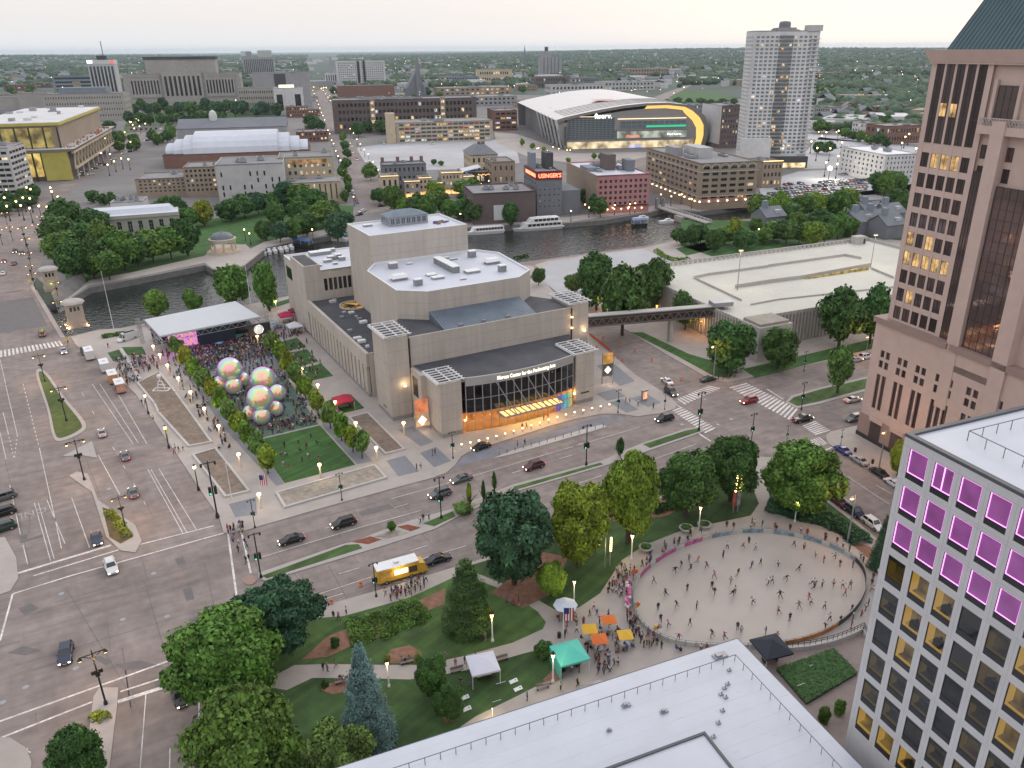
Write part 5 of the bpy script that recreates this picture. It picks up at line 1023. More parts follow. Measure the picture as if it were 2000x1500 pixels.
# convention hall under construction
c0=G(148,352); e1=G(222,297); f0=G(-140,405)
CH=thing('hall_under_construction','convention hall under construction with yellow sheathing and open steel floors','building',c0,math.atan2((e1-c0).y,(e1-c0).x))
iC=local(CH); L=(e1-c0).length; fl_=iC@f0; FW=fl_.y
hz=ZH(G(140,300),252)*1.; za=ZH(c0,290); zr_=ZH(G(120,330),228)
mb=MB()
mb.hexa([(0,0,za-2.2),(L*1.05,-2,za-2.2),(L*1.05,FW,za-2.2),(0,FW,za-2.2)],[(-3,-4,za),(L*1.05,-4,za),(L*1.05,FW,za),(-3,FW,za)]); mb.build('terrace_slab',WALLS['pale'],CH)
mb=MB(); mb.box(8,6,za,L,FW,zr_); mb.build('upper_storey',WALLS['tan'],CH); mb=MB(); mb.box(6,4,zr_-1.8,L+2,FW,zr_); mb.build('yellow_fascia',WALLS['yellow'],CH); mb=MB(); mb.box(6.5,4.5,zr_,L+1.5,FW,zr_+.4); mb.build('roof',WALLS['white'],CH)
mb=MB(); mb.box(5,5,0,L*.95,FW,za-2.2); mb.build('inner_wall',WALLS['brown'],CH)
mb=MB(); mb.box(-.3,2,.5,4.5,18,za-2.3); mb.build('yellow_wall',WALLS['yellow'],CH)
mb=MB(); mb.box(3.5,20,3,4.5,48,za-3); mb.build('lit_floor',litmat('site_light',(1,.72,.2),1.0,.15),CH)
mb=MB(); mb.box(2,50,0,4.5,66,za-2.4); mb.build('grey_wall',WALLS['pale'],CH)
mb=MB(); mb.box(7.6,10,za+.5,8,FW,zr_-3.4); mb.build('lit_floor',litmat('site_light2',(1,.8,.25),.45,.15),CH)
for k in range(9):
    mb=MB(); y=18+k*6; mb.bar((1,y,0),(1,y,za-2),.45); mb.build('column',FRAMED,CH); mb=MB(); mb.bar((6.5,6+k*9,za),(6.5,6+k*9,zr_-3),.4); mb.build('column',FRAMED,CH)
mb=MB(); n=14
mb.bar((2,-1.5,za-3),(L,-1.5,za-3),.8); mb.bar((2,-1.5,za*.38),(L,-1.5,za*.38),.8)
for k in range(n): x0,x1=2+(L-2)*k/n,2+(L-2)*(k+1)/n; mb.bar((x0,-1.5,za*.38),((x0+x1)/2,-1.5,za-3),.45); mb.bar(((x0+x1)/2,-1.5,za-3),(x1,-1.5,za*.38),.45)
mb.build('side_truss',WALLS['cream'],CH)
for k in range(8): mb=MB(); x=8+k*(L-10)/8; mb.bar((x,-1,0),(x,-1,za*.38),.5); mb.build('column',WALLS['pale'],CH)
for k in range(14): mb=MB(); x,y=RND.uniform(10,L-5),RND.uniform(10,70); mb.box(x,y,zr_+.4,x+RND.uniform(2,7),y+RND.uniform(2,6),zr_+RND.uniform(1.5,3.5)); mb.build('roof_unit',[METALG,WALLS['white']][k%2],CH)
mb=MB(); 
for k in range(60): x,y=RND.uniform(-2,L-4),RND.uniform(-3,4); mb.box(x,y,za,x+RND.uniform(.5,2),y+RND.uniform(.5,1.5),za+RND.uniform(.4,1.4))
mb.build('site_material',M('site_orange',(.4,.14,.07),.8,.5,.5),CH)['kind']='stuff'
t=Bd('hotel_edge','tall pale hotel edge with dark window bands at the frame side',-90,292,402,14,30,'pale',(10,9,.9,.5),(5,9,.9,.5),lit=.05)
# arena with white barrel roof
t=Bd('old_arena','old brown brick arena under a white telescoping barrel roof',322,303,330,604,70,'brick',None,(9,1,.4,.5),cat='arena',units=0,roof=ROOFD); w,h=dims(t)
def barrel(x0,x1,y0,y1,z,r,mi=0):
    mb=MB(); n=10; cy_=(y0+y1)/2; hw=(y1-y0)/2; pts=[(cy_-hw*math.cos(PI*k/n),z+r*math.sin(PI*k/n)) for k in range(n+1)]
    for k in range(n): a,b=pts[k],pts[k+1]; mb.poly([(x0,a[0],a[1]),(x1,a[0],a[1]),(x1,b[0],b[1]),(x0,b[0],b[1])])
    mb.poly([(x1,p[0],p[1]) for p in pts]); mb.poly([(x0,p[0],p[1]) for p in pts[::-1]]); return mb.build('barrel_roof',ROOFW,t)
for a,b,i,r in ((.0,.06,14,6),(.06,.13,10,9),(.13,.2,6,12),(.2,.78,3,15),(.78,.86,6,12),(.86,.93,10,9),(.93,.99,14,6)): barrel(w*a,w*b,i,66-i,h-.6,r)
t2=Bd('theatre_roof','dark gabled theatre roof behind the white barrel roof',352,252,298,560,40,'grey',roof=ROOFD,cat='hall',back=40); w,h=dims(t2); mb=MB(); mb.poly([(0,0,h),(w,0,h),(w,20,h+7),(0,20,h+7)]); mb.poly([(0,20,h+7),(w,20,h+7),(w,40,h),(0,40,h)]); mb.poly([(w,0,h),(w,40,h),(w,20,h+7)]); mb.poly([(0,40,h),(0,0,h),(0,20,h+7)]); mb.build('gable_roof',WALLS['slate'],t2); mb=MB(); mb.lathe([(3.5,0),(3.5,5),(2.6,8),(.2,9.5)],(w*.32,18,h+5),10); mb.build('cupola',WALLS['white'],t2)
t=Bd('museum','plain grey museum block with one dark panel on its front',500,143,212,603,50,'grey'); w,h=dims(t); child_box(t,'dark_panel',WALLS['dark'],w*.38,-.5,h*.62,w*.58,0,h*.97)
t=Bd('bank_building','white framed building with lit crown and dark bays beside the avenue',540,172,226,590,24,'white',(3,1,.66,.8,5,6),(2,5,.7,.5),lit=.05); w,h=dims(t); child_box(t,'lit_crown',E('crown_light',(1,.9,.6),1.8),w*.2,-.6,h+.5,w*.72,-.2,h+4); child_box(t,'center_pier',WALLS['white'],w*.38,-.8,0,w*.62,-.05,h)
Bd('stone_annex','grey stone annex with small windows left of the white framed building',470,172,224,538,30,'lime',(16,4,.4,.4),lit=.05)
t=Bd('hospital_tower','distant grey slab with vertical piers on the skyline',478,112,150,534,40,'grey',(16,1,.5,.9),None,lit=0); w,h=dims(t); child_box(t,'penthouse',WALLS['grey'],w*.12,5,h,w*.3,30,h+18); child_box(t,'penthouse',WALLS['pale'],w*.5,5,h,w*.95,30,h+22)
Bd('far_slab','small pale slab on the far skyline',471,100,112,489,60,'pale')
t=Bd('state_office','twin winged white office slab with dark glass centre',660,119,168,751,24,'white',(22,10,.5,.5),None,lit=.04); w,h=dims(t)
for x in (.42,.54): child_box(t,'dark_strip',GLASSD,w*x,-.4,3,w*(x+.05),-.05,h)
Bd('low_white_office','small white office with tall piers beside the twin slab',637,143,168,662,20,'white',(6,1,.5,.8),None,lit=.1)
t=Bd('brown_garage','long dark brown brick parking block with rows of openings',655,196,262,930,45,'brown',(34,4,.62,.5,4),(5,4,.6,.5,4),lit=.05,units=9,cat='parking garage'); w,h=dims(t)
for x in (.25,.74): child_box(t,'stair_tower',WALLS['tan'],w*x,-1.2,0,w*(x+.035),.0,h+1); mb=MB(); [mb.box(w*x+1,-1.3,z,w*(x+.035)-1,-1.22,z+3) for z in np.arange(4,h-3,6.5)]; mb.build('stair_window',LITB,t)
Bd('brown_hall','low brown brick hall behind the dark garage',660,168,190,770,40,'brick',cat='hall')
t=Bd('church','dark slate church with steep roof and thin spire',795,174,188,832,40,'slate',cat='church'); w,h=dims(t); mb=MB(); mb.poly([(0,0,h),(w,0,h),(w/2,0,h+30)]); mb.poly([(0,40,h),(0,0,h),(w/2,0,h+30),(w/2,40,h+30)]); mb.poly([(w,0,h),(w,40,h),(w/2,40,h+30),(w/2,0,h+30)]); mb.build('steep_roof',WALLS['slate'],t); sp_=ZH(G(817,188),108); mb=MB(); mb.box(w*.5,-4,0,w*.5+9,5,h+34); mb.hexa([(w*.5,-4,h+34),(w*.5+9,-4,h+34),(w*.5+9,5,h+34),(w*.5,5,h+34)],[(w*.5+4,0,sp_),(w*.5+5,0,sp_),(w*.5+5,1,sp_),(w*.5+4,1,sp_)]); mb.build('spire',WALLS['slate'],t)
t=Bd('beige_garage','beige parking garage with red panels and lit lower decks',775,240,280,962,40,'beige',(17,5,.86,.55,.5,.5),(5,5,.8,.5),gm=glass('garage_shade',(.05,.05,.05),.6),lit=.3,units=4,cat='parking garage'); w,h=dims(t); child_box(t,'stair_tower',WALLS['cream'],-9,-2,0,-.5,10,h+9)
RPm=M('red_panel',(.35,.05,.06),.7)
for k,(i,j) in enumerate(((1,3),(2,4),(9,4),(14,4),(3,2),(11,3),(12,3))): child_box(t,'red_panel',RPm,w*(.03+.94*(i+.07)/17),-.06,h*(j/5.)+.6,w*(.03+.94*(i+.93)/17),-.01,h*(j/5.)+2.2)
Bd('brick_garage','brick parking building with white decks beside the arena lot',966,216,256,1010,40,'brick',(4,4,.8,.4),None,lit=.2)
for i,a in enumerate([('low_hall','wide low grey hall with flat roof beyond the beige garage',880,190,208,1010,60,'grey'),('lit_low_hall','low tan hall with warm lamps at its foot',855,172,188,1000,60,'tan'),('brewery_hall','pale brewery hall with tall lit arched windows',935,136,162,1000,40,'cream'),('brick_flats','plain brick flats below the silo',1045,150,172,1115,40,'brown'),('white_flats','white and grey striped flats behind the arena',1075,166,190,1182,40,'pale'),('grey_flats','grey flats beside the brick flats',1112,152,172,1172,40,'slate'),('pale_depot','long pale depot roof beside the expressway',1178,160,178,1280,60,'pale'),('school','long low tan school on the far slope',1226,134,150,1310,60,'tan'),('white_cube','small white cube block on the far slope',1313,134,150,1330,30,'white'),('red_plant','low red roofed plant beyond the houses',1596,142,154,1658,60,'brick'),('slate_flats','slate flats beside the freeway',860,150,164,935,40,'blue'),('glass_depot','long blue grey depot',1325,205,222,1380,30,'blue'),('dark_shed','dark shed beside the white depot',640,150,160,700,40,'dark'),('long_brick','long brick flats in the trees',1706,208,226,1792,30,'brick'),('garage_row','grey flat garage among trees',1588,210,230,1645,30,'grey'),('brick_pair','brick flats beside the garage',1650,202,222,1680,24,'brick'),('white_shed','white shed beside the freeway slope',1685,240,262,1725,20,'white'),('brick_depot','brick depot beside the white shed',1726,246,282,1810,30,'brick'),('far_offices','far pale offices above the trees',1655,132,142,1722,50,'tan')]):
    Bd(a[0],a[1],*a[2:8],a[8] if len(a)>8 else a[7],(14,3,.5,.45),(4,3,.5,.45),lit=.25 if i in (1,2) else .06) if len(a)>8 else Bd(a[0],a[1],a[2],a[3],a[4],a[5],a[6],a[7],(14,2,.5,.45),(4,2,.5,.45),lit=.3 if i in (1,2) else .06)
# silo tower
t=Bd('grain_silo','tall concrete grain silo with dark sign on its head house',1055,112,152,1097,26,'grey',cat='silo'); w,h=dims(t); child_box(t,'head_house',WALLS['grey'],w*.08,3,h,w*.55,22,h+16); hd=child_box(t,'sign_frame',FRAMED,w*.25,8,h+18,w*.4,12,h+30); mb=MB(); mb.bar((w*.3,10,h+15),(w*.3,10,h+19),.5); mb.build('sign_post',METAL,t)
mb=MB(); [mb.lathe([(w/12,0),(w/12,h-.5)],(w*(k+.5)/6,0,0),10) for k in range(6)]; mb.build('silo_drum',WALLS['grey'],t)['kind']='stuff'
t=thing('church_spire','lone slender church spire on the skyline','church',G(1025,132)); hh=ZH(G(1025,132),88); mb=MB(); mb.box(-7,-7,0,7,7,hh*.45); mb.lathe([(7,hh*.45),(.3,hh)],(0,0,0),8); mb.build('spire',WALLS['slate'],t)
# --- middle row
t=Bd('journal_block','plain grey stone block with scattered slit windows by the park',431,322,403,552,38,'pale',None,None,units=4); w,h=dims(t)
SL_=[(random.Random(i).random()) for i in range(1)]; r3=random.Random(9)
cells=[(Vector((w*(.08+.84*i/8),-.02,h*(.12+.8*j/5))),.9,2.6,0) for i in range(9) for j in range(5) if r3.random()<.45]; windows(t,cells,GLASSD,FRAMED,.12,1)
t=Bd('slit_annex','low beige annex with tall dark slits beside the grey stone block',556,358,400,664,26,'cream',(10,1,.26,.86,1.5),(3,1,.26,.86),units=3,gm=GLASSBR,lit=.1,joined=False,mc=1,mr=4)
t=Bd('arcade_block','beige block with lit arched windows above the slit annex',552,308,386,650,30,'beige',(9,3,.45,.5,8,3),None,lit=.6,joined=False,units=2); w,h=dims(t); child_box(t,'loggia',litmat('loggia',(1,.6,.3),.5,.3),w*.2,-.3,h-4.6,w*.88,-.02,h-1.6)
t=Bd('brown_offices','brown brick offices with rows of square windows',270,350,388,428,30,'tan',(17,4,.5,.5,3),(4,4,.5,.5,3),units=3,joined=False,gm=GLASSD,lit=.06)
t=Bd('brown_tower','taller brown office wing behind the brown brick offices',366,327,386,430,28,'tan',(8,5,.5,.5,3),None,units=2)
t=Bd('plant_house','small white plant building with dark roof machinery',218,395,412,278,16,'white',units=6); 
t=thing('historical_hall','long low classical stone hall with arched windows and white roof behind trees','hall',G(158,470),math.radians(22)); hh=ZH(G(158,470),428); ll=solve_len(G(158,470),D2(22)[0],hh,348)
mb=MB(); cells=facade(mb,(0,0),(1,0),ll,0,hh,spans(ll,9,.42),[(2,hh-3)],.5); mb.poly([(ll,0,0),(ll,22,0),(ll,22,hh),(ll,0,hh)]); mb.poly([(0,22,0),(0,0,0),(0,0,hh),(0,22,hh)]); mb.box(-.4,-.6,hh-1.6,ll+.4,0,hh-1); mb.build('wall',WALLS['lime'],t); windows(t,cells,GLASSD,FRAMEW,.1,2,3)
mb=MB(); mb.poly([(0,0,hh),(ll,0,hh),(ll,22,hh),(0,22,hh)]); mb.hexa([(4,5,hh),(ll-2,5,hh),(ll-2,18,hh),(4,18,hh)],[(6,7,hh+2),(ll-4,7,hh+2),(ll-4,16,hh+2),(6,16,hh+2)]); mb.build('white_roof',ROOFW,t)
# shops of the old street
for nm,lb,xl,yt,yb,xr,dp,wl,f,li in [('brick_shop','dark brick corner building with chimneys behind the cream tower',750,322,378,832,16,'slate',(9,3,.4,.5),.02),('cream_shop','narrow cream stone corner building with lit cornice',747,345,392,778,14,'cream',(3,2,.4,.55),.15),('stone_shop','small grey stone shop with lit awning',792,355,388,820,12,'lime',(3,2,.5,.5),.2),('yellow_shop','narrow yellow stone shop between two grey shops',820,348,384,842,12,'cream',(3,3,.5,.5),.15),('grey_shop','small grey shop with glazed front',842,358,382,864,12,'pale',(3,2,.6,.6),.3),('gabled_shop','tan shop with lit ground floor and roof terrace',864,338,380,905,14,'beige',(6,3,.4,.5),.3),('white_shop','small white gabled house front',905,345,370,926,10,'white',None,0),('brick_house','curved tan brick building beside the hip roof',962,316,364,1006,26,'tan',(4,2,.3,.4),.1)]:
    t=Bd(nm,lb,xl,yt,yb,xr,dp,wl,f,(3,3,.4,.5) if f else None,lit=li,joined=False,units=2,cat='shop'); w,h=dims(t)
    if nm not in ('brick_shop','brick_house'): mb=MB(); mb.box(-.1,-.25,h+.05,w+.1,-.1,h+.25); mb.build('cornice_light',E('cornice_glow',(1,.6,.25),3),t); child_box(t,'lit_shopfront',litmat('shopfront',(1,.55,.2),2.2,.5),.4,-.12,.3,w-.4,-.04,3)
    if nm=='brick_shop':
        for x in (.05,.4,.72,.95): child_box(t,'chimney',WALLS['brick'],w*x-1,12,h,w*x+1,14,h+3)
t=Bd('hip_roof_house','beige stone building with dark hip roof and red chimneys',920,303,342,972,30,'cream',(5,2,.4,.5),(6,2,.4,.5),lit=.03,units=0); w,h=dims(t); mb=MB(); b=[(-.6,-.6,h),(w+.6,-.6,h),(w+.6,30.6,h),(-.6,30.6,h)]; c=[(w*.35,9,h+6),(w*.65,9,h+6),(w*.65,21,h+6),(w*.35,21,h+6)]; mb.hexa(b,c); mb.build('hip_roof',WALLS['slate'],t); child_box(t,'chimney',WALLS['brick'],w*.4,12,h+5,w*.5,15,h+8); child_box(t,'chimney',WALLS['brick'],w*.55,12,h+5,w*.65,15,h+8)
t=Bd('restaurant','dark restaurant with tilted white roof and lit terrace',905,338,362,964,14,'dark',(7,1,.7,.5),None,lit=.5,joined=False,units=0); w,h=dims(t); mb=MB(); mb.hexa([(0,0,h+.5),(w*.6,0,h+3),(w*.6,14,h+3),(0,14,h+.5)],[(0,0,h+1),(w*.6,0,h+3.5),(w*.6,14,h+3.5),(0,14,h+1)]); mb.build('tilted_roof',ROOFW,t); mb=MB(); [mb.ball((w*(.5+.045*k),-.8,h-1.2-.7*math.sin(k*.9)**2),.22,0,5) for k in range(11)]; mb.build('string_light',E('string_glow',(1,.5,.15),5),t)
t=Bd('warehouse','low brown brick warehouse with pale arch panel on the river',926,378,440,1046,30,'brown',None,(3,1,.3,.5),units=5,roof=ROOFG); w,h=dims(t)
mb=MB(); mb.prism([(w*.32,-.12),(w*.5,-.12),(w*.5,-.02),(w*.32,-.02)],2,h*.6); mb.bar((w*.41,-.07,h*.6),(w*.41,-.08,h*.6),.1); mb.build('arch_panel',WALLS['white'],t)
t=Bd('sausage_works','grey rendered river building with a red neon roof sign',1049,336,424,1098,30,'slate',(5,4,.3,.25,4,8),(5,6,.4,.3),lit=.02,joined=False,units=4); w,h=dims(t); SW=t
child_box(t,'roof_tower',WALLS['blue'],w*.05,16,h-.5,w*.25,24,h+8); child_box(t,'roof_tower',WALLS['dark'],w*.62,14,h-.5,w*.92,24,h+8); child_box(t,'side_wing',WALLS['slate'],w,2,0,w+11,26,h*.55)
NEON=E('neon_red',(1,.16,.08),5); sg=child_box(t,'sign_board',M('sign_dark_red',(.16,.02,.02),.6),.2,-.5,h-4.2,w-.2,-.05,h+.4); me=text_mesh("USINGER'S",3.,'lettering',NEON,.05,True); o=ob('sign_lettering',me,sg,(w/2,-.6,h-3.1),(PI/2,0,0)); xs=[v.co.x for v in me.vertices]; o.scale=((w-1.4)/(max(xs)-min(xs)),1,1)
sg=child_box(t,'sign_board',M('sign_dark_red',(0,0,0)),-.5,.2,h-4.2,-.05,24,h+.4); me=text_mesh("USINGER'S FAMOUS",2.6,'lettering',NEON,.05,True); o=ob('sign_lettering',me,sg,(-.6,12,h-3.),(PI/2,0,-PI/2)); xs=[v.co.x for v in me.vertices]; o.scale=(22/(max(xs)-min(xs)),1,1)
t=Bd('pink_warehouse','pink painted brick warehouse with arched windows and white roof on the river',1164,343,419,1270,58,'pinkb',(10,5,.5,.52,4,2),(1,1,.02,.1),roof=ROOFW,lit=.03,joined=False,units=6,mc=2,mr=2); w,h=dims(t)
child_box(t,'side_wall',WALLS['tan'],-.12,.0,0,-.02,58,h-.1); child_box(t,'roof_tower',WALLS['brown'],w*.42,22,h-1,w*.6,34,h+8); child_box(t,'roof_tower',WALLS['slate'],w*.74,14,h-1,w*.88,24,h+5.5); child_box(t,'skylight',WALLS['blue'],w*.03,20,h-.6,w*.22,34,h+1.4)
mb=MB(); mb.box(w*.3,-1.6,h*.2,w*.98,-.1,h*.2+.3); mb.build('balcony',METAL,t)
for k in range(7): mb=MB(); mb.ball((w*(.08+.13*k),-.6,h*.12),.3,0,6); mb.build('wall_lamp',E('wall_glow',(1,.7,.4),9),t)
t=Bd('arched_hotel','tan brick corner block with arched top storey windows and lamp lit base',1362,319,411,1482,80,'tan',(6,6,.66,.5,5,1.2),(12,6,.6,.5,5,1.2),lit=.03,joined=False,units=7,mc=3,mr=1); w,h=dims(t)
BAND=M('band_stone',(.42,.38,.33),.8)
for z in (h*.16,h*.28,h*.8): child_box(t,'string_course',BAND,-.25,-.3,z,w+.2,-.02,z+.5); child_box(t,'string_course',BAND,-.3,-.02,z,-.02,80,z+.5)
child_box(t,'base_band',M('rose_band',(.36,.2,.17),.8),-.28,-.34,h*.17,w+.2,-.03,h*.24)
for k in range(6):
    cx=w*(.03+.94*(k+.5)/6); r_=w*.94/6*.36; mb=MB(); zc=h-1.2-h*.13*.5; 
    for j in range(8): a0,a1=PI*j/8,PI*(j+1)/8; mb.hexa([(cx+r_*math.cos(a0),-.3,zc+r_*math.sin(a0)*.9),(cx+(r_+.7)*math.cos(a0),-.3,zc+(r_+.7)*math.sin(a0)*.9),(cx+(r_+.7)*math.cos(a0),-.02,zc+(r_+.7)*math.sin(a0)*.9),(cx+r_*math.cos(a0),-.02,zc+r_*math.sin(a0)*.9)],[(cx+r_*math.cos(a1),-.3,zc+r_*math.sin(a1)*.9),(cx+(r_+.7)*math.cos(a1),-.3,zc+(r_+.7)*math.sin(a1)*.9),(cx+(r_+.7)*math.cos(a1),-.02,zc+(r_+.7)*math.sin(a1)*.9),(cx+r_*math.cos(a1),-.02,zc+r_*math.sin(a1)*.9)])
    mb.build('arch',BAND,t)
for k in range(7): mb=MB(); mb.ball((w*(.02+.16*k),-.7,h*.19),.4,0,6); mb.build('wall_lamp',E('wall_glow',(1,.7,.4),9),t)
for k in range(11): mb=MB(); mb.ball((-.7,3+7*k,h*.19),.35,0,6); mb.build('wall_lamp',E('wall_glow',(1,.7,.4),9),t)
child_box(t,'roof_house',WALLS['pale'],w*.3,26,h-.7,w*.55,46,h+5); child_box(t,'roof_house',WALLS['grey'],w*.05,40,h-.7,w*.2,54,h+4)
t=Bd('string_lit_block','brown brick block with string lit stepped cornice',1288,306,360,1345,24,'brown',(6,3,.4,.5),(6,3,.4,.5),lit=.15,back=60); w,h=dims(t); mb=MB(); mb.box(0,-.3,h+.02,w,-.1,h+.4); mb.build('cornice_light',E('cornice_glow',(1,.6,.25),3),t)
t=Bd('corner_pub','tan brick pub with string lit cornice beside the arched block',1486,316,368,1530,20,'tan',(5,3,.5,.5),None,lit=.3,joined=False); w,h=dims(t); mb=MB(); mb.box(0,-.3,h+.02,w,-.1,h+.4); mb.build('cornice_light',E('cornice_glow',(1,.6,.25),3),t)
# big arena
A0=G(1102,292); ah=ZH(A0,228); ATH=math.radians(8); AL=solve_len(A0,D2(8)[0],14,1380)
AR=thing('arena','big modern arena with broad white curved roof sweeping down and glass front','arena',A0,ATH); iA=local(AR)
hl=ah; AW=solve_len(A0,D2(8)[1],hl,1016,260)
prof=[(-9,hl-2.5),(0,hl),(AL*.1,hl+2.6),(AL*.25,hl+6.2),(AL*.4,hl+9),(AL*.55,hl+10.6),(AL*.7,hl+10.8),(AL*.82,hl+9),(AL*.91,hl+5),(AL*.965,hl-1),(AL*.995,hl-9),(AL*1.0,hl-18),(AL*.985,hl-27),(AL*.965,0)]
th_=1.8
def rp(x,z,y): return (x,y,z)
for k in range(len(prof)-1):
    a,b=prof[k],prof[k+1]; d=Vector((b[0]-a[0],0,b[1]-a[1])).normalized(); mb.poly([rp(*a,-5),rp(*b,-5),rp(*b,AW),rp(*a,AW)],0)
mb.build('roof',[M('arena_roof',(.66,.63,.61),.45,.03)],AR)
mb=MB(); ARIM=M('arena_rim',(.2,.18,.16),.5,.05); AGLO=E('arena_rim_glow',(1,.55,.14),1.15)
inn=[(p[0]*.985+2,p[1]-2.2) if i<8 else (p[0]-4.5,p[1]-1.5 if i<10 else p[1]) for i,p in enumerate(prof)]
for k in range(len(prof)-1): mb.poly([rp(*prof[k],-5.02),rp(*inn[k],-5.02),rp(*inn[k+1],-5.02),rp(*prof[k+1],-5.02)],0)
mb.build('roof_rim',ARIM,AR)
mb=MB(); in2=[(p[0]-1.8 if i<8 else p[0]-6.2,p[1]-2.6) for i,p in enumerate(inn)]
for k in range(5,len(prof)-1): mb.poly([rp(*inn[k],-5.),rp(*in2[k],-3.2),rp(*in2[k+1],-3.2),rp(*inn[k+1],-5.)])
mb.build('rim_glow',AGLO,AR)
mb=MB(); mb.poly([rp(in2[k][0],in2[k][1],-3.1) for k in range(len(in2))]+[(0,-3.1,0)]); mb.build('front_wall',M('arena_wall',(.26,.25,.24),.6,.06),AR)
mb=MB(); mb.poly([rp(p[0],p[1],AW) for p in prof]+[(-8,AW,0)]); mb.poly([(0,-3,0),(0,AW,0),(0,AW,hl),(0,-3,hl)]); mb.build('side_wall',M('arena_side',(.2,.2,.21),.7,.06),AR)
AG=glass('arena_glass',(.11,.15,.165),.05,.3)
def apanel(x0,x1,z0,z1,nx,nz,mat=AG,y=-3.4,fm=METALG,lit=None):
    mb=MB(); mb.box(x0,y,z0,x1,y+.2,z1); g=mb.build('glass_wall',mat,AR); mb=MB()
    for k in range(nx+1): x=x0+(x1-x0)*k/nx; mb.box(x-.12,y-.15,z0,x+.12,y,z1)
    for k in range(nz+1): z=z0+(z1-z0)*k/nz; mb.box(x0,y-.14,z-.12,x1,y-.002,z+.12)
    mb.build('mullion',fm,g)
apanel(2,AL*.34,8.5,hl-1,12,12); apanel(AL*.34,AL*.855,8.5,hl*.56,22,6); apanel(AL*.38,AL*.84,hl*.62,hl*.84,12,2,AG,-3.6)
mb=MB(); mb.box(AL*.56,-3.9,hl*.64,AL*.84,-3.7,hl*.7); mb.build('green_strip',E('green_glow',(.05,.8,.4),.6),AR)
mb=MB(); mb.box(AL*.36,-3.8,hl*.9,AL*.84,-3.5,hl*.915); mb.box(0,-3.8,hl*.99,AL*.2,-3.5,hl*1.0); mb.build('eave_light',E('eave_glow',(1,.8,.5),2),AR)
mb=MB(); mb.box(2,-3.5,.5,AL*.9,-3.3,6.5); mb.build('ground_glazing',litmat('arena_lobby',(1,.8,.5),1.2,.12),AR)
mb=MB(); mb.box(AL*.36,-3.75,9,AL*.85,-3.55,15); mb.build('lit_concourse',litmat('arena_concourse',(.8,.9,.75),.7,.1),AR)
for x,w_,z,c,s_ in ((.26,.12,hl+.3,(1,1,.98),2.),(.47,.09,hl*.42,(1,.1,.05),2),(.76,.1,hl*.46,(.9,1,1),1.6),(.49,.09,3,(.1,.2,1),2.5)):
    me=text_mesh('fiserv.' if x==.26 else ['forum','forum','forum'][0],5 if x==.26 else 3,'lettering',E('arena_sign_%d'%int(x*100),c,s_),.1,True); o=ob('sign_lettering',me,AR,(AL*x,-4.2,z-2.),(PI/2,0,0)); xs=[v.co.x for v in me.vertices]; f_=AL*w_/(max(xs)-min(xs)); o.scale=(f_,1.2 if x==.26 else .9,1)
for k in range(6): mb=MB(); y=6+k*22; mb.bar((-9,y-12,hl-2),(-1,y,0),.9); mb.build('strut',WALLS['white'],AR); mb=MB(); mb.box(-.3,y-14,4,-.05,y-4,hl-8); mb.build('side_glazing',GLASSB,AR)
mb=MB()
for k in range(1,4): mb.box(AL*.02,k*34,hl+1,AL*.0+12,k*34+.5,hl+1.2)
for k in range(5): 
    for j in range(len(prof)-6): a,b=prof[j+1],prof[j+2]; mb.bar((a[0],8+k*12,a[1]+.2),(b[0],8+k*12,b[1]+.2),.35)
mb.build('roof_seam',M('arena_seam',(.35,.34,.34),.6),AR)['kind']='stuff'
p=iA@G(1160,200,hl+16); mb=MB(); mb.lathe([(16,0),(15,.1)],(AL*.42,70,hl+9.6),20); mb.build('roof_emblem',M('emblem_faded',(.55,.33,.28),.6,.3,.1),AR)
# hotel, white tower, right flats
t=Bd('boutique_hotel','dark grey brick hotel with lit bay windows behind the white tower',1404,206,290,1452,40,'brown',(7,7,.4,.5),(10,7,.4,.5),lit=.22,joined=False); w,h=dims(t); child_box(t,'side_wall',WALLS['pale'],-.1,.3,h*.1,-.02,40,h-.3)
TW=Bd('apartment_tower','tall white apartment tower with balconies and glazed corner bays',1449,60,328,1603,26,'white',(13,31,.66,.56,10,3),(7,31,.5,.5,10,3),cat='tower',th=-2,lit=.05,units=3,gm=glass('tower_glass',(.12,.145,.17),.08,.5)); w,h=dims(TW)
mb=MB(); mb.box(w*.38,4,h-.5,w*.66,20,h+2); mb.build('penthouse',WALLS['grey'],TW); mb=MB(); mb.lathe([(4.2,0),(4.2,2.6),(3.6,4),(.3,4.4)],(w*.5,9,h+2),14); mb.build('roof_drum',WALLS['slate'],TW); child_box(TW,'roof_screen',WALLS['pale'],w*.8,-1,h-.5,w+1.2,8,h+3.4)
fh=(h-13)/31
mb=MB()
for k in range(31):
    z=10+fh*k; mb.box(w*.86,-1.2,z,w+1.4,-.02,z+.28); mb.box(w+.02,0,z,w+1.4,9,z+.28)
    mb.box(-1.3,-.6,z,2,-.02,z+.25)
mb.build('balcony',WALLS['white'],TW)['kind']='stuff'
mb=MB()
for k in range(31):
    z=10+fh*k+.28; n=8; 
    for j in range(n): a0,a1=PI*j/n,PI*(j+1)/n; c=w*.5; r_=w*.11; mb.poly([(c-r_*math.cos(a0),-.05-r_*.35*math.sin(a0),z+.4),(c-r_*math.cos(a1),-.05-r_*.35*math.sin(a1),z+.4),(c-r_*math.cos(a1),-.05-r_*.35*math.sin(a1),z+fh-.6),(c-r_*math.cos(a0),-.05-r_*.35*math.sin(a0),z+fh-.6)],0 if RND.random()>.13 else RND.choice((1,2)))
mb.build('bay_panes',[MATS['tower_glass'],LITB,LITA],TW)['kind']='stuff'
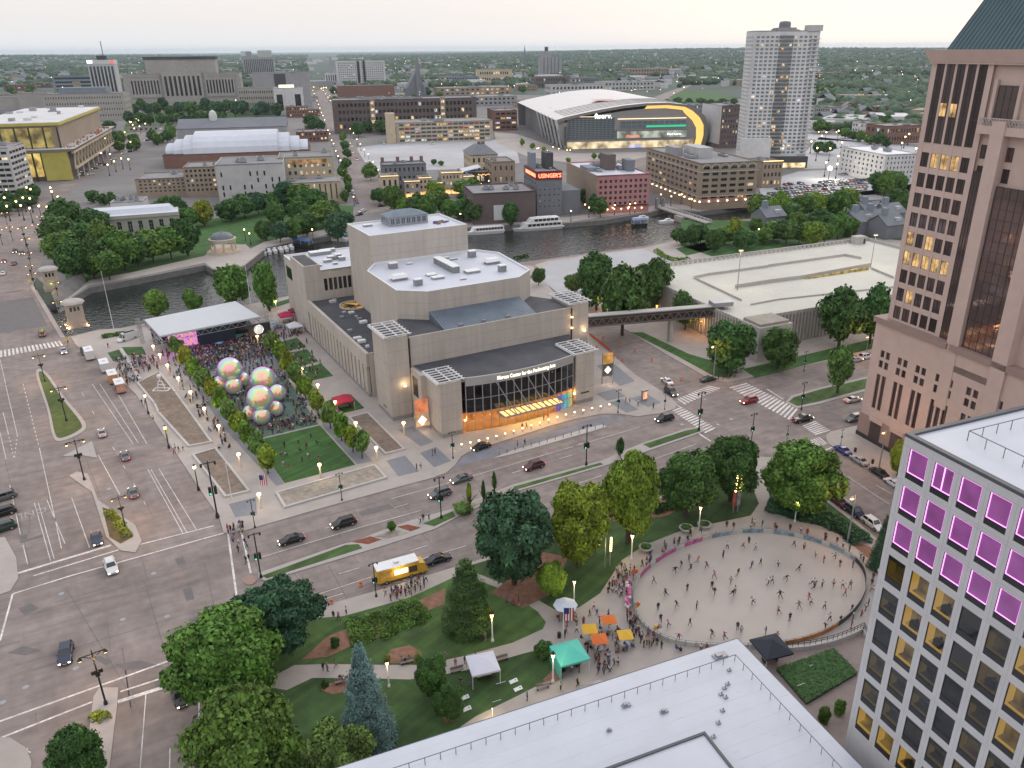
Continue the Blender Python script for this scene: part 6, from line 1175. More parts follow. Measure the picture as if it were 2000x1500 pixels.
child_box(TW,'podium',WALLS['white'],-3,-6,0,w*.4,-.05,22); child_box(TW,'dark_base',WALLS['dark'],w*.4,-2.2,0,w+1.6,-.05,8.5); child_box(TW,'lit_entrance',litmat('tower_lobby',(1,.75,.4),2,.2),2,-2.4,.5,w,-2.21,4)
t=Bd('white_flats_block','white five storey flats beside the car park',1722,302,358,1798,50,'white',(9,5,.34,.5,2),(10,5,.34,.5,2),lit=.03,joined=False,roof=ROOFW)
R8=random.Random(31)
for i,(x0,y0,x1,w_,h_,wl) in enumerate([(0,196,34,30,10,'tan'),(8,178,60,40,14,'brick'),(60,172,100,40,12,'brown'),(-20,160,30,60,14,'tan'),(230,178,262,20,16,'slate'),(232,160,250,30,20,'cream'),(252,150,300,30,18,'grey'),(600,178,622,20,12,'cream'),(600,200,622,18,10,'pale'),(600,228,624,16,9,'brick'),(596,262,628,20,9,'tan'),(580,278,640,26,10,'brick'),(560,230,600,20,14,'brick'),(940,178,990,40,10,'pale'),(1010,210,1040,30,9,'tan'),(1180,172,1230,40,10,'brick'),(760,178,800,30,9,'pale'),(700,172,740,40,10,'tan'),(330,246,420,12,4,'lime'),(250,258,330,12,5,'lime'),(1010,178,1050,30,12,'tan'),(840,166,870,30,12,'cream')]):
    p=G(x0,y0); Bd('low_block','%s low %s block, %s of the scattered far blocks'%(['small','plain','flat roofed'][i%3],wl,nth(i)),x0,PX((p.x,p.y,h_))[1],y0,x1,w_,wl,(8,max(1,int(h_/4)),.5,.45,.8),(4,max(1,int(h_/4)),.5,.45,.8),lit=.18,group='scattered low blocks')
# townhouses with grey roofs
for k,(x,y) in enumerate(((1672,455),(1700,452),(1728,462),(1690,436),(1730,438),(1498,445))):
    p=G(x,y); t=thing('townhouse',['grey roofed townhouse beside the garage corner','middle grey roofed townhouse of the riverside row','grey roofed townhouse nearest the tower','grey roofed townhouse at the back by the boat shed','far back grey roofed townhouse of the row','grey roofed townhouse hidden in trees'][k],'house',p,math.radians(24),'riverside townhouses')
    mb=MB(); mb.box(-6,-6,0,6,6,7); mb.build('wall',WALLS['slate'],t); mb=MB(); mb.poly([(-6.6,-6.6,6.8),(6.6,-6.6,6.8),(6.6,0,11),(-6.6,0,11)]); mb.poly([(-6.6,0,11),(6.6,0,11),(6.6,6.6,6.8),(-6.6,6.6,6.8)]); mb.poly([(6,-6,7),(6,6,7),(6,0,10.8)]); mb.poly([(-6,6,7),(-6,-6,7),(-6,0,10.8)]); mb.build('roof',WALLS['slate'],t); child_box(t,'chimney',WALLS['blue'],-4,-1.2,9,-1.6,1.2,14); child_box(t,'skylight',WALLS['pale'],1,-4.5,8,4,-2.5,9.6)
t=Bd('boat_shed','low grey boat shed with lit gallery on the far river bank',1670,392,402,1738,14,'pale',(10,1,.6,.5),None,lit=.4,units=1)
# ================================================================ trees
def leafmat(name,rough=.6):
    m,t,b=nodes(name); b.inputs['Roughness'].default_value=rough; b.inputs['Specular IOR Level'].default_value=.25
    oi=t.nodes.new('ShaderNodeObjectInfo'); g=t.nodes.new('ShaderNodeNewGeometry')
    mr=t.nodes.new('ShaderNodeMapRange'); mr.inputs[3].default_value=.65; mr.inputs[4].default_value=1.4; t.links.new(g.outputs['Random Per Island'],mr.inputs[0])
    n=noise(t,.42,3); m2=t.nodes.new('ShaderNodeMapRange'); m2.inputs[1].default_value=.3; m2.inputs[2].default_value=.7; m2.inputs[3].default_value=.5; m2.inputs[4].default_value=1.5; t.links.new(n.outputs[0],m2.inputs[0])
    mu=t.nodes.new('ShaderNodeMath'); mu.operation='MULTIPLY'; t.links.new(mr.outputs[0],mu.inputs[0]); t.links.new(m2.outputs[0],mu.inputs[1])
    v=t.nodes.new('ShaderNodeVectorMath'); v.operation='SCALE'; t.links.new(oi.outputs['Color'],v.inputs[0]); t.links.new(mu.outputs[0],v.inputs[3]); t.links.new(v.outputs[0],b.inputs['Base Color'])
    tc=t.nodes.new('ShaderNodeTexCoord'); sb=t.nodes.new('ShaderNodeVectorMath'); sb.operation='SUBTRACT'; sb.inputs[1].default_value=(0,0,.35); t.links.new(tc.outputs['Object'],sb.inputs[0]); tr=t.nodes.new('ShaderNodeVectorTransform'); tr.vector_type='NORMAL'; tr.convert_from='OBJECT'; tr.convert_to='WORLD'; t.links.new(sb.outputs[0],tr.inputs[0]); n1_=t.nodes.new('ShaderNodeVectorMath'); n1_.operation='NORMALIZE'; t.links.new(tr.outputs[0],n1_.inputs[0]); n3_=t.nodes.new('ShaderNodeVectorMath'); n3_.operation='SCALE'; n3_.inputs[3].default_value=.55; t.links.new(n1_.outputs[0],n3_.inputs[0]); n1_=n3_
    ad=t.nodes.new('ShaderNodeVectorMath'); ad.operation='ADD'; t.links.new(n1_.outputs[0],ad.inputs[0]); t.links.new(g.outputs['Normal'],ad.inputs[1]); n2_=t.nodes.new('ShaderNodeVectorMath'); n2_.operation='NORMALIZE'; t.links.new(ad.outputs[0],n2_.inputs[0]); t.links.new(n2_.outputs[0],b.inputs['Normal'])
    return m
LEAF=leafmat('leaf')
def quads_mesh(name,C,Nn,size,rng,mat,asp=1.3,zs=1.):
    n=len(C); r=rng.normal(size=(n,3)); u=np.cross(Nn,r); u/=np.linalg.norm(u,axis=1)[:,None]+1e-9; v=np.cross(Nn,u); v/=np.linalg.norm(v,axis=1)[:,None]+1e-9
    s=(size*rng.uniform(.6,1.35,n))[:,None]; u=u*np.array([1,1,zs]); v=v*np.array([1,1,zs]); V=np.stack([C-u*s*asp,C-v*s*.8+Nn*s*.15,C+u*s*asp,C+v*s*.8+Nn*s*.15],1).reshape(-1,3)
    me=bpy.data.meshes.new(name); me.vertices.add(4*n); me.vertices.foreach_set('co',V.astype(np.float32).ravel()); me.loops.add(4*n); me.loops.foreach_set('vertex_index',np.arange(4*n,dtype=np.int32)); me.polygons.add(n); me.polygons.foreach_set('loop_start',np.arange(0,4*n,4,dtype=np.int32)); me.polygons.foreach_set('loop_total',np.full(n,4,np.int32)); me.update(); me.materials.append(mat); return me
def crown(seed,n,leaf,kind='round'):
    rng=np.random.default_rng(seed)
    if kind in('spruce','conifer'):
        C=[];N_=[]; tiers=17 if kind=='spruce' else 13
        for t_ in range(tiers):
            z=t_/tiers; R=(1-z)**(.8 if kind=='spruce' else .62)*(1 if kind=='spruce' else .98)*rng.uniform(.9,1.08); nb=max(4,int(15*(1-z)+4))
            for b in range(nb):
                a=2*PI*b/nb+rng.uniform(-.2,.2)+t_; L=R*rng.uniform(.8,1.1); m_=max(3,int(n/(tiers*nb)*(1.6*(1-z)+.3)))
                r_=L*np.sqrt(rng.uniform(.12,1,m_)); w=.11*rng.normal(size=m_)*(.5+r_); aa=a
                x=r_*math.cos(aa)-w*math.sin(aa); y=r_*math.sin(aa)+w*math.cos(aa); zz=z+.06-.11*r_/max(R,.1)*(1-z)+.018*rng.normal(size=m_)+ .03*(r_/max(L,.01))**3
                C.append(np.stack([x,y,zz],1)); nn=np.stack([np.cos(aa)*.5+rng.normal(size=m_)*.35,np.sin(aa)*.5+rng.normal(size=m_)*.35,np.full(m_,.9)],1); N_.append(nn)
        C=np.concatenate(C);N_=np.concatenate(N_)
    else:
        nl=int({'round':40,'airy':30,'tall':40,'dense':50}[kind]*(2.1 if n>15000 else 1)); fs=.72 if n>15000 else 1; L=[];Rr=[]
        while len(L)<nl:
            p=rng.uniform(-1,1,3)
            if np.linalg.norm(p)>1 or np.linalg.norm(p)<(.3 if len(L)>4 else 0): continue
            k=.66+.1*(fs<1)+.06*rng.normal(); sh=1.0
            if kind=='tall': sh=np.sqrt(max(.08,1-((p[2]+.25)/1.25)**2))*.95
            elif p[2]<-.4: sh=.86
            L.append(np.array([p[0]*k*sh,p[1]*k*sh,p[2]*.74])); Rr.append(fs*rng.uniform(.2,.42)*(1.0 if kind!='dense' else .8)*(1.1 if kind=='airy' else 1))
        L=np.array(L);Rr=np.array(Rr); w=Rr**2/np.sum(Rr**2); idx=rng.choice(nl,int(n*1.6),p=w); d=rng.normal(size=(len(idx),3)); d/=np.linalg.norm(d,axis=1)[:,None]; d[:,2]=np.where(rng.random(len(d))<.3,np.abs(d[:,2]),d[:,2])
        C=L[idx]+d*(Rr[idx]*np.where(rng.random(len(idx))<.16,rng.uniform(1.0,1.28,len(idx)),rng.uniform(.7,1.05,len(idx))))[:,None]
        D=np.linalg.norm(C[:,None,:]-L[None],axis=2)/Rr[None]; keep=(D.min(1)>.66); C=C[keep][:n]; d=d[keep][:n]
        N_=d+rng.normal(size=d.shape)*.55; C[:,2]=C[:,2]*.5+.5
    N_/=np.linalg.norm(N_,axis=1)[:,None]
    return quads_mesh('crown',C,N_,np.full(len(C),leaf),rng,LEAF,1.3,.32 if kind in('spruce','conifer') else .5)
CR={}
def get_crown(kind,lod,i):
    k=(kind,lod,i)
    if k not in CR: n,l=((24000,.038),(4600,.078),(1100,.165))[lod]; CR[k]=crown(hash_(k),n,l if kind not in('spruce','conifer') else l*.62,kind)
    return CR[k]
def hash_(k): return sum(ord(c) for c in str(k))*7919%100003
_TR={}
def trunk_mesh(i,kind):
    k=(i,kind)
    if k in _TR: return _TR[k]
    r=random.Random(i); mb=MB()
    if kind in('spruce','conifer'): mb.bar((0,0,0),(0,0,.95),.035,0,.006,6)
    else:
        mb.bar((0,0,-.02),(r.uniform(-.02,.02),0,.34),.028,0,.02,7)
        for q in range(7):
            a=q*2.4+r.uniform(-.3,.3); z=r.uniform(.24,.36); b=Vector((math.cos(a)*r.uniform(.14,.3),math.sin(a)*r.uniform(.14,.3),r.uniform(.5,.82))); mb.bar((0,0,z),b,.014,0,.004,5)
    _TR[k]=mb.mesh('trunk',BARK); return _TR[k]
GREENS={'d':(.052,.12,.026),'m':(.088,.175,.028),'b':(.14,.24,.026),'y':(.21,.25,.025),'c':(.042,.108,.05),'s':(.105,.185,.17),'g':(.115,.2,.045)}
NT=0
def tree(px,py,top,wid,col='m',kind='round',label=None,group=None,lod=1,base=.1,name='tree',z=0.):
    global NT; NT+=1
    g=G(px,py,z); h=ZH(g,top)-z; h=max(h,1.2); dp=depth((g.x,g.y,z+h*.6)); r=wid/2*dp/FPX*(1.25 if kind=='spruce' else 1.1 if kind=='conifer' else .97 if lod==0 else .9)
    nm={'spruce':'spruce_tree','conifer':'conifer_tree'}.get(kind,name)
    t=thing(nm,label or 'leafy green tree',('tree'),g,RND.uniform(0,6.28),group)
    if kind in('spruce','conifer'): base=.01
    zb=h*base
    o=ob('crown',get_crown(kind,lod,NT%4),t,(0,0,zb),None,(r,r,h-zb)); c=GREENS[col]; f=RND.uniform(.85,1.18); o.color=(c[0]*f*RND.uniform(.85,1.15),c[1]*f,c[2]*f,1)
    ob('trunk',trunk_mesh(NT%5,kind),t,None,None,(h*.9,h*.9,h*.95)); return t
near=[(548,1278,1136,196,'c','dense','dark blue green tree leaning over the avenue corner of the park'),(455,1380,1205,236,'m','airy','big mid green tree at the street corner with a car beneath'),(500,1570,1350,240,'m','round','big green tree in the bottom corner of the park'),(662,1570,1425,150,'g','airy','loose green tree filling the lower corner beside the white roof'),
 (722,1452,1268,100,'s','spruce','tall blue spruce standing alone on the lawn'),(1005,1142,950,202,'c','dense','broad dark blue green oak beside the food truck street'),(915,1228,1098,104,'d','conifer','dark conifer with yellow shrubs at its foot'),(1130,1104,938,142,'y','round','yellow green tree between the oak and the tall bright tree'),
 (1226,1062,868,128,'b','tall','tall bright green tree towering over the median street'),(1340,1008,877,132,'d','round','dark round tree nearest the tall bright tree'),(1425,980,840,118,'d','airy','dark airy tree beside the lit banner pole'),(1560,1004,864,166,'m','round','wide spreading tree at the crossing corner of the park'),
 (1076,1166,1096,66,'b','round','small bright tree under the broad oak'),(850,1362,1278,76,'d','airy','small dark open tree beside the park path'),(880,1408,1336,62,'d','airy','smaller dark tree below the open tree by the path'),(165,1535,1427,116,'d','round','dark bushy tree on the traffic island'),(1752,930,856,44,'y','round','yellowing tree between granite tower and office'),(1716,1112,1010,46,'c','conifer','dark conifer hugging the corner of the office'),
 (1635,768,667,62,'g','tall','slim pale tree on the grass median beyond the crossing'),(1420,728,632,112,'d','airy','spreading dark tree before the garage stair block'),(1518,722,640,84,'d','round','dark tree beside the garage fins'),(1638,680,556,102,'d','airy','tall dark tree lit from below by the garage'),(1698,672,560,84,'d','round','tall dark tree beside the granite tower'),
 (1215,655,516,112,'d','round','large dark tree in front of the orange lit garage wall'),(1165,606,494,92,'d','round','dark tree at the back of the garage clump'),(1272,612,504,92,'d','round','dark tree against the garage deck'),(1338,645,572,66,'d','airy','small dark tree behind the skywalk pier'),(1052,558,523,34,'d','round','small round tree in the gravel yard'),(1120,574,534,46,'g','airy','small pale tree at the yard edge')]
for i,a in enumerate(near): tree(a[0],a[1],a[2],a[3],a[4],a[5],a[6],None,0 if i<18 else 1,.05 if i<18 else .1)
for i,(x,y,t_,w) in enumerate([(310,622,563,56),(382,612,566,46),(462,602,518,80),(527,608,510,56)]): tree(x,y,t_,w,'m','airy',['loose tree behind the stage at the bridge end','small loose tree right behind the white stage roof','tall loose tree at the theatre end of the stage','thin open tree on the riverside lawn by the theatre'][i],'riverside trees behind the stage',1,.1)
rows=[(350,702),(366,722),(383,744),(400,765),(416,786),(434,808),(452,831),(470,854),(488,878),(508,902),(524,926)],[(532,690),(548,712),(563,733),(580,757),(598,782),(622,812),(646,838),(668,862),(690,884),(708,896)]
for k,r in enumerate(rows):
    for i,(x,y) in enumerate(r): tree(x,y,y-44-i*1.2,31+i,'gyb'[i%3] if not k else 'gby'[i%3],'airy',nth(i)+' young tree from the stage in the plaza row '+('on the avenue side' if k==0 else 'on the theatre side'),'plaza trees on the '+('avenue' if k==0 else 'theatre')+' side',2,.2)
for i,(x,y,t_,w,c) in enumerate([(918,1004,938,14,'y'),(945,990,938,11,'d'),(966,968,922,12,'d')]): tree(x,y,t_,w,c,'tall',['yellowing columnar tree on the median','smallest columnar tree on the median','dark columnar tree on the median nearest the theatre'][i],'columnar median trees',1,.22)
tree(765,1040,1018,22,'m','round','tiny tree between the two red mulch diamonds',None,1,.15); tree(1211,893,856,20,'d','round','tiny round tree on the median behind the bright tree',None,1,.1)
# far bank parks
R4=random.Random(21)
def clump(pts,hpx,wpx,cols,label,group,kind='round'):
    for i,(x,y) in enumerate(sorted(pts)): h=hpx*R4.uniform(.8,1.25); tree(x,y,y-h,wpx*R4.uniform(.8,1.25),R4.choice(cols),kind,label+(', %s from the avenue side'%nth(i) if len(pts)>1 else ''),group,1 if wpx>30 else 2,.12)
clump([(130,520),(150,548),(185,545),(175,505),(210,515),(215,548),(245,530),(270,520),(300,512),(335,505),(368,500),(120,485),(140,470),(185,470)],72,76,'dmd','big dark park tree beside the far bridge house','trees at the avenue end of the riverside park')
clump([(352,440),(372,446),(330,432)],48,52,'dm','dark park tree in front of the classical hall','park trees by the classical hall'); tree(400,442,390,46,'y','round','yellow green tree lit beside the classical hall',None,1,.1)
clump([(452,432),(478,425),(505,420),(532,414),(560,410),(590,412),(620,425),(650,432),(672,452),(520,470),(548,474),(575,470),(600,462),(632,445),(540,445),(585,440),(660,470)],48,54,'dmcd','dark park tree along the far river lawn','trees of the riverside park below the grey stone block')
clump([(770,412),(790,418),(815,420),(838,428),(862,418),(880,428),(905,432),(928,438),(910,410),(935,415),(850,400),(742,400),(725,352),(905,385),(925,395)],40,44,'dmb','dark tree along the river in front of the old shops','riverbank trees below the old shops')
clump([(1148,405),(1160,420),(1172,425)],48,34,'d','dark tree beside the pink warehouse','trees at the pink warehouse'); clump([(998,442)],48,34,'d','dark purple leaved tree by the warehouse arch','river tree at the arch')
clump([(1330,478),(1350,482),(1368,478),(1415,478),(1460,485),(1490,478),(1445,490),(1395,492),(1475,462)],38,40,'dmd','dark garden tree behind the garage','garden trees between garage and river'); tree(1432,478,420,36,'y','tall','bright narrow tree at the footbridge end',None,1,.08)
clump([(1478,432),(1500,440),(1522,432),(1545,436),(1568,428),(1590,424),(1612,420),(1635,424),(1652,414),(1510,470),(1535,478),(1560,476),(1585,480),(1610,476),(1635,468),(1655,462),(1600,455),(1550,456)],46,50,'dmb','green tree of the dense grove behind the garage','grove between the garage and the river')
clump([(1790,480),(1775,462),(1795,440),(1800,412),(1760,425),(1742,412),(1725,388),(1740,375),(1710,380),(1755,382)],46,42,'dm','dark tree beside the granite tower by the boat shed','trees by the boat shed')
clump([(690,255),(720,260),(700,268),(745,262),(752,240),(760,262),(620,262),(610,250),(775,275)],28,36,'d','dark tree beside the brown parking block','trees in front of the brown parking block')
clump([(20,400),(45,395),(70,390),(10,420),(55,405),(35,412),(-10,405)],28,40,'d','dark street tree at the hotel edge','street trees by the hotel edge')
clump([(205,400),(185,396),(220,405)],24,30,'d','dark tree before the small plant building','trees at the small plant building')
clump([(250+14*k,228-(k%3)*4) for k in range(22)]+[(255+20*k,245) for k in range(10)]+[(215,255),(212,285),(208,270)],24,27,'dcd','dark tree on the courthouse square','trees on the courthouse square')
clump([(1290+11*k,212-(k%2)*6) for k in range(14)],14,20,'d','dark tree along the freeway cutting','trees along the freeway cutting')
clump([(1598,300),(1615,302),(1650,270),(1665,275),(1680,278),(1700,282),(1715,285),(1730,290),(1600,260),(1605,190),(1620,205),(1640,215)],22,28,'dm','dark tree beside the far car park','trees by the far car park')
clump([(1110,318),(1160,312),(1172,312),(1020,286),(1040,292),(1062,298),(848,322),(862,324)],12,12,'mb','small street tree in front of the arena','small trees by the arena')
clump([(300+R4.random()*40,285-R4.random()*25) for k in range(8)]+[(225+R4.random()*60,300-R4.random()*30) for k in range(6)],22,24,'dm','street tree along the far avenue','street trees along the far avenue')
clump([(668+R4.random()*14,395-k*17+R4.random()*8) for k in range(9)],22,20,'dm','street tree on the park side of the straight street','street trees on the straight street')
clump([(470+R4.random()*560,205-R4.random()*30) for k in range(34)]+[(20+R4.random()*220,200-R4.random()*22) for k in range(18)],13,18,'dm','small dark tree among the far blocks','trees among the far blocks')
clump([(1600+R4.random()*210,262-R4.random()*20) for k in range(22)],17,24,'dm','dark tree on the freeway verge','trees on the freeway verge')
# shrubs
def shrub(px,py,wpx,hpx,col,label,kind='dense',group=None):
    g=G(px,py); dp=depth(g); t=thing('shrub',label,'shrub',g,RND.uniform(0,6),group); r=wpx/2*dp/FPX; h=max(.5,ZH(g,py-hpx)); o=ob('foliage',get_crown(kind,1,len(label)%4),t,(0,0,-.1*h),None,(r,r,h*1.1)); c=GREENS[col]; o.color=(*c,1); return t
shrub(1061,1286,42,36,'d','round clipped dark shrub by the flagpole plaza'); shrub(950,1222,34,38,'y','yellow lit shrub at the foot of the dark conifer'); shrub(655,1265,20,22,'d','small round shrub on the mulch slope'); shrub(817,1292,16,16,'m','small shrub at the right end of the mulch mound'.replace('right','street')); shrub(757,1293,15,15,'y','lit shrub under the path lamp'); shrub(636,1342,20,14,'d','small shrub on the lower mulch bed')
shrub(1608,1412,28,34,'m','larger ornamental shrub beside the office foot'); shrub(1638,1396,26,28,'m','smaller ornamental shrub beside the office foot'); shrub(905,1000,44,18,'g','pale round grass mound on the median')
def hedge(pts,h,label,col,n,s,wd=2.2):
    P_=[G(*p) for p in pts]; t=thing('hedge',label,'hedge',P_[0]); rng=np.random.default_rng(n); C=[]
    for a,b in zip(P_[:-1],P_[1:]):
        m_=int(n*(b-a).length/sum((q-p).length for p,q in zip(P_[:-1],P_[1:]))); u=rng.random(m_); an=rng.uniform(0,PI,m_); d=(b-a).normalized(); nn=np.array([-d.y,d.x,0]); lump=.85+.12*np.sin(u*(b-a).length*1.3)+.08*rng.normal(size=m_)
        base=np.array(a)[None]+u[:,None]*np.array(b-a)[None]; C.append(base+nn[None]*(np.cos(an)*wd*.5)[:,None]*lump[:,None]+np.array([0,0,1])[None]*(np.sin(an)*h*lump+.1)[:,None])
    C=np.concatenate(C)-np.array(P_[0])[None]; N_=rng.normal(size=C.shape)*.6+np.array([0,0,.7])[None]; N_/=np.linalg.norm(N_,axis=1)[:,None]
    o=ob('foliage',quads_mesh('foliage',C,N_,np.full(len(C),s),rng,LEAF),t); o.color=(*GREENS[col],1)
hedge([(680,1240),(730,1228),(790,1205),(828,1188)],.75,'long low dark hedge mound on the mulch slope','m',6500,.15,7); hedge([(1500,990),(1560,1008),(1620,1022),(1665,1048),(1685,1066)],1.9,'dark spreading juniper hedge behind the rink','c',5200,.22,4.5); hedge([(1270,1000),(1310,990),(1345,985)],1.2,'dark low shrub bank under the round tree','d',1500,.2,3); hedge([(210,1000),(232,1020),(250,1052)],.7,'flower bed with yellow blooms on the avenue island','y',700,.16,2); hedge([(1282,492),(1300,505),(1325,512),(1345,508)],1.5,'bright shrub border at the garden edge','b',900,.3,3); hedge([(1005,508),(1030,503)],1.5,'low bush row on the river edge by the theatre','d',500,.3,3); hedge([(176,1408),(200,1396),(206,1410)],.7,'flower patch on the lower traffic island','y',400,.14,1.6)
hedge([(200,660),(225,656),(252,652)],1.,'dry grassy mound beside the white van','g',700,.25,3)
# far woods and houses reaching to the horizon
def blobs(name,P_,R_,H_,cols,mat,seed):
    rng=np.random.default_rng(seed); t=(1+5**.5)/2
    bm=bmesh.new(); bmesh.ops.create_icosphere(bm,subdivisions=1,radius=1); V=np.array([v.co[:] for v in bm.verts]); F_=np.array([[v.index for v in f.verts] for f in bm.faces]); bm.free()
    n=len(P_); nv=len(V); J=rng.uniform(.75,1.25,(n,nv,1)); VV=V[None]*J*np.stack([R_,R_,H_],1)[:,None,:]+P_[:,None,:]; FF=F_[None]+(np.arange(n)*nv)[:,None,None]
    me=bpy.data.meshes.new(name); me.vertices.add(n*nv); me.vertices.foreach_set('co',VV.astype(np.float32).ravel()); nf=n*len(F_); me.loops.add(nf*3); me.loops.foreach_set('vertex_index',FF.astype(np.int32).ravel()); me.polygons.add(nf); me.polygons.foreach_set('loop_start',np.arange(0,nf*3,3,dtype=np.int32)); me.polygons.foreach_set('loop_total',np.full(nf,3,np.int32)); me.update(); me.materials.append(mat); return me
rng=np.random.default_rng(5); N=30000
ph=rng.uniform(math.radians(-37),math.radians(40),N); dd=np.exp(rng.uniform(math.log(900),math.log(15000),N)); X=dd*np.sin(ph); Y=dd*np.cos(ph)
px=np.array([PX((x,y,0)) for x,y in zip(X,Y)])
lowf=np.sin(X*.006+2)*np.sin(Y*.0045)+.5*np.sin(X*.013+Y*.009)
keep=((px[:,1]<172)&~((px[:,0]>600)&(px[:,0]<660)))|((px[:,0]>1590)&(px[:,1]<262))|((px[:,0]>1150)&(px[:,0]<1600)&(px[:,1]<168))
keep&=(lowf>-.55); keep&=~((px[:,0]>1235)&(px[:,0]<1325)&(px[:,1]>150)&(px[:,1]<200))&~((px[:,0]>1590)&(px[:,1]>228)&(rng.random(N)<.75))
X,Y,dd=X[keep],Y[keep],dd[keep]; n=len(X); R_=rng.uniform(4.5,8.5,n)*(1+dd/5200); H_=rng.uniform(5,8.5,n)*(1+dd/14000)
hill=28*np.exp(-((dd-11000)/4500)**2)*(1+np.sin(X*.0006))
ob('far_woods',blobs('far_woods',np.stack([X,Y,H_*.7+hill],1),R_,H_,None,M('far_leaf',(.055,.095,.05),.95,.45,.03,0,big=.3),1))['kind']='stuff'
hb=MB(); 
for k in range(820):
    d=math.exp(R4.uniform(math.log(1000),math.log(9000))); a=R4.uniform(math.radians(-36),math.radians(36)); x,y=d*math.sin(a),d*math.cos(a); p=PX((x,y,0))
    if p[1]>174 and not (p[0]>1590 and p[1]<250): continue
    s=R4.uniform(6,11)*(1+d/7000)*(1 if k<520 else R4.uniform(1.5,3.5)); q=R4.uniform(0,1.5); hh_=R4.uniform(7,11)*(1+d/9000)
    c,s2=math.cos(q)*s,math.sin(q)*s; b=[(x-c+s2*.7,y-s2-c*.7),(x+c+s2*.7,y+s2-c*.7),(x+c-s2*.7,y+s2+c*.7),(x-c-s2*.7,y-s2+c*.7)]; mi=k%4
    hb.hexa([(u,v,0) for u,v in b],[(u,v,hh_) for u,v in b],mi)
    if k>=520: continue
    r0=((b[0][0]+b[3][0])/2,(b[0][1]+b[3][1])/2,hh_+s*.5); r1=((b[1][0]+b[2][0])/2,(b[1][1]+b[2][1])/2,hh_+s*.5)
    hb.poly([(*b[0],hh_),(*b[1],hh_),r1,r0],4); hb.poly([(*b[2],hh_),(*b[3],hh_),r0,r1],4)
hb.build('far_houses',[WALLS['pale'],WALLS['white'],WALLS['tan'],WALLS['grey'],WALLS['slate']])['kind']='stuff'
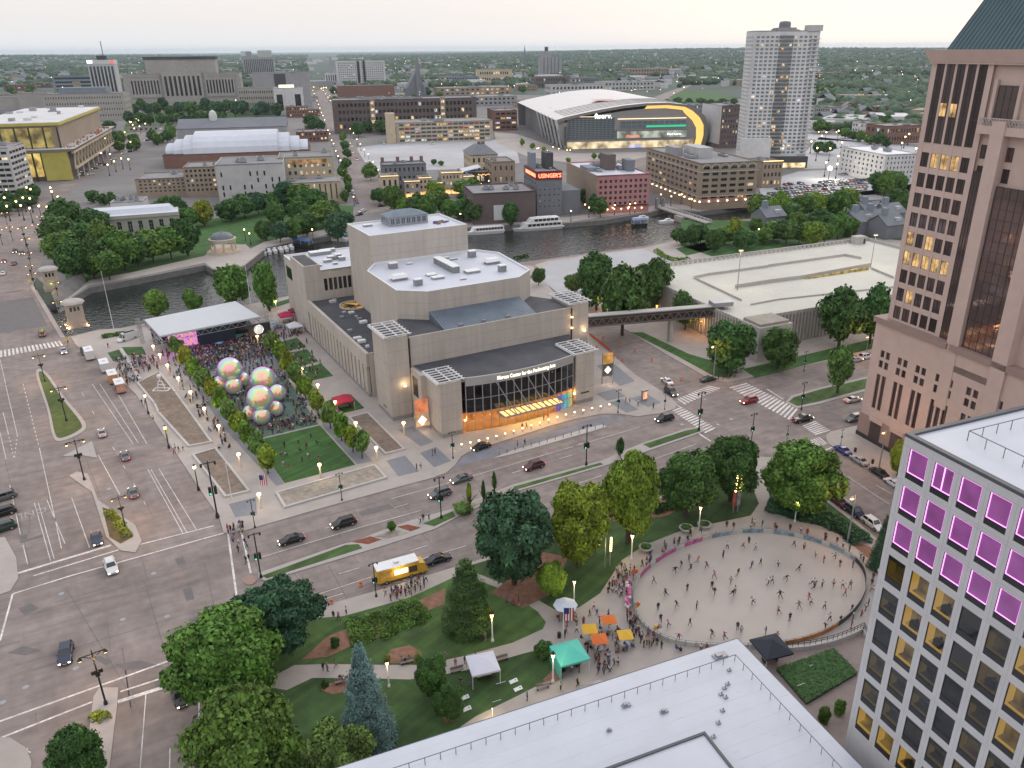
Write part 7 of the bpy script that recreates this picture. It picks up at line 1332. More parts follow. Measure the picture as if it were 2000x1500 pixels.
# ================================================================ lamps, signals
BULB=E('bulb_warm',(1,.5,.16),14); BULBW=E('bulb_pale',(1,.66,.3),7); BULBY=E('bulb_yellow',(1,.68,.22),8); SIGG=E('signal_green',(.05,1,.5),2.5); SIGR=E('signal_red',(1,.05,.03),6)
def ang_to(px,py,dx,dy): a=G(px,py); b=G(px+dx,py+dy); return math.atan2((b-a).y,(b-a).x)
_LM={}
def lamp_parts(kind):
    if kind in _LM: return _LM[kind]
    P_=[]; mb=MB()
    if kind=='double':
        mb.lathe([(.3,0),(.26,.5),(.14,.7),(.1,8.6),(.06,9.6),(.02,9.9)],(0,0,0),8); P_.append(('pole',mb.mesh('pole',METAL)))
        mb=MB(); mb.bar((-1.7,0,9.1),(1.7,0,9.1),.07); mb.bar((-1.2,0,9.1),(0,0,8.3),.04); mb.bar((1.2,0,9.1),(0,0,8.3),.04); mb.box(-.3,-.2,5.2,.3,.2,6.0); mb.box(-.75,-.08,5.6,.75,.08,6.2); P_.append(('arm',mb.mesh('arm',METAL)))
        for s in (-1,1): mb=MB(); mb.lathe([(.08,0),(.34,-.25),(.36,-.34)],(s*1.6,0,9.05),8); P_.append(('lamp_shade',mb.mesh('lamp_shade',METAL))); mb=MB(); mb.ball((s*1.6,0,8.68),.26,0,8,.7); P_.append(('bulb',mb.mesh('bulb',BULB)))
    elif kind=='post':
        mb.lathe([(.28,0),(.24,.6),(.12,.8),(.08,4.3),(.12,4.4)],(0,0,0),8); P_.append(('pole',mb.mesh('pole',METAL))); mb=MB(); mb.ball((0,0,4.75),.3,0,8,1.2); P_.append(('bulb',mb.mesh('bulb',BULBW))); mb=MB(); mb.lathe([(.3,5.05),(.05,5.4)],(0,0,0),8); P_.append(('cap',mb.mesh('cap',METAL)))
    elif kind=='park':
        mb.lathe([(.26,0),(.22,.4),(.13,.5),(.09,4.2),(.13,4.3)],(0,0,0),8); P_.append(('pole',mb.mesh('pole',WHITE))); mb=MB(); mb.lathe([(.14,4.3),(.3,4.95),(.3,5.0)],(0,0,0),8); P_.append(('bulb',mb.mesh('bulb',BULBY))); mb=MB(); mb.lathe([(.36,5.0),(.3,5.12),(.08,5.4),(.02,5.6)],(0,0,0),8); P_.append(('cap',mb.mesh('cap',METAL)))
    elif kind=='pillar':
        mb.lathe([(.22,0),(.2,3.1)],(0,0,0),8); P_.append(('pole',mb.mesh('pole',M('pillar_cream',(.6,.5,.38),.6)))); mb=MB(); mb.lathe([(.36,3.1),(.42,3.3),(.36,3.5)],(0,0,0),8); P_.append(('bulb',mb.mesh('bulb',BULBW)))
    elif kind=='mast':
        mb.lathe([(.3,0),(.14,.3),(.09,12)],(0,0,0),6); P_.append(('pole',mb.mesh('pole',METALG))); mb=MB(); mb.box(-.7,-.3,11.9,.7,.3,12.15); P_.append(('lamp_head',mb.mesh('lamp_head',METALG))); mb=MB(); mb.box(-.6,-.25,11.8,.6,.25,11.9); P_.append(('bulb',mb.mesh('bulb',BULBW)))
    elif kind=='cobra':
        mb.lathe([(.16,0),(.08,8.6)],(0,0,0),6); mb.bar((0,0,8.5),(0,-1.6,8.9),.05); P_.append(('pole',mb.mesh('pole',METALG))); mb=MB(); mb.box(-.15,-2.1,8.75,.15,-1.5,8.95); P_.append(('lamp_head',mb.mesh('lamp_head',METALG))); mb=MB(); mb.ball((0,-1.8,8.68),.24,0,8,.7); P_.append(('bulb',mb.mesh('bulb',BULB)))
    elif kind=='signal':
        mb.lathe([(.26,0),(.2,.5),(.11,.7),(.09,7.8),(.05,8.2)],(0,0,0),8); P_.append(('pole',mb.mesh('pole',METAL))); 
        for s in (-1,1): mb=MB(); mb.box(s*.16,-.18,3.4,s*.5,.18,4.5); P_.append(('signal_head',mb.mesh('signal_head',METAL)))
        mb=MB(); mb.ball((-.33,-.2,3.6),.1,0,6); P_.append(('signal_light',mb.mesh('signal_light',SIGG))); mb=MB(); mb.bar((-.9,0,7.9),(.9,0,7.9),.05); mb.box(-.95,-.12,7.5,-.7,.12,7.9); mb.box(.7,-.12,7.5,.95,.12,7.9); P_.append(('arm',mb.mesh('arm',METAL)))
    _LM[kind]=P_; return P_
def lamp(kind,px,py,label,group=None,rot=0.,e=0,col=(1,.58,.25),sc=1.,name=None,top=None,z=.15):
    p=G(px,py,z); 
    if top: hh={'double':9.9,'post':5.4,'park':5.6,'pillar':3.5,'mast':12.1,'cobra':8.9,'signal':8.2}[kind]; sc=(ZH(p,top)-z)/hh
    t=thing(name or {'signal':'traffic_signal'}.get(kind,'street_lamp'),label,'traffic light' if kind=='signal' else 'street lamp',p,rot,group)
    for n_,me in lamp_parts(kind): ob(n_,me,t,None,None,sc)
    zl={'double':8.2,'post':4.75,'park':4.6,'pillar':3.3,'mast':11.5,'cobra':8.3,'signal':3}[kind]*sc
    if e: glow('lamp_light',(0,-.6 if kind not in('cobra','double') else 0,zl-.3),t,e,col,.25)
    return t
K0=math.radians(35)
for i,(x,y,tp,lb) in enumerate([(207,1375,1268,'double armed black street lamp on the lowest traffic island'),(245,1030,966,'double armed lamp above the yellow flower island'),(165,937,855,'double armed lamp on the narrow paved median'),(130,822,752,'double armed lamp on the grass median'),(88,745,690,'double armed lamp at the stage end of the grass median')]): lamp('double',x,y,lb,'double armed lamps on the avenue',K0,1500,top=tp)
for i,(x,y,tp) in enumerate([(5,478,445),(25,470,440),(52,482,440),(58,500,462),(62,525,490),(64,548,515),(70,566,530),(115,585,548),(120,625,585),(133,668,632),(15,440,412),(75,465,435),(82,445,420)]): lamp('double',x,y,'black double armed lamp, %s along the road bridge'%nth(i),'lamps along the road bridge',K0,500 if i>3 else 0,top=tp,z=.1)
for x,y,tp,lb in [(290,808,768,'black post lamp beside the upper soil planter'),(330,875,830,'black post lamp with yellow crossing sign'),(388,957,906,'black post lamp beside the flagpole planter')]: lamp('post',x,y,lb,'post lamps along the avenue pavement',0,140,(1,.72,.42),top=tp)
for i,(x,y) in enumerate([(331,726),(352,752),(376,780),(403,813),(431,848),(470,905),(316,705),(303,688),(510,985)]): lamp('pillar',x,y+8,'%s glowing cream light pillar listed along the avenue side walk'.replace(' listed','')%nth(i),'light pillars on the avenue side of the plaza',0,110,(1,.75,.5))
for i,(x,y) in enumerate([(541,680),(566,706),(592,734),(623,766),(657,800),(697,842),(737,892),(627,926),(540,598),(505,668)]): lamp('pillar',x,y+8,'%s glowing cream light pillar along the theatre side walk'%nth(i),'light pillars on the theatre side of the plaza',0,110,(1,.75,.4))
lamp('pillar',790,850,'twin headed light pillar in front of the lit banner',None,0,110)
for x,y,tp,lb in [(962,1252,1192,'white park lamp on the lawn below the conifer'),(760,1341,1286,'white park lamp beside the blue spruce'),(1121,1178,1128,'white park lamp above the silver umbrella'),(1080,1332,1270,'white park lamp beside the teal tent'),(1233,1092,1038,'white park lamp on the lawn edge by the rink'),(1365,1032,984,'white park lamp in front of the dark round tree'),(1552,1019,973,'white park lamp glowing under the wide tree'),(962,1400,1380,'white park lamp half hidden by the white roof')]: lamp('park',x,y,lb,'white park lamps',0,120,(1,.75,.35),top=tp)
for x,y,tp,lb in [(668,977,923,'black pole beside the sandy planter'),(862,1012,930,'signal pole on the median beside a dark car'),(1145,908,828,'tall pole with orange banner on the median'),(1365,840,764,'signal pole on the tip of the median by the crossing'),(1467,866,806,'signal pole among trees by the crossing'),(885,895,842,'dark pole at the drop off lane mouth'),(1207,806,760,'black lamp pole on the corner paving'),(425,1010,900,'tall signal pole at the avenue corner'),(510,1128,1040,'signal pole at the end of the median crossing'),(1565,800,745,'signal pole on the grass median beyond the crossing'),(1536,866,830,'short signal pole in the intersection'),(1642,868,838,'signal pole on the granite tower corner'),(1570,725,685,'slim lamp pole beyond the crossing'),(735,1165,1098,'black lamp pole beside the yellow food truck'),(498,1030,975,'signal pole at the plaza corner'),(1298,800,765,'signal pole at the theatre corner')]: lamp('signal',x,y,lb,'dark signal poles',math.radians(30),0,top=tp)
for x,y,tp,lb,k in [(1393,742,672,'concrete street lamp at the theatre crossing','cobra'),(1717,912,838,'pale street lamp beside parked cars','cobra'),(1655,1060,962,'tall white pole lamp behind the rink','cobra'),(1706,640,590,'street lamp hidden in trees by the granite tower','cobra'),(1690,700,655,'street lamp near the granite tower corner','cobra'),(1178,610,580,'street lamp behind the theatre corner','cobra'),(1258,605,568,'street lamp at the orange lit garage wall','cobra'),(1370,655,625,'street lamp under the skywalk tree','cobra'),(1285,580,548,'street lamp behind the garage trees','cobra')]: lamp(k,x,y,lb,'pale street lamps by the crossing',math.radians(-40),1400,(1,.45,.12),top=tp)
for x,y,tp,lb in [(1440,566,488,'tall mast lamp on the garage deck nearest the river'),(1700,524,458,'tall mast lamp on the garage deck by the granite tower')]:
    p=G(x,y,PH-.9); t=lamp('mast',*PX((p.x,p.y,0)),lb,'mast lamps on the garage deck',0,0,top=None,z=PH-.9); t.location=p; sc=(ZH(p,tp)-PH+.9)/12.1
    for c in t.children: c.scale=(sc,)*3
    glow('lamp_light',(0,0,11*sc),t,1500,(1,.88,.6),.4)
for i,(x,y) in enumerate([(900+0,438),(940,437),(1000,440),(450,418),(462,408),(480,470),(540,468),(580,466),(608,452),(612,470),(640,455),(690,470),(1115,432),(1150,425),(1200,420),(1240,416),(1290,398),(1310,402),(1330,398),(1460,480),(1480,470),(1500,468),(490,478),(1655,462),(1710,462),(1350,408),(1230,418)]): lamp('post',x,y,'small warm post lamp, %s along the river walk'%nth(i),'post lamps along the river',0,0,sc=1.15)
for k in range(20):
    t_=k/19; 
    for s in (0,1):
        x=(692 if s==0 else 775)+((612-692) if s==0 else (632-775))*t_**.62; y=400+(184-400)*t_**.62+R4.uniform(-5,5)*(1-t_); lamp('post',x,y,'%s warm street lamp from the river on the %s of the straight street'%(nth(k),('park side','shop side')[s]),'lamps along the straight street',0,0,sc=1.1+.5*t_)
AVL=sorted([R4.choice([(160+R4.random()*130,350-R4.random()*80),(R4.random()*120,440-R4.random()*60),(250+R4.random()*40,270-R4.random()*30)]) for k in range(40)],key=lambda q:-q[1])
for k,(x,y) in enumerate(AVL): lamp('post',x,y,'%s warm street lamp from the river along the far avenue'%nth(k),'lamps along the avenue on the far bank',0,0,sc=1.7)
CPL=sorted((1560+R4.random()*250,270+R4.random()*85) for k in range(26))
for k,(x,y) in enumerate(CPL): lamp('post',x,y,'%s pale lamp from the white tower over the far car park'%nth(k),'lamps over the far car park',0,0,sc=2.1)
lm=MB()
for k in range(420):
    d=math.exp(R4.uniform(math.log(1000),math.log(8000))); a=R4.uniform(math.radians(-36),math.radians(38)); x,y=d*math.sin(a),d*math.cos(a); pp_=PX((x,y,0))
    if pp_[1]>215: continue
    s=.32*(d/1000)**.8*R4.uniform(.5,1.2); lm.ball((x,y,R4.uniform(7,13)+d/900),s,k%3,5)
lm.build('far_street_lights',[E('far_light_warm',(1,.62,.3),9),E('far_light_white',(1,.95,.85),8),E('far_light_amber',(1,.5,.2),8)])['kind']='stuff'
for mn in ('far_light_warm','far_light_white','far_light_amber'): MATS[mn].cycles.emission_sampling='NONE'
ll_=MB()
for (x0,y0,x1,y1,n) in ((1040,300,1120,302,7),(1210,178,1300,156,16),(860,172,1000,176,12),(1590,268,1830,262,10),(1120,420,1260,412,8),(1290,330,1362,405,12),(1280,316,1365,404,12),(750,388,960,372,22),(600,172,640,176,8),(1480,330,1575,326,10)):
    for k in range(n): p=G(x0+(x1-x0)*(k+R4.random())/n,y0+(y1-y0)*(k+R4.random())/n+R4.uniform(-3,3)); ll_.ball((p.x,p.y,R4.uniform(3,6)),.35*max(1,p.y/700),0,5)
ll_.build('street_glow_lights',[E('strip_light',(1,.6,.25),9)])['kind']='stuff'; MATS['strip_light'].cycles.emission_sampling='NONE'
p=G(1618,352); t=thing('flood_lamp','dazzling white floodlight over the far car park','street lamp',p); mb=MB(); mb.bar((0,0,0),(0,0,7),.2); mb.build('pole',METAL,t); mb=MB(); mb.ball((0,0,8),1.5,0,10); mb.build('bulb',E('flood_white',(1,.95,.8),40),t); glow('lamp_light',(0,-3,8),t,9000,(1,.9,.7),.8)
# ================================================================ cars
PAINTC=M('car_paint',(1,1,1),.3,0,1,objcol=True,spec=.6); CGL=M('car_glass',(.015,.017,.02),.08,0,1,spec=.8); TYRE=M('tyre',(.015,.015,.015),.9,0); RIM=M('rim',(.35,.35,.36),.4,0,metal=.5)
HEAD=E('headlight',(1,.85,.6),7); TAIL=E('taillight',(1,.08,.05),2.2); HEADO=M('headlight_off',(.6,.6,.6),.2,0); TAILO=M('taillight_off',(.3,.02,.02),.3,0)
CARD={'sedan':(4.8,.9,.62,.95,1.42,(-1.05,-.35,.75,1.55)),'suv':(4.9,.96,.7,1.1,1.78,(-1.15,-.5,1.6,2.2)),'van':(6.6,1.05,.75,1.3,2.6,(-2.3,-1.6,3.1,3.2)),'pickup':(5.6,.98,.75,1.12,1.8,(-1.3,-.7,.4,.75))}
_CM={}
def car_meshes(k):
    if k in _CM: return _CM[k]
    L,hw,z1,z2,z3,(a,b,c,d)=CARD[k]; h=L/2; mb=MB()   # front towards -x
    secs=[(-h,hw*.8,.34,z1*.92),(-h+.18,hw*.93,.26,z1+.05),(-h+.9,hw,.24,z2-.12),(a,hw,.24,z2),(0,hw,.24,z2),(d,hw,.24,z2+.02),(h-.35,hw*.98,.26,z2-(.0 if k!='sedan' else .05)),(h-.05,hw*.9,.3,z2-.12),(h,hw*.84,.4,z2-.3)]
    if k=='van': secs=secs[:4]+[(0,hw,.24,z2),(h-.1,hw,.26,z2),(h,hw*.98,.3,z2)]
    R_=[[(x,-w*.94,zb),(x,-w,zb+.3),(x,-w*.97,zt-.08),(x,-w*.86,zt),(x,w*.86,zt),(x,w*.97,zt-.08),(x,w,zb+.3),(x,w*.94,zb)] for x,w,zb,zt in secs]
    i0=len(mb.v)
    for r in R_: mb.v+=r
    for s in range(len(R_)-1):
        for q in range(8): q2=(q+1)%8; mb.f.append((i0+s*8+q,i0+s*8+q2,i0+(s+1)*8+q2,i0+(s+1)*8+q)); mb.m.append(0)
    mb.f.append(tuple(i0+q for q in range(8))[::-1]); mb.m.append(0); mb.f.append(tuple(i0+(len(R_)-1)*8+q for q in range(8))); mb.m.append(0)
    w1,w2=hw*.84,hw*.72; ze=z2-.02; mb.hexa([(b-.03,-w2-.02,z3-.1),(c+.03,-w2-.02,z3-.1),(c+.03,w2+.02,z3-.1),(b-.03,w2+.02,z3-.1)],[(b+.12,-w2+.1,z3),(c-.15,-w2+.1,z3),(c-.15,w2-.1,z3),(b+.12,w2-.1,z3)])
    for s in (-1,1):
        for t in ([.0,.5,1.] if k!='pickup' else [0,1.]):
            xb=a+.55+(d-a-.6)*t if t not in(0,1.) else (a+.02 if t==0 else d-.02); xt=b+(c-b)*t; mb.bar((xb,s*w1,ze),(xt,s*w2,z3-.05),.05)
        mb.box(a+.35,s*hw-.02 if s>0 else -hw-.16,z2-.05,a+.5,s*hw+.16 if s>0 else -hw+.02,z2+.1)
    if k=='pickup': mb.box(d+.15,-hw*.86,z2,h-.1,-hw*.74,z2+.12); mb.box(d+.15,hw*.74,z2,h-.1,hw*.86,z2+.12)
    body=mb.mesh('body',[PAINTC]); body.polygons.foreach_set('use_smooth',[False]*len(body.polygons))
    mb=MB(); mb.hexa([(a,-w1,ze),(d,-w1,ze),(d,w1,ze),(a,w1,ze)],[(b,-w2,z3-.09),(c,-w2,z3-.09),(c,w2,z3-.09),(b,w2,z3-.09)]); gl=mb.mesh('windows',CGL)
    if k=='van': mb=MB(); mb.hexa([(a-.02,-w1,ze),(b+.1,-w1,ze),(b+.1,w1,ze),(a-.02,w1,ze)],[(b-.1,-w2,z3-.5),(b+.15,-w2,z3-.5),(b+.15,w2,z3-.5),(b-.1,w2,z3-.5)]); gl=mb.mesh('windows',CGL)
    cargo=None
    if k=='van': mb=MB(); mb.hexa([(b+.1,-hw*.98,ze),(h-.05,-hw*.98,ze),(h-.05,hw*.98,ze),(b+.1,hw*.98,ze)],[(b+.5,-hw*.86,z3),(h-.1,-hw*.86,z3),(h-.1,hw*.86,z3),(b+.5,hw*.86,z3)]); cargo=mb.mesh('cargo_body',PAINTC)
    def wheel():
        m_=MB(); r=.34 if k=='sedan' else .4
        for y0,rr,mi in ((0,r,0),): 
            n=12; i=len(m_.v)
            for y in (-.11,.11):
                for q in range(n): m_.v.append((rr*math.cos(2*PI*q/n),y,rr*math.sin(2*PI*q/n)))
            for q in range(n): m_.f.append((i+q,i+(q+1)%n,i+n+(q+1)%n,i+n+q)); m_.m.append(0)
            m_.f.append(tuple(range(i,i+n))); m_.m.append(0); m_.f.append(tuple(range(i+n,i+2*n))[::-1]); m_.m.append(0)
            for y in (-.115,.115): m_.poly([(rr*.6*math.cos(2*PI*q/8),y,rr*.6*math.sin(2*PI*q/8)) for q in range(8)],1)
        return m_.mesh('wheel',[TYRE,RIM]),r
    wm,r=wheel(); mb=MB(); mb.box(-h-.02,-.16,-.07,-h+.1,.16,.07); hl=mb.mesh('headlight',HEAD); hlo=mb.mesh('headlight',HEADO); mb=MB(); mb.box(h-.1,-.14,-.09,h+.02,.14,.09); tl=mb.mesh('taillight',TAIL); tlo=mb.mesh('taillight',TAILO)
    mb=MB(); mb.box(-h-.03,-.25,.42,-h,.25,.55,0); mb.box(h,-.25,.5,h+.03,.25,.63,0); pl=mb.mesh('number_plate',M('plate',(.5,.5,.48),.6,0))
    # one-mesh version for small ones
    m2=MB()
    for src,mi in ((body,0),(gl,1)):
        i=len(m2.v); m2.v+=[v.co[:] for v in src.vertices]
        for p in src.polygons: m2.f.append(tuple(i+q for q in p.vertices)); m2.m.append(mi)
    for x in (-h*.62,h*.62):
        for y in (-hw+.08,hw-.08): m2.box(x-.34,y-.12,.0,x+.34,y+.12,.66,2)
    for y in (-.62,.62): m2.box(-h-.02,y-.16,z1-.16,-h+.08,y+.16,z1-.02,3); m2.box(h-.1,y-.16,z2-.34,h+.02,y+.16,z2-.18,4)
    one=m2.mesh('car',[PAINTC,CGL,TYRE,HEADO,TAILO]); oneh=m2.mesh('car',[PAINTC,CGL,TYRE,HEAD,TAIL])
    _CM[k]=dict(body=body,gl=gl,wm=wm,r=r,hl=hl,hlo=hlo,tl=tl,tlo=tlo,pl=pl,one=one,oneh=oneh,cargo=cargo); return _CM[k]
CC={'black':(.012,.012,.014),'white':(.6,.6,.6),'silver':(.33,.33,.34),'grey':(.11,.115,.12),'red':(.3,.015,.015),'blue':(.02,.035,.2),'maroon':(.09,.012,.02),'navy':(.02,.03,.06),'green':(.015,.045,.03),'cream':(.5,.46,.4),'orange':(.5,.12,.02)}
def car(k,col,px,py,fx,fy,label,lights=True,group='cars near the crossing',z=.02):
    p=G(px,py,z); a=ang_to(px,py,fx,fy)+PI; m_=car_meshes(k); L,hw,z1,z2,z3,_=CARD[k]; h=L/2
    t=thing({'pickup':'pickup_truck','van':'delivery_van'}.get(k,'car'),label,{'pickup':'pickup truck','van':'van'}.get(k,'car'),p,a,group); c=(*CC[col],1)
    ob('body',m_['body'],t).color=c; ob('windows',m_['gl'],t)
    if m_['cargo']: ob('cargo_body',m_['cargo'],t).color=c
    for x in (-h*.6,h*.6):
        for y in (-hw+.06,hw-.06): ob('wheel',m_['wm'],t,(x,y,m_['r']))
    for y in (-hw*.68,hw*.68): ob('headlight',m_['hl' if lights else 'hlo'],t,(0,y,z1-.08)); ob('taillight',m_['tl' if lights else 'tlo'],t,(0,y,z2-.22))
    ob('number_plate',m_['pl'],t); return t
for a in [('sedan','black',570,1058,-60,17,'black sedan nearest the end of the median'),('suv','black',672,1026,-60,17,'long black people carrier beside the sandy planter'),('suv','grey',860,968,-60,18,'dark grey car passing the median signal pole'),('sedan','grey',902,939,-60,18,'dark car leaving the drop off lane mouth'),('suv','maroon',1043,914,-60,18,'maroon car beside the median lawn'),('sedan','black',940,876,-60,20,'black sedan waiting in the drop off lane'),('sedan','black',857,1096,60,-18,'black sedan parked in front of the food truck'),('suv','black',1298,821,-60,15,'dark car driving up to the zebra crossing'),('suv','red',1463,786,-60,15,'red car crossing the intersection'),('pickup','black',1567,822,60,-14,'black pickup driving over the zebra crossing'),
 ('sedan','cream',1665,784,60,-13,'pale car on the road beside the grass median'),('sedan','blue',1645,883,-30,-20,'blue sedan first in the parked row'),('sedan','silver',1678,903,-30,-20,'silver sedan second in the parked row'),('sedan','black',1716,927,-30,-20,'black sedan third in the parked row'),('sedan','white',1745,948,-30,-20,'white car last in the parked row'),('suv','grey',1668,821,-50,12,'grey car parked beside the granite tower'),('suv','black',1310,769,30,22,'black car waiting behind the theatre crossing'),('sedan','white',1303,748,-30,-25,'white open car entering the side street'),('sedan','green',1383,744,60,-12,'dark green car parked by the street lamp'),('suv','navy',1668,1003,30,22,'dark car parked behind the juniper hedge'),('sedan','maroon',1638,985,30,22,'dark red car parked under the wide tree'),('suv','white',1704,1028,30,22,'white car parked next to the office corner'),
 ('sedan','navy',190,1056,8,40,'blue grey car with headlights at the stop line'),('suv','white',218,1111,14,40,'white car crossing the stop line'),('suv','navy',130,1282,-5,40,'dark blue car alone in the wide intersection'),('sedan','grey',261,966,-14,-40,'grey car with red brake lights nearest the island'),('sedan','grey',245,894,-14,-40,'dark car following up the avenue'),('sedan','silver',200,849,-10,-40,'silver car beside the grass median'),('suv','grey',8,975,-40,12,'grey car in the parked row at the frame edge'),('suv','black',6,1006,-40,12,'black car in the middle of the frame edge row'),('suv','green',6,1036,-40,12,'dark green car lowest in the frame edge row'),('sedan','black',352,1364,20,60,'dark car half hidden under the corner tree'),('suv','grey',83,655,-15,-50,'dark car leaving the road bridge'),('sedan','silver',125,688,12,50,'silver car approaching the bridge crosswalk'),('sedan','red',8,512,-20,50,'red car on the far end of the bridge'),('sedan','white',7,536,20,-50,'white car on the bridge'),('sedan','black',28,517,20,-50,'black car following on the bridge'),('suv','maroon',30,493,-20,50,'dark red car beyond the bridge'),('sedan','black',42,496,-20,50,'black car beyond the bridge'),('sedan','black',745,404,60,-4,'black car crossing at the far street end'),('suv','white',1690,700,60,-12,'white car with red lights by the granite tower'),('sedan','silver',1670,706,60,-12,'silver car behind the slim median tree'),
 ('suv','black',166,690,22,40,'black truck cab at the head of the food truck row')]:
    car(a[0],a[1],a[2],a[3],a[4],a[5],a[6],lights=not('parked' in a[6] or 'row' in a[6]))
v=car('van','white',250,664,-50,16,'white high roofed van beside the stage',False,'parked vans')
# other cars on the far bank: one mesh each
def small_car(px,py,ang,col,label,group,lit=False,k=None,z=.12):
    p=G(px,py,z); m_=car_meshes(k or R4.choice(('sedan','suv','sedan'))); o=ob('car',m_['oneh' if lit else 'one'],None,p,ang); o.color=(*CC[col],1); tag(o,label,'car',group); return o
cl=['black','white','silver','grey','red','blue','white','silver','grey','black']
sa=math.radians(104)
for k in range(16): c=cl[k%10]; small_car(660+38*(k/16)+2,310+92*(k/16),sa,c,'%s car, %s from the horizon parked along the straight far street'%(c,nth(k)),'cars parked along the straight street')
for k in range(10): c=R4.choice(cl); y=395-R4.random()*200; f=(400-y)/222; small_car(738-108*f**1.1+R4.uniform(-4,4),y,sa,c,'%s car with lights, %s from the river on the straight street'%(c,nth(k)),'cars driving on the straight street',True)
for r,(x0,y0,x1,y1,n) in enumerate(((1488,388,1690,370,34),(1500,380,1700,364,32),(1508,371,1706,357,30),(1530,362,1712,351,26),(1640,342,1720,338,14),(1646,334,1720,330,12),(1625,290,1725,286,18),(1490,345,1520,342,5),(1652,320,1735,318,12))):
    for k in range(n):
        if R4.random()<.12: continue
        c=R4.choice(cl); small_car(x0+(x1-x0)*(k+.5)/n+R4.uniform(-.4,.4),y0+(y1-y0)*(k+.5)/n,sa+PI*(k%2),c,'%s car, %s from the white tower in car park row %s'%(c,nth(k),['one','two','three','four','five','six','seven','eight','nine'][r]),'cars in the far car park')
for k in range(14): c=R4.choice(cl); small_car(R4.choice([432,438,446,700])+R4.uniform(-4,12),400+R4.uniform(0,24),1.0,c,'%s car, %s in the lot beside the riverside park'%(c,nth(k)),'cars parked by the riverside park')
for k in range(12): c=R4.choice(cl); t_=R4.random(); small_car(160+130*t_+R4.uniform(-14,14),345-75*t_,.9,c,'%s car, %s one on the avenue past the construction site'%(c,nth(k)),'cars on the far avenue',True)
for i,(x,y) in enumerate(((715,322),(722,320),(750,282),(845,282))): small_car(x,y,sa,'white','%s white van on the empty event lot'%nth(i),'vans on the event lot',False,'van')
# trailers and food trucks
def truck(px,py,fx,fy,L,w,h,body,label,panels,cab=None,group=None,name='food_truck',cat='food truck'):
    p=G(px,py,.02); t=thing(name,label,cat,p,ang_to(px,py,fx,fy)+PI,group); mb=MB(); x=L/2
    mb.hexa([(-x,-w,.55),(x,-w,.55),(x,w,.55),(-x,w,.55)],[(-x,-w,h),(x,-w,h),(x,w,h),(-x,w,h)]); mb.build('body',body,t); mb=MB(); mb.box(-x-.04,-w-.04,h,x+.04,w+.04,h+.12); mb.box(-.4,-.4,h+.12,.4,.4,h+.5); mb.build('roof',WHITE,t)
    for a in (-x*.6,x*.6):
        for s in (-1,1): ob('wheel',car_meshes('suv')['wm'],t,(a,s*(w-.1),.4))
    for k,(x0,x1,z0,z1,m_,s) in enumerate(panels): mb=MB(); y=s*w; mb.box(x*x0,min(y,y+s*.06),z0,x*x1,max(y,y+s*.06),z1); mb.build('side_panel',m_,t)
    if cab: mb=MB(); mb.hexa([(-x-1.7,-w*.92,.5),(-x,-w*.92,.5),(-x,w*.92,.5),(-x-1.7,w*.92,.5)],[(-x-1.1,-w*.85,h*.72),(-x,-w*.85,h*.82),(-x,w*.85,h*.82),(-x-1.1,w*.85,h*.72)]); mb.build('cab',body,t); mb=MB(); mb.hexa([(-x-1.45,-w*.8,1.5),(-x-1.25,-w*.8,1.5),(-x-1.25,w*.8,1.5),(-x-1.45,w*.8,1.5)],[(-x-1.2,-w*.75,h*.68),(-x-1.0,-w*.75,h*.68),(-x-1.0,w*.75,h*.68),(-x-1.2,w*.75,h*.68)]); mb.build('windscreen',CGL,t); ob('wheel',car_meshes('suv')['wm'],t,(-x-.7,w*.8,.4)); ob('wheel',car_meshes('suv')['wm'],t,(-x-.7,-w*.8,.4))
    return t
YP=M('truck_yellow',(.6,.35,.03),.5,.1,1); LITP=E('menu_light',(1,.8,.5),2.5)
t=truck(776,1128,60,-17,7.4,1.2,3.1,YP,'yellow food truck with white roof serving a queue at the kerb',[(-.8,.1,1.7,2.6,M('truck_red_panel',(.5,.06,.06),.6,.5,1.5),-1),(-.45,.2,1.5,2.4,LITP,1),(.3,.85,1.2,2.7,M('truck_art',(.5,.3,.06),.6,.6,1.),1),(-.9,-.5,1.2,2.4,M('truck_dark_panel',(.06,.04,.03),.6),1)],True)
glow('hatch_light',(0,2.2,2.6),t,120,(1,.8,.5))
WT=M('trailer_white',(.6,.6,.6),.5,.05); 
truck(176,700,-14,-30,5.4,1.15,3.,WT,'white box trailer behind the black truck cab',[(-.9,.9,.7,1.1,METAL,1)],False,None,'box_trailer','trailer'); truck(206,724,-14,-30,5,1.15,2.9,WT,'white food truck with blue screen on its back',[(-.8,.2,1.2,2.4,M('truck_blue',(.06,.2,.4),.4,.4,1.,emit=.4),-1),(-.3,.6,1.5,2.3,LITP,1)],False)
truck(222,746,-14,-30,5,1.15,2.9,M('truck_orange',(.5,.25,.12),.6,.3,1.),'white and orange food truck in the middle of the row',[(-.3,.6,1.5,2.3,LITP,1)],False); truck(236,764,-14,-30,5,1.15,2.9,M('truck_pink',(.5,.27,.2),.6,.3,1.),'pinkish food truck last in the row with raised awning',[(-.3,.6,1.5,2.3,LITP,1),(.0,.9,1.,2.6,METAL,-1)],True)
for x,y in ((222,728),(240,748),(258,768)): p=G(x,y); glow('hatch_light',(p.x,p.y,2.4),None,0) if False else None
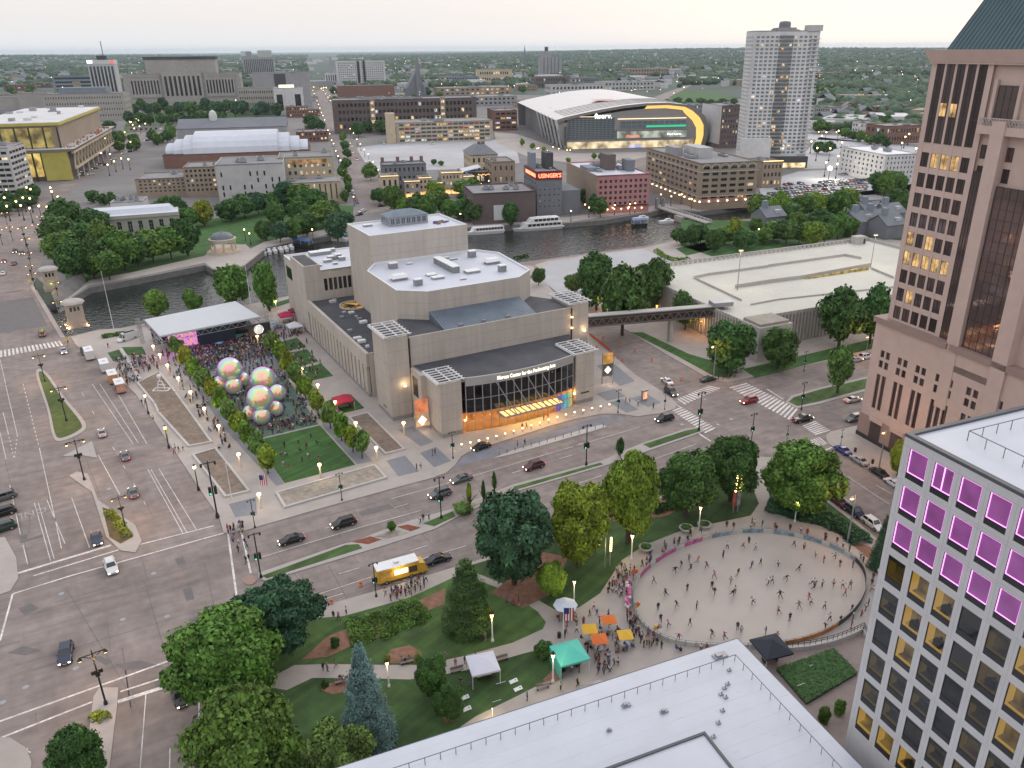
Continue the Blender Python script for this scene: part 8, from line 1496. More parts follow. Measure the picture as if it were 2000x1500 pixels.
# ================================================================ small furniture
def canopy_tent(px,py,w,h,col,label,rot=.3,hex_=False,wall=None,group='event tents'):
    p=G(px,py,.2); t=thing('canopy_tent',label,'tent',p,rot,group); m_=M('tent_'+label.split()[0]+label.split()[1],col,.8,.05); x=w/2
    mb=MB(); a=[(-x,-x,h),(x,-x,h),(x,x,h),(-x,x,h)]; 
    for k in range(4): b,c=a[k],a[(k+1)%4]; mb.poly([b,c,(0,0,h+w*.28)]); mb.poly([(b[0],b[1],h-.3),(c[0],c[1],h-.3),c,b])
    mb.build('canopy',m_,t)
    for k in range(4): mb=MB(); mb.bar((a[k][0]*.97,a[k][1]*.97,0),(a[k][0]*.97,a[k][1]*.97,h),.04); mb.build('leg',WHITE,t)
    if wall: mb=MB(); mb.poly([(-x,-x,.1),(-x,x,.1),(-x,x,h-.3),(-x,-x,h-.3)]); mb.build('side_wall',m_,t)
    mb=MB(); mb.box(-x*.5,-x*.3,.7,x*.5,x*.3,.76,0); mb.box(-x*.45,-x*.25,0,-x*.4,x*.25,.7,1); mb.box(x*.4,-x*.25,0,x*.45,x*.25,.7,1); mb.build('table',[M('table_cloth',(.5,.45,.4),.8),METAL],t)
    return t
for a in [(672,797,4.6,2.6,(.42,.02,.05),'red canopy tent on the small lawn by the theatre',.5,False,1),(560,629,4.6,2.6,(.45,.02,.09),'crimson canopy tent beside the theatre tower',.5),(578,622,4.,3.,(.16,.02,.03),'maroon canopy tent against the theatre tower',.5),(577,650,4.6,2.6,(.6,.6,.63),'white canopy tent at the theatre tower foot',.5),(1112,1302,4.6,2.7,(.1,.52,.42),'teal canopy tent with side wall beside the park lamp',.35,False,1),(944,1322,4.2,2.6,(.6,.6,.68),'lavender white canopy tent on the lawn',.3),(1503,1290,4.6,2.7,(.025,.03,.045),'navy canopy tent at the terrace corner',.3)]: canopy_tent(*a)
def umbrella(px,py,w,h,col,label,n=4,rot=0.,group='patio umbrellas'):
    p=G(px,py,.2); t=thing('patio_umbrella',label,'umbrella',p,rot,group); mb=MB(); mb.lathe([(w*.5,h-.02),(w*.48,h),(w*.02,h+w*.17),(.02,h+w*.19)],(0,0,0),n); mb.build('canopy',M('umb_'+label.replace(' ','_')[:40],col,.8,.05),t); mb=MB(); mb.bar((0,0,0),(0,0,h+w*.15),.04); mb.build('pole',METALG,t)
    if w<5: mb=MB(); mb.lathe([(.75,.72),(.75,.76)],(0,0,0),12); mb.lathe([(.06,0),(.06,.72)],(0,0,0),6); mb.build('table',METALG,t)
    for k in range(4): mb=MB(); q=k*PI/2+.4; mb.box(1.2*math.cos(q)-.2,1.2*math.sin(q)-.2,.42,1.2*math.cos(q)+.2,1.2*math.sin(q)+.2,.46); mb.box(1.35*math.cos(q)-.2,1.35*math.sin(q)-.03,.46,1.35*math.cos(q)+.2,1.35*math.sin(q)+.03,.9); mb.build('chair',METAL,t)
    return t
for a in [(1151,1252,3.2,2.4,(.62,.36,.03),'yellow patio umbrella farthest from the rink'),(1170,1272,3.4,2.4,(.6,.14,.03),'orange patio umbrella in front of the yellow one'),(1188,1234,3.2,2.4,(.6,.16,.03),'orange patio umbrella nearest the rink barrier'),(1220,1264,3.2,2.4,(.62,.38,.04),'yellow patio umbrella nearest the balloons')]: umbrella(*a,n=4,rot=.9)
umbrella(1104,1206,4.,2.5,(.5,.55,.62),'silver blue round umbrella on the path fork',8); umbrella(468,668,2.6,2.2,(.03,.3,.2),'green umbrella in the stage audience',8,group='umbrellas in the audience'); umbrella(430,681,2.2,2.,(.15,.4,.6),'light blue umbrella in the stage audience',8,group='umbrellas in the audience'); umbrella(537,645,2.6,2.2,(.1,.3,.4),'teal umbrella beside the round emblem screen',8,group='umbrellas in the audience')
for i in range(19):
    x=885+(1190-885)*i/18; y=878+(796-878)*i/18+3*math.sin(i*.35); p=G(x,y,.15); t=thing('bollard','%s short lit bollard from the avenue along the theatre forecourt kerb'%nth(i),'bollard',p,0,'bollards along the theatre forecourt'); mb=MB(); mb.lathe([(.2,0),(.17,.75),(.17,.8)],(0,0,0),8); ob('post',_LM.setdefault('bol',mb.mesh('post',CONCP)),t); 
    mb=MB(); mb.lathe([(.15,.8),(.15,.9),(.24,.92),(.2,.98)],(0,0,0),8); ob('bulb',_LM.setdefault('bolb',mb.mesh('bulb',BULBW)),t); 
    if i%2==0: glow('bollard_light',(0,-.5,.9),t,14,(1,.65,.3),.1)
for i in range(14):
    x=975+(1178-975)*i/13; y=889+(834-889)*i/13; p=G(x,y,.15); mb=MB(); mb.lathe([(.06,0),(.06,.95)],(0,0,0),6); tag(ob('post',_LM.setdefault('sp',mb.mesh('post',METAL)),None,p),'%s thin dark post from the avenue on the kerb island'%nth(i),'bollard','posts on the kerb island')
OR_=M('barrel_orange',(.6,.13,.03),.6)
mb=MB(); mb.lathe([(.36,0),(.36,.08),(.28,.1),(.22,.95)],(0,0,0),10,0); mb.lathe([(.265,.35),(.25,.5)],(0,0,.0),10,1); BAR=mb.mesh('traffic_barrel',[OR_,WHITE])
for i,(x,y) in enumerate([(1240,687),(1216,705),(1201,698),(1273,705),(1331,742),(1210,674),(1165,680),(705,1145),(627,1172),(648,1180),(1178,662),(1196,716)]): tag(ob('traffic_barrel',BAR,None,G(x,y,.02)),['orange traffic barrel beside the skywalk pier','second orange barrel from the skywalk pier','orange barrel nearest the theatre corner','orange barrel in the middle of the side street','orange barrel closest to the dark green car','orange barrel under the skywalk','orange barrel at the theatre corner fence','orange barrel beside the food truck','first orange barrel at the park corner','second orange barrel at the park corner','small orange barrel beside the mesh fence','orange barrel by the tall banner'][i],'traffic barrel','orange traffic barrels')
p=G(1152,657); t=thing('safety_fence','orange mesh safety fence along the side street kerb','fence',p); 
for k in range(9): a=G(1152+40*k/9,657+31*k/9); b=G(1152+40*(k+1)/9,657+31*(k+1)/9); mb=MB(); mb.bar((a.x,a.y,.1),(a.x,a.y,1.3),.04); n_=(b-a).normalized(); mb.hexa([(a.x,a.y-.02,.3),(b.x,b.y-.02,.3),(b.x,b.y+.02,.3),(a.x,a.y+.02,.3)],[(a.x,a.y-.02,1.2),(b.x,b.y-.02,1.2),(b.x,b.y+.02,1.2),(a.x,a.y+.02,1.2)]); wobj('mesh_panel',mb,M('fence_orange',(.6,.1,.03),.7),t)
def flagpole(px,py,top,label,flag=True,banner=None):
    p=G(px,py,.15); h=ZH(p,top)-.15; t=thing('flagpole',label,'flagpole',p); mb=MB(); mb.lathe([(.12,0),(.05,h),(.1,h+.1)],(0,0,0),8); mb.build('pole',WHITE,t)
    if flag:
        w,hh=1.5,2.4; fl=None
        for k in range(7): mb=MB(); z=h-.4-hh; mb.poly([(.05+w*k/7,-.03*(k%2),z),(.05+w*(k+1)/7,-.03*((k+1)%2),z),(.05+w*(k+1)/7,-.03*((k+1)%2),z+hh),(.05+w*k/7,-.03*(k%2),z+hh)]); mb.build('flag_stripe',M('flag_red',(.4,.02,.03),.8) if k%2==0 else WHITE,t)
        mb=MB(); mb.box(.05,-.06,h-1.5,w*.55,-.045,h-.38); mb.build('flag_canton',M('flag_blue',(.02,.03,.15),.8),t)
    return t
flagpole(1100,1262,1183,'flagpole with striped flag hanging beside the silver umbrella'); flagpole(510,960,925,'flagpole with small striped flag beside the event lawn'); flagpole(453,975,905,'bare white flagpole in the soil planter',False); flagpole(225,655,530,'tall bare pole at the river edge',False); flagpole(497,640,520,'tall thin pole at the riverside lawn',False)
for i,(x,y) in enumerate(((1003,1332),(1012,1347),(908,1364),(912,1386))): p=G(x,y,.2); t=thing('cornhole_board',['white game board above the lower one on the lawn','white game board nearest the teal tent path','white game board below the lavender tent','white game board beside the lower tree'][i],'game board',p,.4,'game boards on the lawn'); mb=MB(); mb.hexa([(-.6,-.35,.05),(.6,-.35,.2),(.6,.35,.2),(-.6,.35,.05)],[(-.6,-.35,.12),(.6,-.35,.3),(.6,.35,.3),(-.6,.35,.12)]); mb.build('board',WHITE,t); mb=MB(); mb.lathe([(.1,0),(.1,.03)],(.3,0,.27),10); mb.build('hole',METAL,t)
BC=[(.6,.3,.02),(.6,.12,.03),(.55,.1,.2),(.1,.35,.45),(.6,.5,.1)]
for i,(x,y,lb) in enumerate(((1283,1244,'balloon cluster on the rink gate by the diners'),(1241,1200,'balloon cluster at the rink entrance post'),(1239,1134,'balloon cluster at the top of the pink arch'))):
    p=G(x,y,.2); t=thing('balloon_cluster',lb,'balloons',p); mb=MB(); mb.bar((0,0,0),(0,0,1.6),.02); mb.build('string',WHITE,t)
    for k in range(9): mb=MB(); mb.ball((RND.uniform(-.5,.5),RND.uniform(-.5,.5),1.6+RND.uniform(0,1.1)),.27,0,8,1.15); smooth(mb.build('balloon',M('balloon_%d'%(k%5),BC[k%5],.3,0),t))
p=G(1226,1192,.2); t=thing('balloon_wall','pink and white balloon column lining the rink entrance','balloons',p); q=G(1227,1150,.2)-p
for k in range(46): mb=MB(); u=k/46; mb.ball((q.x*u+RND.uniform(-.3,.3),q.y*u+RND.uniform(-.3,.3),.3+RND.uniform(0,1.6)),.28,0,7); mb.build('balloon',M('balloon_pink',(.6,.14,.35),.35,0) if k%3 else WHITE,t)
# twin lit banner poles under the park trees
for i,(x,y,tp) in enumerate(((1436,1000,922),(1186,1108,1048))):
    p=G(x,y,.2); h=ZH(p,tp)-.2; t=thing('lit_banner_pole',['tall twin lamp pole with banners under the dark airy tree','slim pole with string of bulbs beside the bright tree'][i],'banner pole',p,math.radians(20),None); mb=MB(); mb.bar((-.5,0,0),(-.5,0,h),.08); mb.bar((.5,0,0),(.5,0,h),.08); mb.build('post',METALG,t)
    for k in range(7):
        for s in ((-.5,.5) if i==0 else (0.5,)): mb=MB(); mb.ball((s,-.15,h*(.55+.065*k)),.2,0,6); mb.build('bulb',BULBY,t)
    if i==0:
        for s in (-.5,.5): mb=MB(); mb.box(s-.4,-.06,h*.15,s+.4,-.02,h*.52); mb.build('banner',M('pole_banner_%d'%(s>0),[(.4,.06,.05),(.3,.32,.34)][s>0],.7,.6,.8),t)
    glow('lamp_light',(0,-1,h*.75),t,260,(1,.75,.25),.3)
def bench(px,py,rot,label,g='benches'): p=G(px,py,.2); t=thing('bench',label,'bench',p,rot,g); mb=MB(); mb.box(-1.,-.25,.42,1.,.25,.48); mb.build('seat',PAVERB,t); mb=MB(); mb.box(-1,.2,.5,1,.26,.9); mb.build('backrest',PAVERB,t); [ (lambda m_:(m_.box(x-.05,-.2,0,x+.05,.2,.42),m_.build('leg',METAL,t)))(MB()) for x in (-.8,.8)]
for x,y,lb in ((668,1334,'bench with sitters left of the blue spruce'.replace('left','west')),(795,1296,'bench on the mulch mound above the path'),(893,1312,'bench beside the lavender tent'),(980,1290,'bench on the path above the tent'),(690,1340,'bench behind the blue spruce'),(1060,1345,'bench by the roof edge path')): bench(x,y,.35,lb)
def bin_(px,py,lb): mb=MB(); mb.lathe([(.28,0),(.3,.9),(.24,1.0)],(0,0,0),10); tag(ob('litter_bin',_LM.setdefault('bin',mb.mesh('litter_bin',METAL)),None,G(px,py,.17)),lb,'litter bin','litter bins')
for x,y,lb in ((386,796,'dark litter bin on the avenue side walk'),(440,862,'dark litter bin near the cross path'),(1670,882,'dark litter bin beside the parked blue sedan'),(1704,905,'dark litter bin beside the silver sedan'),(1092,1245,'grey litter bin by the flagpole'),(1220,1250,'litter bin among the diners')): bin_(x,y,lb)
for x,y,lb in ((1262,1075,'round concrete flower pot at the rink edge'),(1340,1037,'round concrete flower pot among spectators'),(1375,1030,'round concrete flower pot under the park lamp')): p=G(x,y,.2); t=thing('flower_pot',lb,'flower pot',p,0,'round flower pots'); mb=MB(); mb.lathe([(.9,0),(1.4,.8),(1.25,.8),(1.2,.7)],(0,0,0),16); mb.build('pot',CONCP,t); o=ob('flowers',get_crown('dense',2,0),t,(0,0,.6),None,(1.1,1.1,.7)); o.color=(*GREENS['d'],1)
for x,y,lb,c in ((329,844,'yellow crossing sign on the lower post lamp',1),(133,660,'yellow crossing sign by the bridge',1),(86,642,'yellow crossing sign on the bridge median',1),(61,543,'yellow crossing sign at the far bridge end',1),(1395,700,'small white sign on the concrete lamp',0)): p=G(x,y+18,.15); t=thing('road_sign',lb,'road sign',p,math.radians(35),'road signs'); mb=MB(); mb.bar((0,0,0),(0,0,3),.03); mb.build('post',METAL,t); mb=MB(); mb.poly([(-.55,-.05,2.6),(0,-.05,2.05),(.55,-.05,2.6),(0,-.05,3.15)]); mb.build('sign_face',M('sign_yellow',(.65,.6,.02),.6,0) if c else WHITE,t)
sc_=thing('street_sculpture','white frame sculpture of a seated figure in the soil planter','sculpture',G(316,764)); mb=MB(); 
for a,b in (((-2,-1,0),(2,-1,0)),((2,-1,0),(2,1,0)),((2,1,0),(-2,1,0)),((-2,1,0),(-2,-1,0)),((-1,0,0),(-.5,0,2.4)),((1,0,0),(.5,0,2.4)),((-.5,0,2.4),(.5,0,2.4)),((0,0,2.4),(0,0,3.6)),((-1,.5,1.2),(1,.5,1.2))): mb.bar(Vector(a)+Vector((0,0,.5)),Vector(b)+Vector((0,0,.5)),.12)
mb.ball((0,0,4.4),.6,0,8); mb.build('frame',WHITE,sc_)
wall_=thing('seat_wall','long slanting pale seat wall by the food trucks','wall',G(255,710)); mb=MB(); a,b=G(236,684),G(275,745); d=(b-a).normalized(); nn=Vector((-d.y,d.x,0))*.5; mb.hexa([(p.x,p.y,.15) for p in (a-nn,b-nn,b+nn,a+nn)],[(p.x,p.y,.8) for p in (a-nn,b-nn,b+nn,a+nn)]); wobj('wall',mb,CONCP,wall_)
# ================================================================ boats and footbridge
def boat(px,py,ang,L,w,label,style,name='boat',group=None):
    p=G(px,py,-2.4); t=thing(name,label,'boat',p,ang,group); x=L/2; mb=MB(); prof=[(-x,.05),(-x*.8,w*.6),(-x*.5,w*.92),(0,w),(x*.9,w),(x,w*.9)]
    top=[(a,b) for a,b in prof]+[(a,-b) for a,b in prof[::-1]]; bot=[(a*.93,b*.8) for a,b in top]; n=len(top); i=0
    mb.v=[(a,b,.0) for a,b in bot]+[(a,b,1.5) for a,b in top]
    for k in range(n): mb.f.append((k,(k+1)%n,n+(k+1)%n,n+k)); mb.m.append(0)
    mb.f.append(tuple(range(n,2*n))); mb.m.append(0); mb.build('hull',WHITE if style!='blue' else FRAMED,t)
    def deck(x0,x1,z0,z1,ww,nw,mat=WHITE,slant=1.2):
        mb=MB(); mb.hexa([(x0,-ww,z0),(x1,-ww,z0),(x1,ww,z0),(x0,ww,z0)],[(x0+slant,-ww,z1),(x1,-ww,z1),(x1,ww,z1),(x0+slant,ww,z1)]); c=mb.build('cabin',mat,t)
        for k in range(nw): a=x0+slant+1+(x1-x0-slant-1.5)*k/nw; b=a+(x1-x0-slant-1.5)/nw*.85; mb=MB(); zz=z0+(z1-z0)*.35; mb.box(a,-ww-.05,zz,b,-ww-.01,z1-.3); mb.box(a,ww+.01,zz,b,ww+.05,z1-.3); mb.build('window',CGL,c)
    if style=='tour': deck(-x*.75,x*.95,1.5,3.6,w*.85,9)
    elif style=='yacht': deck(-x*.7,x*.9,1.5,3.9,w*.88,8,WHITE,2.5); deck(-x*.4,x*.8,3.9,6.2,w*.78,6,WHITE,2); mb=MB(); mb.box(-x*.1,-w*.5,6.2,x*.5,w*.5,6.5); mb.build('top_deck',WHITE,t)
    elif style=='blue': mb=MB(); mb.box(-x*.9,-w,3.3,x*.9,w,3.5); mb.build('awning',M('awning_blue',(.03,.14,.45),.7),t); mb=MB(); [mb.bar((a,s,1.5),(a,s,3.3),.06) for a in (-x*.85,0,x*.85) for s in (-w*.9,w*.9)]; mb.build('post',WHITE,t)
    elif style=='teal': mb=MB(); mb.box(-x*.9,-w,3.3,x*.9,w,3.5); mb.build('awning',M('awning_teal',(.02,.3,.28),.7),t); mb=MB(); [mb.bar((a,s,1.5),(a,s,3.3),.06) for a in (-x*.85,0,x*.85) for s in (-w*.9,w*.9)]; mb.build('post',WHITE,t)
    else: deck(-x*.2,x*.6,1.5,2.5,w*.6,2)
    return t
ra=math.atan2((G(985,452)-G(910,458)).y,(G(985,452)-G(910,458)).x)
boat(948,456,ra,20,2.6,'white glazed tour boat moored past the fly tower','tour','tour_boat'); boat(1050,448,ra,28,3.6,'white two deck yacht moored at the river bank','yacht','yacht'); boat(592,482,math.radians(-20),11,1.8,'small boat with blue awning at the park dock','blue'); boat(660,470,math.radians(-20),11,1.8,'small boat with teal awning at the park dock','teal')
for i,(x,y) in enumerate(((515,497),(525,495),(536,493),(548,491),(558,489),(568,486))): boat(x,y,math.radians(-60),6,1.,'%s covered motor boat from the bandstand rafted at the park dock'%nth(i),'small','motor_boat','motor boats at the park dock')
boat(1248,442,ra,9,1.5,'small blue lit tour boat on the river','blue'); boat(1250,430,ra,10,1.4,'grey boat at the dock beside the footbridge','small'); boat(1300,436,ra,9,1.4,'grey boat under the footbridge','small'); boat(1700,402,ra,24,3.4,'long white boat by the boat shed','tour','tour_boat')
f0=G(1288,408); f1=G(1375,436); fb=thing('footbridge','narrow pale footbridge with railings over the river','bridge',f0,math.atan2((f1-f0).y,(f1-f0).x)); FL_=(f1-f0).length+4
mb=MB(); mb.box(-2,-2,.6,FL_,2,1.1); mb.build('deck',CONC,fb); mb=MB()
for s in (-2,2):
    for k in range(15): mb.bar((FL_*k/14,s,1.1),(FL_*k/14,s,2.3),.06)
    mb.bar((0,s,2.3),(FL_,s,2.3),.08); mb.bar((0,s,1.7),(FL_,s,1.7),.05)
mb.build('railing',WHITE,fb); mb=MB(); mb.box(FL_*.45,-4,-3,FL_*.6,4,.6); mb.build('pier',CONC,fb); mb=MB(); mb.box(-1,-2.6,0,1.2,-1.6,6); mb.box(-1,1.6,0,1.2,2.6,6); mb.build('lift_tower',METALG,fb)
p=G(1290,606,.2); t=thing('wall_flood','small orange flood lamp at the foot of the garage wall','floodlight',p); mb=MB(); mb.box(-.3,-.3,0,.3,.3,.5); mb.build('lamp',BULB,t); glow('lamp_light',(-1.5,-1.,2),t,2600,(1,.36,.07),.4)
# ================================================================ people
SK=[M('skin_a',(.32,.19,.13),.6,0),M('skin_b',(.2,.11,.07),.6,0),M('skin_c',(.08,.045,.03),.6,0)]
TOPC={'white':(.6,.6,.6),'black':(.015,.015,.017),'grey':(.18,.18,.19),'red':(.4,.03,.04),'pink':(.55,.12,.25),'orange':(.6,.18,.03),'yellow':(.6,.42,.05),'blue':(.04,.1,.35),'navy':(.02,.03,.07),'teal':(.03,.25,.25),'green':(.04,.16,.05),'purple':(.15,.05,.25),'maroon':(.13,.02,.03),'cream':(.5,.43,.33)}
BOTC={'black':(.015,.015,.017),'navy':(.025,.035,.08),'blue':(.07,.12,.24),'white':(.55,.55,.55),'tan':(.3,.22,.14),'grey':(.16,.16,.17),'red':(.35,.03,.04)}
CT={k:M('top_'+k,c,.85,.08,3) for k,c in TOPC.items()}; CB={k:M('bottom_'+k,c,.85,.08,3) for k,c in BOTC.items()}
HAIR=[M('hair_dark',(.015,.011,.01),.7,0),M('hair_brown',(.06,.035,.02),.7,0),M('hair_fair',(.3,.2,.1),.7,0)]; SHOE=[M('shoe_white',(.5,.5,.5),.7,0),M('shoe_dark',(.03,.03,.03),.7,0)]
def person_mesh(P_,shorts=False,sub=1):
    J=['pelvis','spine','chest','neck','head','crown','shL','elL','haL','fiL','shR','elR','haR','fiR','hiL','knL','anL','toL','hiR','knR','anR','toR']
    ix={n:i for i,n in enumerate(J)}
    Ed=[('pelvis','spine'),('spine','chest'),('chest','neck'),('neck','head'),('head','crown'),('chest','shL'),('shL','elL'),('elL','haL'),('haL','fiL'),('chest','shR'),('shR','elR'),('elR','haR'),('haR','fiR'),('pelvis','hiL'),('hiL','knL'),('knL','anL'),('anL','toL'),('pelvis','hiR'),('hiR','knR'),('knR','anR'),('anR','toR')]
    Rd=dict(pelvis=(.16,.12),spine=(.14,.1),chest=(.17,.115),neck=(.055,.055),head=(.09,.1),crown=(.085,.09),shL=(.07,.07),elL=(.048,.048),haL=(.034,.03),fiL=(.03,.022),hiL=(.1,.1),knL=(.066,.066),anL=(.044,.044),toL=(.04,.035))
    me=bpy.data.meshes.new('p'); me.from_pydata([P_[n] for n in J],[(ix[a],ix[b]) for a,b in Ed],[]); o=bpy.data.objects.new('p',me); COL.objects.link(o)
    md=o.modifiers.new('s','SKIN'); md.use_smooth_shade=True; sv=me.skin_vertices[0].data
    for n in J: r=Rd.get(n) or Rd[n[:-1]+'L']; sv[ix[n]].radius=(r[0]*1.13,r[1]*1.13); sv[ix[n]].use_root=(n=='pelvis')
    if sub: s=o.modifiers.new('d','SUBSURF'); s.levels=sub; s.render_levels=sub
    dg=bpy.context.evaluated_depsgraph_get(); ev=bpy.data.meshes.new_from_object(o.evaluated_get(dg)); bpy.data.objects.remove(o); ev.name='person'
    seg=[(Vector(P_[a]),Vector(P_[b]),a,b) for a,b in Ed]; ev.materials.clear()
    for m_ in (SK[0],CT['white'],CB['black'],HAIR[0],SHOE[0]): ev.materials.append(m_)
    hc=Vector(P_['head']); up=(Vector(P_['crown'])-hc).normalized(); mi=[]
    for p in ev.polygons:
        c=p.center; best=min(seg,key=lambda s:((c-s[0])-(s[1]-s[0])*max(0,min(1,(c-s[0]).dot(s[1]-s[0])/max(1e-6,(s[1]-s[0]).length_squared)))).length); a,b=best[2],best[3]; t=max(0,min(1,(c-best[0]).dot(best[1]-best[0])/max(1e-6,(best[1]-best[0]).length_squared)))
        if b in('head','crown') : m_=3 if ((c-hc).dot(up)>.06 or (c.y>hc.y+.03 and (c-hc).dot(up)>-.1)) else 0
        elif b=='neck': m_=1 if t<.5 else 0
        elif b[:2] in('el',): m_=1 if (t<.7) else 0
        elif b[:2] in('ha','fi'): m_=0
        elif b[:2]=='sh' or b in('chest',): m_=1
        elif b=='spine': m_=1 if t>.15 else 2
        elif b[:2] in('hi',): m_=2
        elif b[:2]=='kn': m_=2 if (not shorts or t<.6) else 0
        elif b[:2]=='an': m_=(2 if not shorts else 0) if t<.85 else 4
        else: m_=4
        mi.append(m_)
    ev.polygons.foreach_set('material_index',mi); ev.polygons.foreach_set('use_smooth',[True]*len(mi)); return ev
def pose(**k):
    b=dict(pelvis=(0,0,.95),spine=(0,0,1.12),chest=(0,0,1.33),neck=(0,-.01,1.48),head=(0,-.03,1.6),crown=(0,-.02,1.7),shL=(.19,0,1.38),elL=(.25,.02,1.1),haL=(.26,-.06,.86),fiL=(.26,-.1,.76),shR=(-.19,0,1.38),elR=(-.25,.02,1.1),haR=(-.26,-.06,.86),fiR=(-.26,-.1,.76),hiL=(.1,0,.9),knL=(.11,-.02,.49),anL=(.11,.02,.08),toL=(.12,-.16,.04),hiR=(-.1,0,.9),knR=(-.11,-.02,.49),anR=(-.11,.02,.08),toR=(-.12,-.16,.04)); b.update(k); return b
def shift(P_,keys,d): 
    for k in keys: P_[k]=tuple(a+b for a,b in zip(P_[k],d))
    return P_
UP=('spine','chest','neck','head','crown','shL','elL','haL','fiL','shR','elR','haR','fiR')
lean=dict(spine=(0,-.06,1.1),chest=(0,-.16,1.29),neck=(0,-.22,1.42),head=(0,-.27,1.53),crown=(0,-.28,1.63))
POSES=[('standing',pose()),('walking',pose(knL=(.11,-.2,.52),anL=(.11,-.22,.1),toL=(.11,-.38,.08),knR=(-.11,.06,.5),anR=(-.11,.3,.14),toR=(-.11,.16,.05),elL=(.25,.14,1.12),haL=(.25,.12,.88),fiL=(.25,.1,.8),elR=(-.25,-.1,1.12),haR=(-.24,-.28,.95),fiR=(-.24,-.36,.92))),
 ('gliding',pose(**lean,shL=(.19,-.15,1.34),elL=(.42,-.18,1.16),haL=(.56,-.3,1.05),fiL=(.62,-.36,1.03),shR=(-.19,-.15,1.34),elR=(-.42,-.02,1.16),haR=(-.58,.12,1.06),fiR=(-.66,.18,1.06),knL=(.12,-.18,.52),anL=(.12,-.02,.12),toL=(.12,-.22,.07),knR=(-.16,.16,.52),anR=(-.22,.52,.26),toR=(-.26,.42,.12))),
 ('striding',pose(**lean,elL=(.3,.16,1.12),haL=(.26,.36,1.0),fiL=(.25,.44,.99),elR=(-.3,-.22,1.06),haR=(-.2,-.44,1.1),fiR=(-.16,-.5,1.12),knL=(.18,-.26,.56),anL=(.22,-.14,.13),toL=(.24,-.34,.08),knR=(-.12,.14,.5),anR=(-.12,.5,.2),toR=(-.13,.4,.08))),
 ('reaching',pose(elL=(.36,-.06,1.52),haL=(.36,-.16,1.74),fiL=(.36,-.18,1.83),elR=(-.4,-.1,1.3),haR=(-.55,-.2,1.42),fiR=(-.62,-.22,1.46))),
 ('holding',pose(elL=(.27,-.02,1.12),haL=(.14,-.26,1.16),fiL=(.06,-.32,1.18),elR=(-.27,-.02,1.12),haR=(-.14,-.26,1.16),fiR=(-.06,-.32,1.18)))]
sit=pose(); shift(sit,UP+('pelvis','hiL','hiR'),(0,0,-.44)); sit.update(knL=(.14,-.44,.5),anL=(.14,-.46,.08),toL=(.14,-.64,.04),knR=(-.14,-.44,.5),anR=(-.14,-.46,.08),toR=(-.14,-.64,.04),elL=(.25,-.1,.72),haL=(.18,-.34,.62),fiL=(.14,-.42,.6),elR=(-.25,-.1,.72),haR=(-.18,-.34,.62),fiR=(-.14,-.42,.6)); POSES.append(('sitting',sit))
PM=[(n,person_mesh(p,s)) for n,p in POSES for s in (False,True)]
PI_={}; 
for i,(n,m_) in enumerate(PM): PI_.setdefault(n,[]).append(i)
TW=['white','white','black','black','black','grey','navy','red','white','blue','pink','maroon','cream','black']; RP=random.Random(3); USED=set()
def person(x,y,z,poses,where,group,tops=None,rot=None,sc=None,loc=None):
    n=RP.choice(poses); i=RP.choice(PI_[n]); p=loc if loc is not None else G(x,y,z)
    for _ in range(400):
        tc=RP.choice(tops or (TW if _<14 else list(TOPC))); bc=RP.choice(['black','black','black','navy','navy','grey','tan','blue'] if _<14 else list(BOTC)); dress='shorts' if i%2 else 'trousers'
        lb='person in %s top and %s %s %s %s'%(tc,bc,dress,n,where)
        if lb not in USED: break
    USED.add(lb); o=ob('person',PM[i][1],None,p,RP.uniform(0,6.28) if rot is None else rot+RP.uniform(-.4,.4),sc or RP.uniform(.92,1.06))
    for k,m_ in ((0,RP.choice(SK)),(1,CT[tc]),(2,CB[bc]),(3,RP.choice(HAIR)),(4,RP.choice(SHOE))): o.material_slots[k].link='OBJECT'; o.material_slots[k].material=m_
    return tag(o,lb,'person',group)
SKP=[(1277,1140),(1285,1192),(1321,1188),(1290,1215),(1347,1222),(1342,1155),(1390,1150),(1412,1090),(1430,1165),(1427,1140),(1435,1160),(1440,1125),(1395,1163),(1440,1230),(1447,1237),(1415,1250),(1325,1250),(1390,1245),(1467,1110),(1450,1072),(1475,1075),(1500,1143),(1508,1140),(1485,1105),(1523,1170),(1542,1213),(1519,1108),(1560,1115),(1590,1150),(1586,1143),(1605,1147),(1627,1147),(1645,1150),(1650,1165),(1583,1182),(1580,1172),(1517,1250),(1611,1230),(1620,1213),(1641,1217),(1663,1195),(1550,1068),(1570,1074),(1592,1090),(1608,1100),(1630,1092),(1640,1107),(1665,1108),(1395,1130),(1362,1100),(1380,1110),(1330,1110),(1348,1115),(1462,1062),(1318,1119),(1345,1097),(1420,1072),(1305,1225),(1520,1200),(1360,1190),(1560,1190),(1470,1180),(1535,1135),(1660,1150),(1300,1165),(1495,1240),(1610,1190)]
rc_=sum(RK,Vector())/len(RK)
def ring(x,y):
    d=G(x,y)-rc_; a=math.degrees(math.atan2(d.y,d.x))%360; s=['east','north east','north','north west','west','south west','south','south east'][int((a+22.5)//45)%8]; return s
for x,y in SKP: person(x,y,.22,['gliding','striding','walking','walking','standing','holding'],'on the %s rink floor'%ring(x,y) if (G(x,y)-rc_).length>7 else 'on the middle rink floor','skaters on the rink')
n=len(RK)
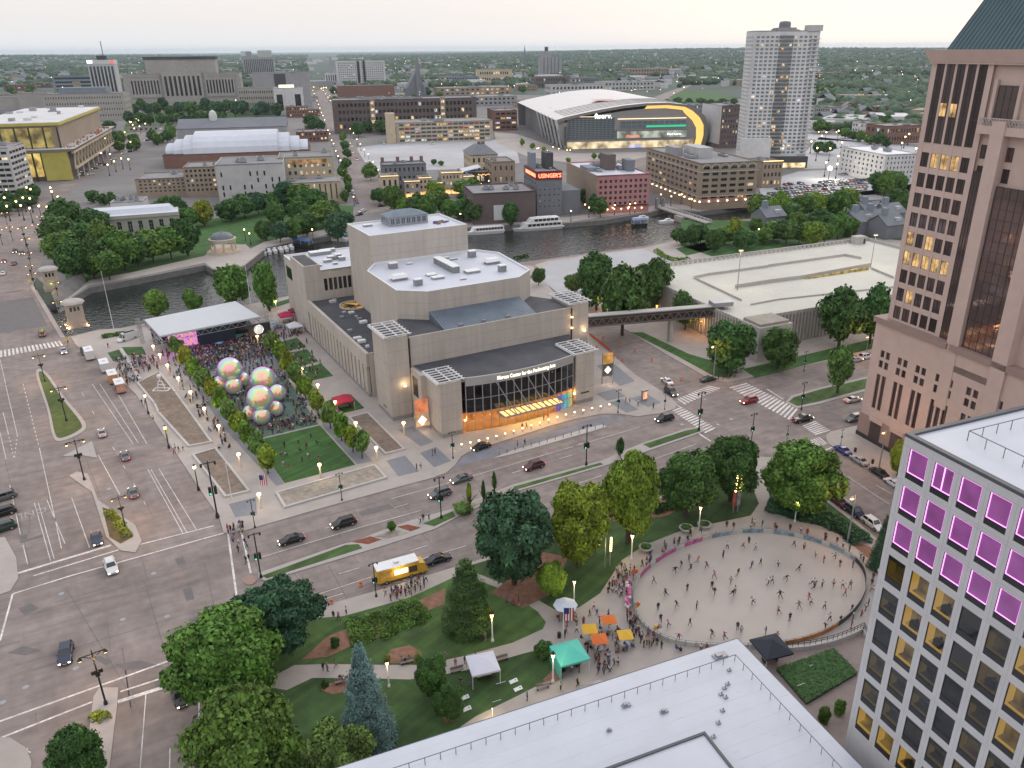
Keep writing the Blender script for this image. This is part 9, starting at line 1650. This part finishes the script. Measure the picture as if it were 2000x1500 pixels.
for k in range(n):
    f=k/n; 
    if 46<=k<60: continue
    d=(RK[k]-rc_).normalized(); cnt=2 if k<14 else 1
    for j in range(cnt):
        if RP.random()<.12 and k>14: continue
        p=RK[k].lerp(RK[(k+1)%n],RP.random())+d*RP.uniform(.6,2.4); px_=PX(p); p.z=.21; person(0,0,0,['standing','holding','standing','walking','sitting'],'outside the %s rink barrier'%ring(*px_),'spectators around the rink barrier',rot=math.atan2(d.y,d.x)-PI/2,loc=p)
def scatter(nn,poly,z,poses,where,group,rot=None,tops=None,mind=.55):
    P_=[G(*q) for q in poly]; xs=[p.x for p in P_]; ys=[p.y for p in P_]; done=[]
    def ins(x,y):
        c=False
        for i in range(len(P_)):
            a,b=P_[i],P_[i-1]
            if (a.y>y)!=(b.y>y) and x<(b.x-a.x)*(y-a.y)/(b.y-a.y)+a.x: c=not c
        return c
    t=0
    while len(done)<nn and t<6000:
        t+=1; x,y=RP.uniform(min(xs),max(xs)),RP.uniform(min(ys),max(ys))
        if ins(x,y) and all((x-a)**2+(y-b)**2>mind**2 for a,b in done): done.append((x,y)); 
        else: continue
        if poses: person(0,0,0,poses,where,group,tops,rot,None,Vector((x,y,z)))
    return done
scatter(30,[(1150,1245),(1200,1225),(1240,1250),(1245,1280),(1200,1310),(1150,1300),(1130,1265)],.21,['sitting','sitting','standing'],'among the patio umbrellas','people around the patio umbrellas'); scatter(12,[(1160,1290),(1200,1285),(1205,1320),(1165,1325)],.21,['standing','walking','holding'],'between umbrellas and roof edge','people around the patio umbrellas'); scatter(20,[(1232,1195),(1250,1240),(1285,1258),(1268,1275),(1235,1255),(1222,1215)],.21,['standing','holding'],'queueing at the rink gate','people at the rink gate')
scatter(26,[(752,1166),(790,1150),(832,1128),(838,1150),(790,1172),(765,1180)],.18,['standing','holding','walking'],'queueing beside the yellow food truck','people at the yellow food truck'); scatter(14,[(443,1032),(475,1028),(480,1048),(448,1052)],.18,['standing','walking','holding'],'waiting at the avenue corner','people at the avenue corner'); scatter(7,[(455,1060),(485,1056),(495,1100),(470,1105)],.05,['walking'],'crossing the street by the median','people crossing the street')
scatter(13,[(520,880),(610,858),(650,900),(570,925)],.18,['standing','walking','sitting'],'on the bright event lawn','people on the event lawn'); scatter(18,[(1180,1170),(1210,1110),(1230,1120),(1205,1165)],.21,['standing','walking','sitting'],'on the paving between lawn and rink','people on the paving by the rink'); scatter(16,[(1090,1215),(1180,1185),(1200,1215),(1100,1250)],.21,['standing','walking'],'near the silver umbrella','people near the silver umbrella'); scatter(10,[(900,1300),(960,1285),(980,1320),(930,1325)],.2,['sitting','standing'],'around the lavender tent','people around the tents'); scatter(8,[(1085,1300),(1130,1290),(1140,1315),(1100,1320)],.21,['standing','holding'],'around the teal tent','people around the tents')
for x,y,w in ((632,1310,'on the path west of the spruce'),(640,1312,'on the path west of the spruce'),(656,1305,'on the path west of the spruce'),(665,1330,'on the bench by the spruce'),(672,1332,'on the bench by the spruce'),(784,1294,'on the mulch mound bench'),(792,1295,'on the mulch mound bench'),(800,1292,'on the mulch mound bench'),(870,1288,'on the lawn by the path'),(890,1302,'on the lawn by the path'),(948,1250,'on the lawn under the lamp'),(1013,1180,'in the path fork'),(1003,1186,'in the path fork'),(652,1208,'at the park kerb'),(662,1212,'at the park kerb'),(677,1200,'at the park kerb'),(990,1180,'under the broad oak'),(900,1340,'on the lower lawn'),(920,1345,'on the lower lawn'),(1095,1348,'pushing a cart by the roof edge'),(1128,1342,'by the roof edge'),(1030,1368,'on the path by the roof edge'),(822,915,'on the theatre corner paving'),(814,918,'on the theatre corner paving'),(845,890,'by the banner sign'),(850,888,'by the banner sign'),(1020,838,'at the theatre doors'),(1028,836,'at the theatre doors'),(1062,822,'at the theatre doors'),(1070,820,'at the theatre doors'),(1222,788,'on the street corner squares'),(1230,786,'on the street corner squares'),(1246,792,'on the street corner squares'),(1276,798,'on the street corner squares'),(1011,872,'on the kerb island'),(1025,870,'on the kerb island'),(1403,742,'by the dark green car'),(1412,742,'by the dark green car'),(1422,740,'by the dark green car'),(1435,738,'by the dark green car'),(827,1018,'on the median strip'),(821,1022,'on the median strip'),(838,1014,'on the median strip'),(1468,1026,'on the path into the park'),(1488,1030,'on the path into the park'),(300,822,'beside the upper post lamp'),(343,880,'by the yellow crossing sign'),(350,884,'by the yellow crossing sign'),(341,888,'by the yellow crossing sign'),(358,880,'by the yellow crossing sign'),(278,790,'on the avenue pavement'),(285,792,'on the avenue pavement'),(212,680,'by the white van'),(235,695,'by the white van')): person(x,y,.17,['sitting'] if 'bench' in w else ['standing','walking','holding'],w,'people walking and standing about')
# the dense concert crowd: hundreds of figures far from the lens, one mass
def crowd(name,lists,z,seed):
    r=random.Random(seed); V=[];F_=[];MI=[]; mats=SK+list(CT.values())+list(CB.values())+HAIR+SHOE; idx={m_.name:i for i,m_ in enumerate(mats)}
    base=[(np.array([v.co[:] for v in m_.vertices]),[tuple(p.vertices) for p in m_.polygons],[p.material_index for p in m_.polygons]) for n_,m_ in CPM]
    off=0
    for x,y in lists:
        v,f,mi=r.choice(base); a=r.uniform(0,6.28); s=r.uniform(.9,1.06); c,s_=math.cos(a)*s,math.sin(a)*s; V.append(np.stack([v[:,0]*c-v[:,1]*s_+x,v[:,0]*s_+v[:,1]*c+y,v[:,2]*s+z],1)); t=r.choice(['white','black','black','grey','navy','red','white','blue','teal','maroon','cream']); b=r.choice(['black','navy','blue','tan','grey'])
        mp=[idx[r.choice(SK).name],idx[CT[t].name],idx[CB[b].name],idx[r.choice(HAIR).name],idx[SHOE[1].name]]; F_+=[tuple(off+q for q in ff) for ff in f]; MI+=[mp[k] for k in mi]; off+=len(v)
    me=bpy.data.meshes.new(name); me.from_pydata(np.concatenate(V).tolist(),[],F_); [me.materials.append(m_) for m_ in mats]; me.polygons.foreach_set('material_index',MI); o=ob(name,me); o['kind']='stuff'; return o
CPM=[(n_,person_mesh(p,s,0)) for n_,p in POSES if n_ in('standing','holding','sitting','walking') for s in (False,True)]
L_=scatter(260,[(345,690),(500,655),(520,668),(450,690),(360,705)],0,None,'','',mind=.5)+scatter(230,[(380,705),(520,668),(545,690),(400,730)],0,None,'','',mind=.6)+scatter(190,[(395,740),(555,690),(580,735),(430,790)],0,None,'','',mind=.7)+scatter(170,[(430,790),(560,735),(622,828),(505,858)],0,None,'','',mind=.7)+scatter(60,[(310,690),(345,690),(460,880),(430,880)],0,None,'','',mind=.9)+scatter(40,[(540,672),(600,670),(645,735),(600,742)],0,None,'','',mind=.9)+scatter(50,[(215,705),(262,700),(278,745),(245,755)],0,None,'','',mind=.6)+scatter(40,[(250,695),(300,700),(318,725),(270,728)],0,None,'','',mind=.7)+scatter(36,[(535,640),(590,640),(590,660),(545,668)],0,None,'','',mind=.7)+scatter(30,[(520,830),(625,815),(635,826),(530,850)],0,None,'','',mind=.8)+scatter(10,[(660,790),(690,785),(695,800),(665,806)],0,None,'','')
crowd('concert_crowd',L_,.17,8)
# ================================================================ evening haze
HTOP=max((o_.matrix_world@Vector(c_)).z for o_ in bpy.data.objects if o_.type=='MESH' for c_ in o_.bound_box)+3 if False else 150; hz_=MB(); HXX=33000; hz_.box(-HXX,-2500,-5,HXX,32000,HTOP)
hm=bpy.data.materials.new('haze'); hm.use_nodes=True; t=hm.node_tree; t.nodes.clear(); pv=t.nodes.new('ShaderNodeVolumePrincipled'); pv.inputs['Density'].default_value=3.2e-5; pv.inputs['Color'].default_value=(.74,.87,1,1); pv.inputs['Anisotropy'].default_value=.45
mo=t.nodes.new('ShaderNodeOutputMaterial'); t.links.new(pv.outputs[0],mo.inputs['Volume'])
o=hz_.build('haze',hm); o['kind']='stuff'; o.visible_shadow=True
